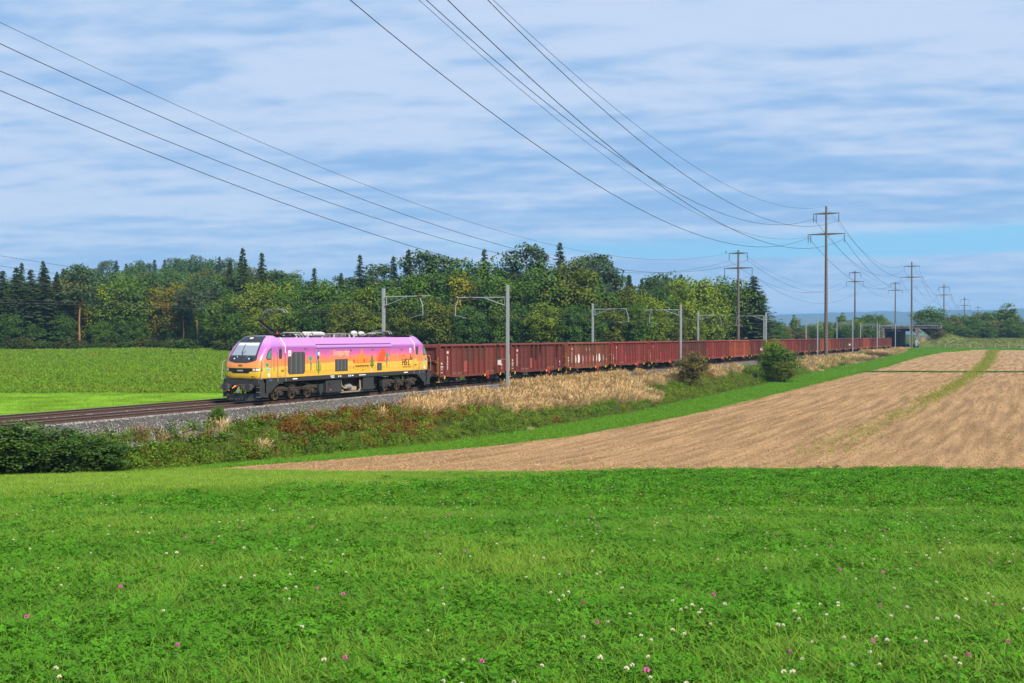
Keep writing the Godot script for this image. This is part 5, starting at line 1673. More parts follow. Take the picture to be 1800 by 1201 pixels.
func build_bridge() -> void:
	M.bridge_concrete = mat(0.26, 0.25, 0.235, 0.9)
	M.bridge_concrete.albedo_texture = noise_tex(512, 0.015, 5, [[0.15, Color(0.5, 0.5, 0.5)], [0.5, Color(0.85, 0.85, 0.84)], [0.9, Color(1, 1, 1)]], 83)
	M.bridge_concrete.uv1_triplanar = true; M.bridge_concrete.uv1_scale = Vector3.ONE * 0.12
	M.railing = mat(0.16, 0.22, 0.30, 0.5)
	M.asphalt = mat(0.05, 0.05, 0.052, 0.9)
	M.tag_white = mat(0.4, 0.4, 0.42, 0.7)
	M.tag_yellow = mat(0.36, 0.28, 0.08, 0.7)
	M.tag_green = mat(0.1, 0.36, 0.25, 0.7)
	var z := -462.0
	var br := thing("road_bridge", "dark concrete road bridge over the railway with blue-grey railings", "bridge", Vector3(-47.6, 0, z))
	var b := MB.new()
	b.box(Vector3(0, 7.35, -40.0), Vector3(30.0, 0.9, 80.0), 0.05)
	part(br, "deck", b.mesh(), M.bridge_concrete)
	b = MB.new()
	b.box(Vector3(0, 7.93, 0.1), Vector3(30.0, 0.3, 0.5), 0.03)
	part(br, "kerb_beam", b.mesh(), M.bridge_concrete)
	for k in 5:
		b = MB.new()
		b.box(Vector3(0, 6.55, -1.2 - k * 19.0), Vector3(11.2, 0.8, 0.6), 0.03)
		part(br, "girder", b.mesh(), M.underframe)
	for s in [-1.0, 1.0]:
		b = MB.new()
		b.box(Vector3(s * 6.4, 3.0, -40.0), Vector3(1.6, 7.8, 80.0), 0.05)
		part(br, "abutment", b.mesh(), M.bridge_concrete)
		b = MB.new()
		b.extrude(PackedVector2Array([Vector2(0, -1.2), Vector2(8.5, -1.2), Vector2(8.5, 0.0), Vector2(0, 6.9)]), Vector3(s * 7.2, 0, -0.2), Vector3(s, 0, 0), Vector3.UP, Vector3(0, 0, -0.5))
		part(br, "wing_wall", b.mesh(), M.bridge_concrete)
	# painted tags on the wing wall and abutment face
	for q in [[6.3, 1.6, 0.6, 2.6, 0], [6.9, 1.0, 0.4, 1.8, 0], [8.6, 2.2, 1.0, 3.2, 1], [8.2, 4.6, 1.2, 0.9, 2]]:
		b = MB.new()
		var pts := PackedVector2Array()
		for k in 11: pts.append(Vector2(q[0] + cos(TAU * k / 11.0) * q[2] * (0.8 + 0.35 * float(k % 3) * 0.5), q[1] + sin(TAU * k / 11.0) * q[3] * 0.5 * (0.85 + 0.2 * float(k % 2))))
		b.extrude(pts, Vector3(0, 0, 0.0 if q[0] < 7.1 else -0.2), Vector3.RIGHT, Vector3.UP, Vector3(0, 0, 0.012))
		part(br, "wall_paint", b.mesh(), [M.tag_white, M.tag_yellow, M.tag_green][q[4]])
	for side in [0.1, -79.9]:
		for k in 16:
			b = MB.new()
			b.box(Vector3(-15.0 + k * 2.0, 8.6, side), Vector3(0.07, 1.1, 0.07))
			part(br, "railing_post", b.mesh(), M.railing)
		for y in [8.4, 8.75, 9.15]:
			b = MB.new()
			b.box(Vector3(0, y, side + 0.05), Vector3(30.0, 0.06, 0.05))
			part(br, "railing_bar", b.mesh(), M.railing)
	b = MB.new()
	b.box(Vector3(0, 7.825, -40.0), Vector3(29.8, 0.05, 74.0))
	var road := part(self, "road", b.mesh(), M.asphalt)
	road.position = Vector3(-47.6, 0, z)
	road.set_meta("kind", "structure")
	# earth banks that carry the road up to the bridge
	for s in [-1.0, 1.0]:
		b = MB.new()
		var n := 30
		for i in n:
			for j in 10:
				var q := []
				for c in [[0, 0], [1, 0], [1, 1], [0, 1]]:
					var x: float = 7.2 + 150.0 * (i + c[0]) / n
					var a: float = float(j + c[1]) / 10.0
					var top := 7.6 - 4.4 * smoothstep(20.0, 150.0, x)
					if s > 0: top = 7.6 - 4.8 * smoothstep(9.0, 26.0, x)
					q.append(Vector3(s * x, bank_at(x, a, top), bank_out(x, a)))
				b.quad_o(q[0], q[1], q[2], q[3], Vector3(s * 60.0, -90.0, -30.0))
		var bk := part(self, "road_bank", b.mesh(), M.bank_grass)
		bk.position = Vector3(-47.6, 0, z)
		bk.set_meta("kind", "structure")
	# wire fence at the foot of the bank
	var fe := thing("wire_fence", "low wire fence with pale posts at the foot of the grassy bank", "fence", Vector3(-30.0, 0, -444.0))
	for k in 26:
		b = MB.new()
		var x := k * 4.2
		var y := height(-30.0 + x, -444.0)
		b.box(Vector3(x, y + 0.7, 0), Vector3(0.12, 1.6, 0.12), 0.01)
		part(fe, "fence_post", b.mesh(), M.post)
	for q in [0.5, 0.95, 1.4]:
		b = MB.new()
		for k in 25: b.cyl(Vector3(k * 4.2, height(-30.0 + k * 4.2, -445.0) + q, 0), Vector3((k + 1) * 4.2, height(-30.0 + (k + 1) * 4.2, -445.0) + q, 0), 0.008, 0.008, 4, false)
		part(fe, "fence_wire", b.mesh(), M.galvanised)
	# buildings far beyond
	var far := [[Vector3(150.0, 6.0, -900.0), 30.0, 9.0, "low white industrial hall beyond the bridge railing"], [Vector3(208.0, 8.0, -1050.0), 26.0, 8.0, "white flat-roofed hall beside the larger one beyond the bridge"], [Vector3(78.0, 2.0, -820.0), 12.0, 22.0, "pale tower block behind the trees"]]
	for f in far:
		var h := thing("distant_building", f[3], "building", f[0], 0.3, "buildings far beyond the bridge")
		b = MB.new()
		b.box(Vector3(0, f[2] * 0.5 - 8.0, 0), Vector3(f[1], f[2] + 16.0, 12.0), 0.1)
		part(h, "wall", b.mesh(), M.white_plate)
		b = MB.new()
		b.box(Vector3(0, f[2] + 0.15, 0), Vector3(f[1] + 0.6, 0.5, 12.6), 0.05)
		part(h, "roof", b.mesh(), M.concrete)
		for k in int(f[1] / 4.0):
			for j in int(f[2] / 4.0):
				b = MB.new()
				b.box(Vector3(-f[1] * 0.5 + 2.0 + k * 4.0, 2.0 + j * 4.0, 6.02), Vector3(2.2, 1.6, 0.1))
				part(h, "window", b.mesh(), M.side_pane_dark)

# ---------------------------------------------------------------- trees
# [x, z, height of the top above the rail, kind, width]; kinds: s spruce, p pine, c slender broadleaf, the rest broadleaf by leaf colour
const WOOD := [
	[-202.2, -175.5, 17.9, "s", 1.1], [-197.9, -176.8, 18.1, "s", 1.2], [-197.2, -179.8, 19, "s", 1.15], [-193.9, -180.5, 18.5, "s", 1.2], [-191.3, -182, 19, "s", 1.25], [-191.1, -184.9, 17.7, "s", 1.1],
	[-193.7, -190.7, 17, "o", 1], [-192.4, -196.6, 15.7, "k", 1], [-190, -199.6, 17.3, "y", 1.05], [-185.2, -200.4, 17.8, "g", 1.1], [-183.7, -204.2, 16.4, "m", 0.95], [-179, -203.5, 15.5, "o", 0.9],
	[-174.5, -203.6, 15.9, "o", 0.85], [-175.6, -203.1, 10, "k", 0.8], [-171.8, -204.3, 11.2, "k", 0.7], [-161.4, -203, 12.7, "y", 0.95], [-155.3, -199.7, 14.3, "g", 1], [-149.1, -198.3, 15.7, "y", 1],
	[-143.9, -197.6, 16.3, "y", 1], [-137.6, -194, 14.6, "g", 1], [-133.2, -193.9, 13.8, "k", 1], [-129.1, -194.8, 15.8, "g", 1.1], [-124.4, -195.2, 14.2, "g", 1], [-121, -196.8, 14.8, "y", 1],
	[-117.1, -198, 15.5, "k", 1.05], [-110.7, -194.9, 16.1, "g", 1.05], [-108.3, -198.6, 17.6, "g", 1.05], [-104.3, -200, 17.3, "k", 1], [-100.8, -200.1, 17, "l", 0.85], [-96.1, -199.7, 16.3, "k", 1],
	[-93.2, -202.5, 17.2, "g", 1], [-88.6, -201.7, 14.9, "k", 1], [-87, -207.6, 18.7, "g", 1.15], [-82.5, -208.9, 18.9, "m", 1.1], [-79.3, -211.4, 16.2, "k", 1], [-76.7, -213.5, 13.5, "k", 0.9],
	[-75.6, -220.6, 14.3, "m", 1], [-74.5, -228.4, 14, "y", 0.95], [-74.8, -240.9, 15.7, "k", 1], [-74, -251.9, 16.8, "y", 1], [-73.2, -262.6, 19.1, "y", 1.15], [-73.1, -275.7, 18.5, "y", 1],
	[-70, -282.9, 19.4, "g", 1.1], [-66.9, -284.1, 18.4, "g", 1], [-159.2, -197.6, 11.8, "g", 1.02027], [-149, -192.6, 9.5, "g", 1.11781], [-142.7, -190.6, 9.4, "y", 1.22838], [-136.4, -189.9, 10.9, "y", 1.18674],
	[-133.4, -191.3, 10.6, "g", 1.20986], [-126.5, -189.8, 11.2, "k", 1.03054], [-119.7, -187.4, 11.1, "m", 1.17432], [-117.3, -190.8, 9.3, "m", 1.00455], [-114.7, -191.4, 9.3, "y", 1.21534], [-108.2, -190.4, 9.9, "m", 1.04785],
	[-105.7, -192.1, 11.4, "k", 1.08283], [-102.3, -191.9, 11.6, "m", 1.2493], [-97.5, -193.7, 10.5, "k", 1.0284], [-95.6, -195.9, 9.8, "k", 1.15163], [-90.5, -196.6, 10.2, "g", 1.03057], [-87, -198.1, 9.6, "k", 1.11944],
	[-83.4, -197.8, 10.6, "y", 1.11088], [-79.2, -200, 10.5, "k", 1.00791], [-77.5, -203.7, 11.1, "k", 1.10428], [-75.8, -210.6, 11, "m", 1.14134], [-72.1, -216.8, 11, "g", 1.21772], [-71.8, -227.3, 12.3, "y", 1.05273],
	[-71.6, -242.4, 10.1, "m", 1.07405], [-71.4, -254.5, 10.4, "y", 1.13201], [-71, -272.7, 11.5, "y", 1.23907], [-185.1, -185.3, 19.4, "p", 1.15], [-165.5, -199.6, 16.8, "p", 1], [-170.3, -200.7, 14.8, "p", 0.9],
	[-194.9, -175.6, 9.4, "k", 1.2], [-191.1, -178.8, 7.3, "k", 1.2], [-187.8, -182.5, 9.2, "k", 1.2], [-186.3, -192.9, 7.6, "g", 1.2], [-183.7, -196.5, 8, "k", 1.2], [-181.6, -199.5, 8.3, "g", 1.2],
	[-210.6, -193.4, 21.2, "s", 0.8], [-206.1, -195.4, 21.6, "s", 0.8], [-202.6, -198.1, 19.9, "s", 0.8], [-202.7, -203, 20.9, "p", 1.1], [-201.2, -206, 19.7, "p", 1.1], [-197.6, -210.4, 18.8, "k", 1],
	[-181.8, -219.2, 18.6, "s", 0.8], [-174.2, -214, 17.9, "p", 1.1], [-164.2, -209.1, 21.4, "s", 0.8], [-161.2, -209.8, 24.1, "s", 0.8], [-154.1, -207.1, 22.6, "s", 0.8], [-144.9, -206.7, 17.7, "k", 1],
	[-141.3, -208.4, 19, "s", 0.8], [-132.5, -205.3, 17.6, "s", 0.8], [-128, -205.4, 21.3, "s", 0.8], [-123.6, -205.4, 19.4, "p", 1.1], [-123.6, -211.7, 21.4, "s", 0.8], [-117.8, -207.7, 22.3, "s", 0.8],
	[-117.1, -211, 22.3, "p", 1.1], [-112.9, -213.6, 21.7, "p", 1.1], [-107.9, -213.3, 20.5, "g", 1], [-104.5, -216.1, 22.6, "s", 0.8], [-101.7, -218.1, 21.2, "g", 1], [-95.3, -216.8, 23.4, "p", 1.1],
	[-91.9, -215.4, 20.9, "s", 0.8], [-89.5, -220.8, 23.8, "s", 0.8], [-83.7, -221.7, 21.4, "p", 1.1], [-83.3, -227, 21.6, "p", 1.1], [-80.5, -228.1, 18.6, "p", 1.1], [-79.8, -236.9, 17.5, "s", 0.8],
	[-77.9, -239.5, 16.9, "s", 0.8], [-77.6, -247.6, 17.7, "p", 1.1], [-78.8, -261, 18.6, "s", 0.8], [-63.8, -285.2, 19.2, "s", 1.75], [-64.9, -300, 14.6, "s", 1], [-223.4, -194.9, 18.1, "s", 1],
	[-229.1, -204.4, 19.1, "g", 1], [-227.1, -206, 18.3, "k", 1], [-223.4, -206.2, 16.9, "s", 1], [-220.5, -209.1, 18.5, "k", 1], [-212.9, -204.6, 16.8, "k", 1], [-210.2, -209, 18.1, "k", 1],
	[-212.4, -213.1, 17.1, "g", 1], [-210.9, -216.6, 17.3, "s", 1], [-208.5, -220, 20, "s", 1], [-210.3, -224.5, 17.8, "g", 1], [-210.4, -229.3, 19.8, "g", 1], [-206.7, -230.8, 20, "k", 1],
	[-197.3, -226.8, 18.2, "s", 1], [-198.3, -233.5, 18.7, "k", 1], [-190.6, -229.4, 18.2, "g", 1], [-190.8, -232.8, 18.4, "s", 1], [-178.1, -221.8, 19.2, "k", 1], [-173.5, -221.2, 16.7, "g", 1],
	[-171.1, -225.7, 17.5, "g", 1], [-162.5, -218, 16.2, "s", 1], [-163.5, -224.5, 20, "p", 1], [-159.8, -223.2, 16.3, "g", 1], [-149.4, -217, 15.9, "k", 1], [-150.8, -225.2, 17.1, "g", 1],
	[-141.5, -215.8, 15.6, "s", 1], [-139.1, -216.4, 17.6, "p", 1], [-137.7, -219, 17.6, "p", 1], [-133.6, -217.9, 16.9, "g", 1], [-133.2, -222.9, 17.6, "k", 1], [-127.4, -222, 17.2, "k", 1],
	[-123.4, -218.2, 16.9, "k", 1], [-122.4, -225.3, 17.1, "s", 1], [-117.4, -220, 16.9, "k", 1], [-120.5, -230.7, 15.8, "g", 1], [-111.7, -222.7, 17.1, "k", 1], [-111.2, -227.7, 16.5, "k", 1],
	[-106.5, -226.4, 17.6, "g", 1], [-105.8, -228.6, 18, "k", 1], [-104.6, -236.2, 17, "g", 1], [-102.1, -234.4, 17.7, "k", 1], [-96.3, -228.4, 17.1, "s", 1], [-94, -235.7, 16.5, "s", 1],
	[-92.2, -238, 17.9, "p", 1], [-89.3, -240.2, 16.4, "s", 1], [-87.4, -237.8, 17.5, "p", 1], [-86.3, -244.8, 16.1, "k", 1], [-85.9, -254.5, 18.5, "s", 1], [-85.2, -262.9, 17.4, "g", 1],
	[-85.5, -272.7, 19.7, "k", 1], [-83, -282.1, 20.3, "k", 1], [-82.8, -286.6, 20.2, "s", 1], [-81.8, -297.4, 19.2, "s", 1], [-394.4, -398.5, 35.9, "s", 1], [-396.4, -406.8, 35.8, "p", 1],
	[-395.2, -413.4, 40.1, "p", 1], [-367.6, -389.7, 37.5, "s", 1], [-381.6, -410.7, 37.8, "s", 1], [-351.5, -384.4, 36.7, "k", 1], [-354.5, -393.9, 36.4, "p", 1], [-361.5, -406.9, 38.8, "s", 1],
	[-364.9, -417.5, 39.6, "s", 1], [-342.1, -396.8, 38.4, "k", 1], [-357, -419.1, 40, "p", 1], [-346.5, -415.1, 40.7, "k", 1], [-349.7, -423.7, 39.5, "s", 1], [-347.7, -429.2, 41.9, "k", 1],
	[-344.1, -430.4, 41.1, "s", 1], [-331.4, -420.9, 39.4, "p", 1], [-339.2, -438.3, 39.3, "k", 1], [-332.5, -438.1, 36, "s", 1], [-316.4, -433.6, 33.3, "p", 1], [-304.8, -428.3, 31.2, "s", 1],
	[-373.4, -370.7, 32.4, "s", 1], [-391.5, -378.9, 32.7, "s", 1], [-331.8, -326.7, 28.7, "g", 1.25], [-326.2, -327.3, 28.2, "k", 1.25], [-338.3, -346, 30.1, "k", 1.25], [-344.1, -358.7, 30, "k", 1.25],
	[-315.5, -335.3, 29.4, "g", 1.25], [-328.2, -355.7, 31.5, "g", 1.25], [-311.2, -344, 28.8, "m", 1.25], [-309.8, -349.3, 29.6, "k", 1.25], [-321, -369.3, 31.6, "g", 1.25], [-298.2, -350, 28.6, "g", 1.25],
	[-304.6, -364.9, 29.7, "m", 1.25], [-287.2, -351.3, 30.1, "m", 1.25], [-301.4, -376.3, 29.9, "g", 1.25], [-296.2, -377.7, 31.7, "m", 1.25], [-284.4, -370.4, 31, "g", 1.25], [-266.8, -354.9, 29.9, "m", 1.25],
	[-267.3, -363.5, 30.4, "k", 1.25], [-263.6, -366.3, 29.4, "k", 1.25], [-268.3, -381.2, 30.3, "g", 1.25], [-65.4, -310.8, 8.8, "k", 1.25], [-67.5, -331.8, 8.6, "g", 1.25], [-69.4, -352.9, 7.7, "b", 1.25],
	[-75.3, -399.6, 11.8, "c", 0.9], [-69.9, -385.6, 6.1, "b", 1.25], [-69.8, -407.6, 9, "y", 1.25], [-68, -414, 9.8, "g", 1.25], [-67.8, -430.5, 8.4, "k", 1.25], [-67.5, -452.6, 13.6, "c", 0.9],
	[-63.5, -443.5, 10.2, "g", 1.25], [-59.4, -445.3, 12.1, "k", 1.25], [-57.5, -452.8, 12.4, "g", 1.25], [-57, -470.6, 13.4, "g", 1.25], [-57.4, -494.5, 12.2, "y", 1.25], [-57.6, -440.6, 8.4, "k", 1.25],
	[-65.5, -426.1, 7.3, "k", 1.25], [-66.8, -398, 6.2, "k", 1.25], [-65.9, -319.3, 6.6, "k", 1.25], [-67.2, -337.4, 6.2, "k", 1.25], [-73.3, -397.2, 7.7, "k", 1.25], [-72.1, -406.6, 8.2, "g", 1.25],
	[-68.6, -403.8, 7.6, "g", 1.25], [-67.8, -421.7, 9.1, "k", 1.25], [-66, -429.1, 9.8, "g", 1.25], [-62, -422.2, 7.9, "k", 1.25], [-60.7, -433.8, 8.8, "k", 1.25], [-60.2, -440.6, 10.5, "y", 1.25],
	[-56.7, -457.5, 9.5, "k", 1.25], [-37, -469.8, 15.8, "g", 1.5525], [-38.3, -465.9, 12.5, "c", 1.84], [-35.3, -469.4, 12.5, "c", 1.84], [-40, -471.7, 9.7, "c", 1.38], [-33.1, -475.9, 10.4, "g", 1.495],
	[-30.2, -478.4, 11.8, "b", 1.495], [-26.4, -477.9, 9.5, "y", 1.495], [-28.3, -488, 13.5, "g", 1.265], [-23.5, -480.3, 11.5, "k", 1.61], [-22.6, -492.8, 13.5, "b", 1.265], [-20.2, -484, 10.9, "g", 1.495],
	[-17.7, -490.6, 14.5, "g", 1.38], [-14.4, -496.5, 14.2, "g", 1.38], [-13, -484, 9.7, "g", 1.495], [-10.2, -491.9, 16.7, "c", 1.495], [-8, -486.2, 8.6, "y", 1.265], [-6.3, -495.8, 10.3, "b", 1.38],
	[-3.2, -490.6, 10.9, "g", 1.495], [0.6, -496.7, 11.8, "g", 1.38], [-11.4, -482.5, 7.5, "y", 1.265], [-4.4, -484.6, 6.9, "g", 1.38], [-35.4, -476, 11.3, "g", 1.725], [-31.4, -469, 9, "g", 1.84],
	[-28.1, -470.5, 8.6, "g", 1.84], [-25.4, -484.9, 10.5, "g", 1.725], [-20.9, -473.8, 9, "g", 1.84], [-18.3, -477.2, 10.1, "g", 1.725], [-15.4, -482.9, 10.8, "b", 1.725], [-9.4, -483.4, 10.4, "g", 1.84],
	[-33.7, -463.6, 7, "b", 1.84], [-23.9, -469.1, 7.5, "g", 1.725], [-16.1, -472.7, 7.7, "g", 1.725], [-6.3, -480.4, 8.2, "g", 1.725],
]

func puff(b: MB, r: RandomNumberGenerator, ctr: Vector3, rad: Vector3, leaves: int, size: float, tone: Color) -> void:
	for k in leaves:
		var d := Vector3(r.randfn(), r.randfn() + 0.35, r.randfn()).normalized()
		var p := ctr + d * rad * (0.7 + 0.4 * sqrt(r.randf()))
		var dir := (Vector3(r.randfn(), r.randfn() * 0.6 - 0.35, r.randfn()).normalized() + d * 0.2).normalized()
		var up := (d + Vector3(0, 0.5, 0) + Vector3(r.randfn(), r.randfn(), r.randfn()) * 0.25).normalized()
		var f := r.randf_range(0.75, 1.25)
		b.col = Color(tone.r * f * r.randf_range(0.92, 1.1), tone.g * f, tone.b * f)
		b.leaf(p, dir, up, size * r.randf_range(0.7, 1.3), size * r.randf_range(0.55, 0.85))

func trunk_mesh(r: RandomNumberGenerator, h: float, rad: float, limbs: int, spread: float, low: float) -> ArrayMesh:
	var t := MB.new()
	var p := Vector3(0, -0.03, 0)
	var n := 6
	for k in n:
		var q := Vector3(r.randfn() * 0.006, h * (k + 1) / n, r.randfn() * 0.006)
		t.cyl(p, q, rad * (1.0 - 0.8 * k / n), rad * (1.0 - 0.8 * (k + 1) / n), 7, false)
		p = q
	for k in limbs:
		var y := r.randf_range(low, h * 0.92)
		var a := r.randf() * TAU
		var e := Vector3(cos(a), 0.6, sin(a)) * spread * r.randf_range(0.5, 1.0)
		var m := Vector3(0, y, 0) + e * 0.5 + Vector3(0, 0.02, 0)
		t.cyl(Vector3(0, y, 0), m, rad * 0.4, rad * 0.25, 5, false)
		t.cyl(m, Vector3(0, y, 0) + e, rad * 0.25, rad * 0.1, 5, false)
	return t.mesh()

func broadleaf(seed_: int, half: float, mid: float, tall: float, puffs: int, accent: Color, share: float) -> Array:
	var r := RandomNumberGenerator.new()
	r.seed = seed_
	var b := MB.new()
	for k in puffs:
		var d := Vector3(r.randfn(), r.randfn(), r.randfn()).normalized()
		var q := 0.35 + 0.62 * pow(r.randf(), 0.6)
		var lump := 1.0 + 0.22 * sin(d.x * 5.0 + seed_) * cos(d.z * 4.0 + d.y * 3.0)
		var c := Vector3(d.x * half * q * lump, mid + d.y * tall * q, d.z * half * q * lump)
		var s := r.randf_range(0.06, 0.125) * (half / 0.3) * (1.15 - 0.35 * q)
		var f := r.randf_range(0.72, 1.22)
		var tone := Color(f * r.randf_range(0.88, 1.14), f, f * r.randf_range(0.8, 1.1))
		if d.y > 0.1 and r.randf() < share: tone = Color(tone.r * accent.r, tone.g * accent.g, tone.b * accent.b)
		puff(b, r, c, Vector3(s * 1.2, s * 0.8, s * 1.2), 74, 0.031, tone)
	for k in 130:
		var d := Vector3(r.randfn(), r.randfn(), r.randfn()).normalized() * pow(r.randf(), 0.4) * 0.72
		var f := r.randf_range(0.7, 1.1)
		b.col = Color(f, f, f)
		b.leaf(Vector3(d.x * half, mid + d.y * tall, d.z * half), Vector3(r.randfn(), r.randfn(), r.randfn()).normalized(), Vector3(r.randfn(), r.randfn(), r.randfn()).normalized(), 0.11, 0.08)
	return [trunk_mesh(r, mid + tall * 0.6, 0.017, 9, half * 0.9, mid * 0.45), b.mesh()]

func spruce(seed_: int, half: float) -> Array:
	var r := RandomNumberGenerator.new()
	r.seed = seed_
	var b := MB.new()
	var y := 0.05
	while y < 0.985:
		var reach := half * pow(1.0 - y, 0.9) + 0.008
		var n := 10 + int(8.0 * (1.0 - y))
		for k in n:
			var a := r.randf() * TAU
			var l := reach * r.randf_range(0.6, 1.18)
			var o := Vector3(cos(a), 0, sin(a))
			var base := Vector3(0, y + r.randf_range(-0.01, 0.01), 0)
			var f := r.randf_range(0.7, 1.25)
			var steps := 3 + int(l / 0.022)
			for j in steps:
				var w := (j + 0.6) / steps
				var p := base + o * l * w + Vector3(0, -l * 0.5 * w + l * 0.26 * w * w, 0)
				var g := f * r.randf_range(0.8, 1.2)
				b.col = Color(g, g * r.randf_range(0.95, 1.05), g * r.randf_range(0.85, 1.1))
				for q in [-1.0, 1.0]:
					var side: Vector3 = o.cross(Vector3.UP) * q
					var dir: Vector3 = (o * 0.7 + side * 0.8 + Vector3(0, r.randf_range(-0.75, -0.1), 0)).normalized()
					b.leaf(p, dir, (Vector3.UP + Vector3(r.randfn(), 0, r.randfn()) * 0.4).normalized(), (0.021 + 0.026 * (1.0 - y)) * r.randf_range(0.7, 1.3) * (1.2 - 0.4 * w), 0.011 + 0.013 * (1.0 - y))
		y += 0.02 + 0.014 * (1.0 - y)
	b.col = Color(1, 1, 1)
	b.leaf(Vector3(0, 0.965, 0), Vector3.UP, Vector3.RIGHT, 0.035, 0.008)
	b.leaf(Vector3(0, 0.965, 0), Vector3.UP, Vector3.BACK, 0.035, 0.008)
	return [trunk_mesh(r, 0.97, 0.015, 0, 0.0, 0.3), b.mesh()]

func pine(seed_: int) -> Array:
	var r := RandomNumberGenerator.new()
	r.seed = seed_
	var b := MB.new()
	for k in 40:
		var y := r.randf_range(0.56, 0.97)
		var a := r.randf() * TAU
		var q := 0.165 * sqrt(maxf(0.05, 1.0 - pow((y - 0.72) / 0.28, 2.0))) * sqrt(r.randf())
		var f := r.randf_range(0.75, 1.2)
		puff(b, r, Vector3(cos(a) * q, y, sin(a) * q), Vector3(0.06, 0.03, 0.06), 54, 0.027, Color(f, f, f * 1.05))
	return [trunk_mesh(r, 0.95, 0.012, 12, 0.16, 0.58), b.mesh()]

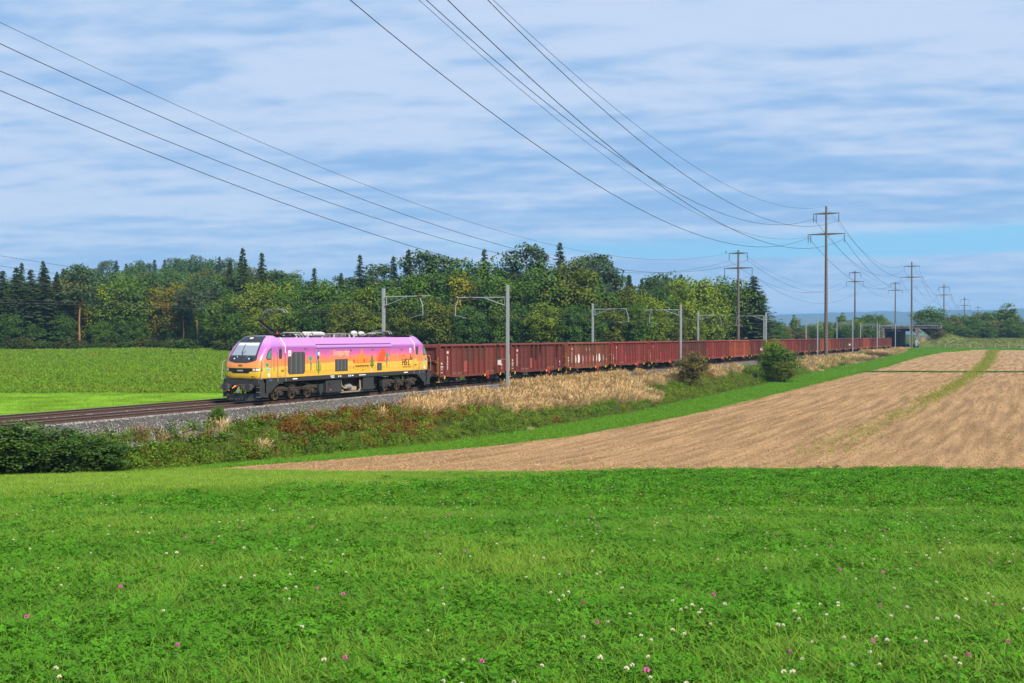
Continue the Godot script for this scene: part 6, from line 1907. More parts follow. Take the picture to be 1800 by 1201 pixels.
func build_trees() -> void:
	M.bark = mat(0.10, 0.075, 0.055, 0.95)
	M.bark_pine = mat(0.24, 0.12, 0.06, 0.95)
	M.bark_pale = mat(0.36, 0.34, 0.30, 0.9)
	var tint := {"g": [0.092, 0.17, 0.020], "k": [0.062, 0.13, 0.022], "y": [0.17, 0.235, 0.018], "m": [0.125, 0.16, 0.019], "o": [0.18, 0.17, 0.018], "l": [0.27, 0.245, 0.016], "b": [0.16, 0.135, 0.042], "c": [0.135, 0.215, 0.036], "s": [0.05, 0.085, 0.028], "p": [0.07, 0.125, 0.05]}
	var leafy := {}
	for k in tint:
		var m := mat(tint[k][0], tint[k][1], tint[k][2], 0.75)
		m.vertex_color_use_as_albedo = true
		m.metallic_specular = 0.25
		m.backlight_enabled = true
		m.backlight = lin(0.3, 0.36, 0.14)
		leafy[k] = m
	M.leafy = leafy
	var forms := {"d": [], "o": [], "s": [], "p": [], "c": []}
	for k in 4: forms.d.append(broadleaf(100 + k, 0.31, 0.53, 0.46, 78, Color(1, 1, 1), 0.0))
	for k in 2: forms.o.append(broadleaf(120 + k, 0.29, 0.55, 0.44, 76, Color(2.6, 0.9, 0.55), 0.42))
	for k in 3: forms.s.append(spruce(140 + k, 0.29))
	for k in 3: forms.p.append(pine(160 + k))
	for k in 2: forms.c.append(broadleaf(180 + k, 0.19, 0.53, 0.47, 74, Color(1, 1, 1), 0.0))
	M.forms = forms
	var words_ := {"g": "green broadleaf tree", "k": "dark green broadleaf tree", "y": "bright yellow-green broadleaf tree", "m": "olive green broadleaf tree", "o": "broadleaf tree turning orange at the top", "l": "yellow autumn broadleaf tree", "b": "brownish broadleaf tree", "c": "slender light green broadleaf tree", "s": "dark pointed spruce", "p": "tall bare-trunked pine"}
	var r := RandomNumberGenerator.new()
	r.seed = 9
	var proto := {}
	for w in WOOD:
		var kind: String = w[3]
		var fam: String = kind if kind in ["o", "s", "p", "c"] else "d"
		var i := r.randi() % int(forms[fam].size())
		var key := fam + str(i) + kind
		var y := height(w[0], w[1])
		var depth := depth_of(w[0], w[1])
		if w[0] > -53.0: y = 2.0
		if depth > 470.0 and w[0] > -90.0 and w[0] < -53.0: y = 3.0
		var name_: String = {"d": "broadleaf_tree", "o": "broadleaf_tree", "s": "spruce_tree", "p": "pine_tree", "c": "slender_tree"}[fam]
		var place := " in the forest behind the train"
		var grp := "trees of the forest"
		if w[0] > -53.0: place = " on the grassy road bank beside the bridge"; grp = "trees on the road bank"
		elif depth < 300.0:
			var u: float = (w[0] * 0.9105 - w[1] * 0.4136) / depth
			place = " at the forest edge along the crop field" if u < -0.26 else (" in the forest behind the locomotive" if u < -0.07 else (" in the forest behind the first three wagons" if u < 0.085 else " at the forest end behind the middle wagons"))
			if w[2] > 19.5: place += ", overtopping its neighbours"
		elif depth > 425.0 and w[0] < -150.0: place = " on the wooded hill beyond the forest edge"; grp = "trees on the hill"
		elif depth > 300.0 and w[0] > -120.0: place = " in the far clump beyond the end of the wood"; grp = "trees of the far clump"
		var t: Node3D
		if proto.has(key):
			t = proto[key].duplicate()
			t.name = numbered(name_)
			add_child(t)
		else:
			t = thing(name_, "", "tree")
			part(t, "trunk", forms[fam][i][0], M.bark_pine if fam == "p" else (M.bark_pale if fam == "c" else M.bark))
			part(t, "crown", forms[fam][i][1], leafy[kind])
			proto[key] = t
		tag(t, words_[kind] + place, "tree", grp)
		var h: float = maxf(2.0, w[2] - y)
		t.position = Vector3(w[0], y, w[1])
		t.rotation.y = r.randf() * TAU
		var wd: float = h * w[4]
		if fam == "d" or fam == "o": wd = clampf(wd, 0.0, 21.0)
		t.scale = Vector3(wd, h, wd)
	# undergrowth along the foot of the wood
	var bu := MB.new()
	var rr := RandomNumberGenerator.new()
	rr.seed = 33
	for k in 16: puff(bu, rr, Vector3(rr.randfn() * 0.5, 0.35 + rr.randf() * 0.7, rr.randfn() * 0.5), Vector3(0.42, 0.34, 0.42), 40, 0.26, Color(1, 1, 1) * rr.randf_range(0.7, 1.2))
	M.bush_mesh = bu.mesh()
	var xf := []
	var cols := []
	for w in WOOD:
		if depth_of(w[0], w[1]) > 292.0 or w[0] > -55.0: continue
		for k in 4:
			var x: float = w[0] + rr.randf_range(-5.0, 5.0) + 3.0
			var z: float = w[1] + rr.randf_range(-5.0, 5.0) + 3.0
			if x > -57.0: continue
			var s := rr.randf_range(0.9, 2.1)
			xf.append(Transform3D(Basis.from_euler(Vector3(0, rr.randf() * TAU, 0)).scaled(Vector3(s, s * rr.randf_range(0.7, 1.2), s)), Vector3(x, height(x, z) - 0.1, z)))
			var f := rr.randf_range(0.5, 1.2)
			cols.append(Color(0.045 * f * rr.randf_range(0.8, 1.8), 0.09 * f, 0.018 * f))
	M.leaf_free = mat(1, 1, 1, 0.8)
	M.leaf_free.vertex_color_use_as_albedo = true
	M.leaf_free.metallic_specular = 0.2
	M.leaf_free.backlight_enabled = true
	M.leaf_free.backlight = lin(0.3, 0.35, 0.15)
	stuff("undergrowth", M.bush_mesh, M.leaf_free, xf, cols, "dark bushy undergrowth along the foot of the forest", "undergrowth")

# ---------------------------------------------------------------- plants of the embankment
func blade_tuft(seed_: int, n: int, rad: float, h0: float, h1: float, width: float, bend: float, segs: int, plume := 0.0) -> ArrayMesh:
	var r := RandomNumberGenerator.new()
	r.seed = seed_
	var b := MB.new()
	for k in n:
		var a := r.randf() * TAU
		var o := Vector3(cos(a), 0, sin(a)) * rad * sqrt(r.randf())
		var d := r.randf() * TAU
		var lean := Vector3(cos(d), 0, sin(d)) * bend * r.randf_range(0.2, 1.0)
		var h := r.randf_range(h0, h1)
		var side := lean.cross(Vector3.UP).normalized() * width * r.randf_range(0.7, 1.2)
		side = side.rotated(Vector3.UP, r.randf_range(-0.6, 0.6))
		var f := r.randf_range(0.72, 1.25)
		b.col = Color(f * r.randf_range(0.9, 1.15), f, f * r.randf_range(0.85, 1.1))
		var prev := o
		for j in segs:
			var w := float(j + 1) / segs
			var p := o + Vector3(0, h * (w - bend * 0.35 * w * w), 0) + lean * h * w * w
			var s0 := side * 0.5 * (1.0 - float(j) / segs * 0.6)
			var s1 := side * 0.5 * (1.0 - w * 0.6)
			if plume > 0.0 and j >= segs - 2:
				s0 = side.normalized() * plume * (0.25 if j == segs - 2 else 0.5)
				s1 = side.normalized() * plume * (0.5 if j == segs - 2 else 0.1)
			if j == segs - 1 and plume == 0.0: b.tri(prev - s0, prev + s0, p)
			else: b.quad(prev - s0, prev + s0, p + s1, p - s1)
			prev = p
	return b.mesh()

func herb(seed_: int, n: int, rad: float, tall: float, leaf: float) -> ArrayMesh:
	var r := RandomNumberGenerator.new()
	r.seed = seed_
	var b := MB.new()
	for k in n:
		var a := r.randf() * TAU
		var q := rad * sqrt(r.randf())
		var p := Vector3(cos(a) * q, tall * r.randf() * (1.0 - 0.55 * (q / rad) ** 2), sin(a) * q)
		var dir := Vector3(r.randfn(), r.randfn() * 0.4 - 0.1, r.randfn()).normalized()
		var f := r.randf_range(0.65, 1.3)
		b.col = Color(f * r.randf_range(0.85, 1.2), f, f * r.randf_range(0.8, 1.15))
		b.leaf(p, dir, (Vector3.UP + Vector3(r.randfn(), r.randfn(), r.randfn()) * 0.4).normalized(), leaf * r.randf_range(0.7, 1.3), leaf * r.randf_range(0.5, 0.8))
	return b.mesh()

func bank_mix(t: float, k: float, n: float) -> Array:
	# shares of [dry grass, red bramble, dead brown, green] at a place on the bank
	var dry := 0.004
	var red := 0.05
	var dead := 0.0
	var reach := 0.25 + 0.35 * smoothstep(75.0, 95.0, t) - 0.2 * smoothstep(118.0, 128.0, t) + n * 0.25
	if t > 74.0 and t < 146.0 and k < reach: dry = 0.9
	if t > 46.0 and t < 53.5 and k < 0.26 + n * 0.3: dry = 0.1
	if t > 155.0 and t < 178.0 and k < 0.35 + n * 0.4: dry = 0.5
	if t > 205.0 and t < 292.0 and k > 0.15 and n > -0.12: dry = 0.7
	if t > 320.0 and t < 425.0 and n > -0.1: dry = 0.65
	if t > 57.0 and t < 82.0 and k < 0.5 + n * 0.3: red = 0.55
	if t > 128.0 and t < 160.0 and k < 0.6 and n > 0.0: red = 0.35
	if t > 268.0 and t < 335.0 and k > 0.35: dead = 0.75
	return [dry, red, dead]

func build_embankment() -> void:
	var dry_m := [blade_tuft(301, 34, 0.42, 0.5, 1.0, 0.009, 0.5, 5, 0.032), blade_tuft(302, 34, 0.42, 0.45, 0.95, 0.009, 0.65, 5, 0.03)]
	var herbs := [herb(311, 80, 0.36, 0.55, 0.12), herb(312, 64, 0.3, 0.42, 0.11), herb(313, 60, 0.3, 0.8, 0.12)]
	var gras := [blade_tuft(321, 36, 0.22, 0.35, 0.75, 0.016, 0.6, 4)]
	var xs := {"dry0": [], "dry1": [], "h0": [], "h1": [], "h2": [], "g": []}
	var cs := {"dry0": [], "dry1": [], "h0": [], "h1": [], "h2": [], "g": []}
	var r := RandomNumberGenerator.new()
	r.seed = 44
	var f := FastNoiseLite.new()
	f.seed = 12; f.frequency = 0.09; f.fractal_octaves = 3
	var t := 20.0
	while t < 432.0:
		var step := 0.12 + 0.5 * smoothstep(60.0, 260.0, t)
		t += step
		var toe := table(TOE, t)
		var count := 4
		for q in count:
			var k := r.randf()
			var x := lerpf(-42.9, toe + 0.5, k)
			var z := -t + r.randf_range(-0.4, 0.4)
			if x > toe and r.randf() < 0.5: continue
			var n := f.get_noise_2d(x, z * 0.6)
			var mix := bank_mix(t, k, n)
			var s := r.randf_range(0.75, 1.3) * (1.0 + 0.45 * smoothstep(100.0, 260.0, t))
			if k > 0.85: s *= 0.6
			var p := Vector3(x, height(x, z) - 0.03, z)
			var lean := Basis.from_euler(Vector3(r.randf_range(-0.15, 0.15), r.randf() * TAU, r.randf_range(-0.15, 0.15)))
			var pick := r.randf()
			var c := r.randf_range(0.6, 1.3)
			if pick < mix[0]:
				for d in 3:
					var key := "dry%d" % (r.randi() % 2)
					var wind := Basis(Vector3(0, 0, 1), 0.0).rotated(Vector3(0.5, 0, 1).normalized(), -0.28 + r.randfn() * 0.14)
					xs[key].append(Transform3D((wind * lean).scaled(Vector3.ONE * s), p + Vector3(r.randf_range(-0.3, 0.3), 0, r.randf_range(-0.3, 0.3))))
					cs[key].append(Color(0.60 * c, 0.425 * c * r.randf_range(0.93, 1.04), 0.23 * c))
				if r.randf() < 0.3:
					xs.g.append(Transform3D(lean.scaled(Vector3.ONE * s * 0.8), p)); cs.g.append(Color(0.11 * c, 0.15 * c, 0.035 * c))
			elif pick < mix[0] + mix[1]:
				xs.h0.append(Transform3D(lean.scaled(Vector3.ONE * s), p))
				cs.h0.append(Color(0.23 * c, 0.095 * c * r.randf_range(0.7, 1.7), 0.024 * c))
			elif pick < mix[0] + mix[1] + mix[2]:
				xs.h2.append(Transform3D(lean.scaled(Vector3.ONE * s), p))
				cs.h2.append(Color(0.105 * c, 0.068 * c, 0.042 * c))
			else:
				var g := 0.5 + 0.5 * f.get_noise_2d(x * 1.7 + 50.0, z * 1.2)
				var col := Color(0.075, 0.175, 0.014).lerp(Color(0.18, 0.27, 0.024), clampf(g, 0.0, 1.0))
				col = Color(col.r * c, col.g * c, col.b * c)
				if r.randf() < 0.28:
					xs.g.append(Transform3D(lean.scaled(Vector3.ONE * s), p)); cs.g.append(Color(col.r * 1.3, col.g * 1.15, col.b * 1.4))
				else:
					var key := "h%d" % (r.randi() % 3)
					xs[key].append(Transform3D(lean.scaled(Vector3.ONE * s), p)); cs[key].append(col)
	# the dry stand that has crept up the ballast shoulder to the wagons
	for q in 1500:
		var tt := r.randf_range(84.0, 147.0)
		var x := r.randf_range(-43.75, -42.8)
		if f.get_noise_2d(x, tt * 0.6) < -0.28 or r.randf() > smoothstep(82.0, 92.0, tt): continue
		var s := r.randf_range(0.75, 1.15)
		var c := r.randf_range(0.75, 1.2)
		var key := "dry%d" % (r.randi() % 2)
		var wind := Basis.IDENTITY.rotated(Vector3(0.5, 0, 1).normalized(), -0.3 + r.randfn() * 0.12)
		xs[key].append(Transform3D((wind * Basis.from_euler(Vector3(0, r.randf() * TAU, 0))).scaled(Vector3.ONE * s), Vector3(x, -0.42 - (x + 43.75) * 0.4, -tt)))
		cs[key].append(Color(0.60 * c, 0.425 * c, 0.23 * c))
	for k in 2: stuff("dry_grass", dry_m[k], M.leaf_free, xs["dry%d" % k], cs["dry%d" % k], ["feathery straw-coloured dry grass on the railway bank", "bleached bent dry grass on the railway bank"][k], "grass")
	stuff("weeds", herbs[0], M.leaf_free, xs.h0, cs.h0, "green and reddish bramble weeds covering the railway bank", "weeds")
	stuff("weeds", herbs[1], M.leaf_free, xs.h1, cs.h1, "low green leafy weeds covering the railway bank", "weeds")
	stuff("weeds", herbs[2], M.leaf_free, xs.h2, cs.h2, "taller green and brown weeds covering the railway bank", "weeds")
	stuff("grass", gras[0], M.leaf_free, xs.g, cs.g, "tall green grass tufts growing on the railway bank", "grass")
	# single shrubs on the bank: [x, z, height, width, kind, label]
	var shrubs := [[-38.0, -136.4, 4.5, 3.9, "b", "round brown-green shrub on the bank in front of a mast"], [-34.2, -169.5, 5.6, 5.8, "g", "big leafy green shrub at the foot of the bank"], [-35.6, -171.5, 6.6, 3.4, "y", "upright green sapling rising behind the big leafy shrub"], [-32.6, -165.5, 3.3, 3.4, "m", "low olive shrub in front of the big leafy shrub"],
		[-41.4, -29.3, 2.6, 3.3, "k", "dark green shrub at the outer end of the bank hedge"], [-41.3, -31.8, 2.7, 3.4, "k", "dark green shrub second along the bank hedge"], [-41.2, -34.4, 2.8, 3.5, "k", "dark green shrub in the middle of the bank hedge"], [-41.0, -37.0, 2.7, 3.5, "k", "dark green shrub fourth along the bank hedge"], [-40.8, -39.4, 2.5, 3.3, "k", "dark green shrub fifth along the bank hedge"], [-40.7, -42.0, 2.0, 3.0, "k", "dark green shrub at the hedge end towards the locomotive"], [-43.0, -53.6, 1.25, 1.0, "g", "small green weed bush growing in the ballast by the locomotive"]]
	for q in shrubs:
		var o := thing("bank_shrub", q[5], "shrub", Vector3(q[0], height(q[0], q[1]) - 0.12, q[1]), r.randf() * TAU, "shrubs on the railway bank")
		var form: Array = M.forms.d[r.randi() % 4]
		part(o, "stem", form[0], M.bark)
		part(o, "foliage", form[1], M.leafy[q[4]])
		o.scale = Vector3(q[3] / 0.62, q[2], q[3] / 0.62)

# ---------------------------------------------------------------- fields
func in_view(x: float, z: float, margin: float) -> bool:
	# whether a place lies in the part of the land that the meadow's bystander looks over
	var d := depth_of(x, z)
	if d < 1.0: return false
	return absf((x * 0.9105 - z * 0.4136) / d) < 0.445 + margin

func at_depth(d: float, across: float) -> Vector2:
	# a place d metres out and "across" metres sideways from where the meadow begins
	return Vector2(across * 0.9105 - d * 0.4136, -(across * 0.4136 + d * 0.9105))

func build_fields() -> void:
	M.soil.uv1_scale = Vector3(1.0 / 1.5, 1.0, 1.0 / 13.0)
	M.soil.uv2_scale = Vector3(1.0 / 6.5, 1.0, 1.0 / 120.0)
	sheet("ploughed_field", func(a: float, b: float):
		var t := 38.0 + 372.0 * (0.45 * a + 0.55 * a * a)
		var x := lerpf(table(FIELD_EDGE, t), 175.0, b)
		return Vector2(x, -maxf(t, meadow_end(x) - 0.25)), 150, 130, M.soil)
	sheet("field_verge", func(a: float, b: float):
		return Vector2(lerpf(-36.0, 185.0, a), -lerpf(409.5, 460.0, b)), 50, 8, M.verge)
	var r := RandomNumberGenerator.new()
	r.seed = 55
	M.dull = mat(1, 1, 1, 0.95)
	M.dull.vertex_color_use_as_albedo = true
	M.dull.metallic_specular = 0.1
	# clods and straw
	var cl := MB.new()
	var pts := [Vector3(1, 0, 0.1), Vector3(-0.9, 0.1, 0), Vector3(0.1, 0.7, 0), Vector3(0, -0.6, 0.1), Vector3(0.15, 0.05, 1), Vector3(0, -0.1, -0.85)]
	for x in [0, 1]:
		for y in [2, 3]:
			for z in [4, 5]: cl.tri_o(pts[x], pts[y], pts[z], Vector3.ZERO)
	var clod := cl.mesh()
	var xf := []
	var cols := []
	for k in 90000:
		var d := 56.0 + 130.0 * pow(r.randf(), 1.5)
		var p := at_depth(d, r.randf_range(-0.3, 0.46) * d)
		if -p.y < meadow_end(p.x) or p.x < table(FIELD_EDGE, -p.y) + 0.1: continue
		var s := r.randf_range(0.015, 0.05) * (1.0 + (d - 56.0) / 120.0) * (1.7 if r.randf() < 0.06 else 1.0)
		xf.append(Transform3D(Basis.from_euler(Vector3(r.randf() * TAU, r.randf() * TAU, r.randf() * TAU)).scaled(Vector3.ONE * s), Vector3(p.x, height(p.x, p.y) + s * 0.15, p.y)))
		var f := r.randf_range(0.4, 0.98)
		cols.append(Color(0.50 * f, 0.31 * f, 0.16 * f))
	stuff("soil_clods", clod, M.dull, xf, cols, "loose clods of dry brown soil on the ploughed field", "soil")
	xf = []; cols = []
	var sb := MB.new()
	sb.box(Vector3.ZERO, Vector3(0.02, 0.012, 0.3))
	for k in 5000:
		var d := 56.0 + 90.0 * pow(r.randf(), 1.5)
		var p := at_depth(d, r.randf_range(-0.25, 0.46) * d)
		if -p.y < meadow_end(p.x) or p.x < table(FIELD_EDGE, -p.y) + 0.1: continue
		xf.append(Transform3D(Basis.from_euler(Vector3(r.randf_range(-0.3, 0.3), r.randf() * TAU, 0)).scaled(Vector3.ONE * r.randf_range(0.4, 1.3)), Vector3(p.x, height(p.x, p.y) + 0.03, p.y)))
		cols.append(Color(0.52, 0.40, 0.17) * r.randf_range(0.6, 1.1))
	stuff("straw", sb.mesh(), M.dull, xf, cols, "pale straw stalks scattered over the ploughed field", "straw")
	# a line of green seedlings along an old headland, and the grass baulk across the field
	var sprout := herb(401, 16, 0.14, 0.14, 0.085)
	xf = []; cols = []
	for k in 4600:
		var t := 70.0 + 340.0 * r.randf()
		var x := -12.2 + 2.6 * sin(clampf((t - 80.0) / 300.0, 0.0, 1.0) * PI) + r.randfn() * (0.75 + 0.4 * smoothstep(110.0, 70.0, t))
		if t < meadow_end(x) or (t < 130.0 and r.randf() < 0.45): continue
		var s := r.randf_range(0.5, 1.1) * (1.0 + t / 300.0)
		xf.append(Transform3D(Basis.from_euler(Vector3(0, r.randf() * TAU, 0)).scaled(Vector3.ONE * s), Vector3(x, height(x, -t), -t)))
		var f := r.randf_range(0.7, 1.2)
		cols.append(Color(0.27 * f, 0.31 * f, 0.05 * f))
	stuff("seedlings", sprout, M.leaf_free, xf, cols, "curving line of yellow-green seedlings through the ploughed field", "seedlings")
	xf = []; cols = []
	for k in 2600:
		var p := at_depth(201.0 + r.randfn() * 0.5, r.randf_range(0.27, 0.47) * 201.0)
		if p.x < table(FIELD_EDGE, -p.y): continue
		xf.append(Transform3D(Basis.from_euler(Vector3(0, r.randf() * TAU, 0)).scaled(Vector3(3.0, 1.4, 3.0)), Vector3(p.x, height(p.x, p.y), p.y)))
		cols.append(Color(0.10, 0.21, 0.018) * r.randf_range(0.8, 1.2))
	stuff("grass", sprout, M.leaf_free, xf, cols, "thin dark green grass baulk crossing the ploughed field", "grass")
	# mown verge beside the field
	var short_ := blade_tuft(411, 26, 0.16, 0.05, 0.15, 0.013, 0.6, 2)
	xf = []; cols = []
	for k in 42000:
		var t := 20.0 + 400.0 * pow(r.randf(), 1.7)
		var x := lerpf(table(TOE, t) - 0.2, table(FIELD_EDGE, t) + 0.15 * r.randfn(), r.randf())
		var s := r.randf_range(0.9, 1.5) * (1.0 + t / 150.0)
		xf.append(Transform3D(Basis.from_euler(Vector3(0, r.randf() * TAU, 0)).scaled(Vector3(s, s * 0.8, s)), Vector3(x, height(x, -t) - 0.01, -t)))
		var f := r.randf_range(0.75, 1.25)
		cols.append(Color(0.125 * f, 0.285 * f, 0.024 * f))
	stuff("grass", short_, M.leaf_free, xf, cols, "bright green mown grass between the railway bank and ploughed field", "grass")
	# hay meadow and leaf crop on the far side
	xf = []; cols = []
	for k in 26000:
		var d := 58.0 + 44.0 * r.randf()
		var p := at_depth(d, r.randf_range(-0.46, -0.23) * d)
		if p.x > -53.4: continue
		var s := r.randf_range(1.0, 1.7)
		xf.append(Transform3D(Basis.from_euler(Vector3(0, r.randf() * TAU, 0)).scaled(Vector3(s, s, s)), Vector3(p.x, height(p.x, p.y) - 0.01, p.y)))
		var n := noise_b.get_noise_2d(p.x * 3.0, p.y * 3.0)
		var f := r.randf_range(0.8, 1.2) * (1.0 + 0.5 * n)
		cols.append(Color(0.23 * f, 0.42 * f, 0.04 * f))
	stuff("grass", short_, M.leaf_free, xf, cols, "vivid light green short grass beyond the tracks", "grass")
	var beet := herb(421, 20, 0.26, 0.2, 0.17)
	xf = []; cols = []
	for k in 40000:
		var d := 101.0 + 160.0 * r.randf()
		var p := at_depth(d, r.randf_range(-0.46, -0.22) * d)
		var s := r.randf_range(0.7, 1.2) * (1.0 + (d - 100.0) / 220.0)
		xf.append(Transform3D(Basis.from_euler(Vector3(0, r.randf() * TAU, 0)).scaled(Vector3.ONE * s), Vector3(p.x, height(p.x, p.y), p.y)))
		var n := noise_b.get_noise_2d(p.x * 0.8, p.y * 2.5)
		var f := r.randf_range(0.55, 1.35)
		var c := Color(0.13, 0.25, 0.02).lerp(Color(0.2, 0.21, 0.028), clampf(n * 1.6, 0.0, 1.0) * 0.7)
		cols.append(Color(c.r * f, c.g * f, c.b * f))
	stuff("crop_leaves", beet, M.leaf_free, xf, cols, "low leafy green crop covering the field before the forest", "crop")
	# coarse grass on the road bank
	var rough := blade_tuft(431, 24, 0.4, 0.3, 0.8, 0.05, 0.5, 2)
	xf = []; cols = []
	for k in 6000:
		var x := r.randf_range(12.0, 120.0)
		var a := r.randf() * 0.75
		var top := 7.6 - 4.8 * smoothstep(9.0, 26.0, x)
		xf.append(Transform3D(Basis.from_euler(Vector3(0, r.randf() * TAU, 0)), Vector3(-47.6 + x, bank_at(x, a, top), -462.0 + bank_out(x, a))))
		var f := r.randf_range(0.7, 1.2)
		cols.append(Color(0.23 * f, 0.25 * f, 0.07 * f))
	stuff("grass", rough, M.leaf_free, xf, cols, "coarse pale green grass on the road bank", "grass")

# ---------------------------------------------------------------- clover meadow
func clover_tuft(seed_: int, n: int) -> ArrayMesh:
	var r := RandomNumberGenerator.new()
	r.seed = seed_
	var b := MB.new()
	for k in n:
		var a := r.randf() * TAU
		var p := Vector3(cos(a), 0, sin(a)) * 0.11 * sqrt(r.randf()) + Vector3(0, r.randf_range(0.05, 0.14), 0)
		var tilt := (Vector3.UP + Vector3(r.randfn(), 0, r.randfn()) * 0.45).normalized()
		var f := r.randf_range(0.75, 1.25)
		b.col = Color(f * r.randf_range(0.85, 1.1), f, f)
		var o := tilt.cross(Vector3(cos(a * 3.0), 0.1, sin(a * 3.0))).normalized()
		for j in 3:
			var d := o.rotated(tilt, TAU * j / 3.0)
			var s := d.cross(tilt) * 0.0095
			var l := 0.019 * r.randf_range(0.8, 1.2)
			var q := p + d * l * 0.6 + tilt * 0.002
			var e := p + d * l
			b.tri(p, q + s, e + s * 0.4); b.tri(p, e + s * 0.4, e - s * 0.4); b.tri(p, e - s * 0.4, q - s)
		b.col = Color(f, f * 0.9, f * 0.8)
		b.tri(p - o * 0.001, p + o * 0.001, Vector3(p.x * 0.7, 0, p.z * 0.7))
	return b.mesh()

func flower_head(pink: bool) -> ArrayMesh:
	var r := RandomNumberGenerator.new()
	r.seed = 501 + int(pink)
	var b := MB.new()
	for k in 46:
		var y := r.randf_range(-0.75, 1.0)
		var a := r.randf() * TAU
		var q := sqrt(maxf(0.0, 1.0 - y * y))
		var d := Vector3(cos(a) * q, y, sin(a) * q)
		var f := r.randf_range(0.85, 1.1)
		if pink: b.col = Color(0.72 * f, 0.13 * f, 0.44 * f)
		else: b.col = Color(0.80 * f, 0.76 * f, 0.62 * f) if y > -0.2 else Color(0.42 * f, 0.30 * f, 0.16 * f)
		b.leaf(d * 0.35, (d + Vector3(0, 0.35, 0)).normalized(), Vector3(-d.z, 0.3, d.x).normalized(), 0.75, 0.42)
	return b.mesh()

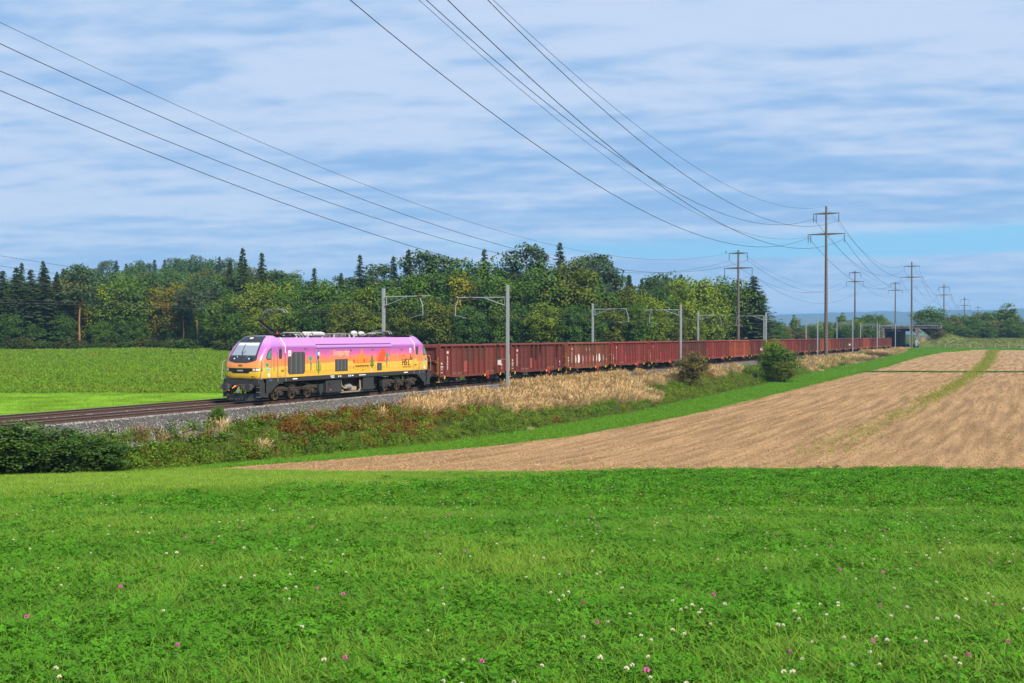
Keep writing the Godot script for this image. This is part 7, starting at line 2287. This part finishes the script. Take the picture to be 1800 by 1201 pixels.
func build_meadow() -> void:
	var r := RandomNumberGenerator.new()
	r.seed = 66
	M.grass_blade = mat(1, 1, 1, 0.5)
	M.grass_blade.vertex_color_use_as_albedo = true
	M.grass_blade.metallic_specular = 0.28
	M.grass_blade.backlight_enabled = true
	M.grass_blade.backlight = lin(0.35, 0.4, 0.2)
	var tufts := [blade_tuft(511, 26, 0.10, 0.08, 0.20, 0.0055, 0.8, 4), blade_tuft(512, 20, 0.10, 0.12, 0.27, 0.0058, 1.05, 4), blade_tuft(513, 26, 0.13, 0.08, 0.17, 0.008, 0.7, 2)]
	var clov := [clover_tuft(521, 26), clover_tuft(522, 22)]
	var xs := [[], [], [], [], []]
	var cs := [[], [], [], [], []]
	var f := FastNoiseLite.new()
	f.seed = 17; f.frequency = 0.42; f.fractal_octaves = 3
	for band in [[4.6, 10.0, 11000], [10.0, 22.0, 26000], [22.0, 58.5, 56000]]:
		for k in band[2]:
			var d := sqrt(lerpf(band[0] * band[0], band[1] * band[1], r.randf()))
			var p := at_depth(d, r.randf_range(-0.465, 0.465) * d)
			if -p.y > meadow_end(p.x) - 0.05 and p.x > -39.3: continue
			if p.x < table(TOE, -p.y): continue
			var n := f.get_noise_2d(p.x, p.y)
			var m := f.get_noise_2d(p.x * 0.35 + 90.0, p.y * 0.35)
			# grassy and paler towards the hedge side, clover-rich elsewhere
			var clover := n * 0.6 + 0.2 + r.randfn() * 0.2 - 0.9 * smoothstep(-14.0, -26.0, p.x) * smoothstep(20.0, 34.0, d)
			var y := height(p.x, p.y) - 0.005
			var s := r.randf_range(0.75, 1.25) * (1.0 + 0.5 * smoothstep(18.0, 45.0, d))
			var turn := Basis.from_euler(Vector3(r.randf_range(-0.12, 0.12), r.randf() * TAU, r.randf_range(-0.12, 0.12)))
			var c := r.randf_range(0.72, 1.22)
			if clover > 0.12 and r.randf() < (0.5 if d < 22.0 else 0.36):
				var i := 3 + r.randi() % 2
				xs[i].append(Transform3D(turn.scaled(Vector3(s, s * 0.9, s) * (1.0 if d < 22.0 else 1.25)), Vector3(p.x, y, p.y)))
				cs[i].append(Color(0.068 * c, 0.215 * c, 0.012 * c))
			if not (clover > 0.12) or r.randf() < 0.62:
				var i := 2 if d > 22.0 else r.randi() % 2
				xs[i].append(Transform3D(turn.scaled(Vector3(s, s * (0.9 + 0.5 * maxf(0.0, m)), s)), Vector3(p.x, y, p.y)))
				var pale := clampf(0.3 + m * 0.9 + 0.7 * smoothstep(-17.0, -28.0, p.x) * smoothstep(24.0, 38.0, d), 0.0, 1.0)
				var g := Color(0.105, 0.255, 0.014).lerp(Color(0.20, 0.335, 0.03), pale)
				cs[i].append(Color(g.r * c, g.g * c, g.b * c))
	stuff("meadow_grass", tufts[0], M.grass_blade, xs[0], cs[0], "fresh green grass blades of the clover meadow", "grass")
	stuff("meadow_grass", tufts[1], M.grass_blade, xs[1], cs[1], "longer drooping grass blades of the clover meadow", "grass")
	stuff("meadow_grass", tufts[2], M.grass_blade, xs[2], cs[2], "short grass of the meadow beside the ploughed field", "grass")
	stuff("clover_leaves", clov[0], M.leaf_free, xs[3], cs[3], "dark green three-part clover leaves among the meadow grass", "clover")
	stuff("clover_leaves", clov[1], M.leaf_free, xs[4], cs[4], "clover leaf patches spread over the meadow", "clover")
	# flower heads: the larger ones each their own, the rest farther off together
	var heads := [flower_head(false), flower_head(true)]
	var st := MB.new()
	st.cyl(Vector3(0, -10, 0), Vector3.ZERO, 0.09, 0.08, 5, false)
	var stem := st.mesh()
	M.stem = mat(0.10, 0.22, 0.04, 0.8)
	var far_x := [[], []]
	var made := [0, 0]
	for k in 1750:
		var d := sqrt(lerpf(4.8 * 4.8, 52.0 * 52.0, pow(r.randf(), 1.75)))
		var u := r.randf_range(-0.455, 0.455)
		if u < 0.0 and r.randf() < 0.45: continue
		var p := at_depth(d, u * d)
		if -p.y > meadow_end(p.x) - 0.3: continue
		if f.get_noise_2d(p.x * 0.7, p.y * 0.7 + 30.0) < -0.12 and r.randf() < 0.8: continue
		var i := 1 if r.randf() < 0.17 else 0
		var s := r.randf_range(0.0098, 0.0138) * (1.12 if i == 1 else 1.0)
		var y := height(p.x, p.y) + r.randf_range(0.14, 0.23)
		var turn := Basis.from_euler(Vector3(r.randf_range(-0.35, 0.35), r.randf() * TAU, r.randf_range(-0.35, 0.35)))
		if d < 30.0 and made[i] < [280, 70][i]:
			made[i] += 1
			var o := thing("pink_clover_flower" if i == 1 else "white_clover_flower", "pink round clover flower head standing in the meadow" if i == 1 else "white round clover flower head standing in the meadow", "flower", Vector3(p.x, y, p.y), 0.0, "pink clover flowers" if i == 1 else "white clover flowers")
			o.basis = turn.scaled(Vector3.ONE * s)
			part(o, "flower_head", heads[i], M.leaf_free)
			part(o, "flower_stem", stem, M.stem)
		else:
			far_x[i].append(Transform3D(turn.scaled(Vector3.ONE * s * 1.15), Vector3(p.x, y, p.y)))
	stuff("clover_flowers", heads[0], M.leaf_free, far_x[0], [], "scatter of white clover heads across the farther meadow", "flowers")
	stuff("clover_flowers", heads[1], M.leaf_free, far_x[1], [], "scatter of pink clover heads across the farther meadow", "flowers")
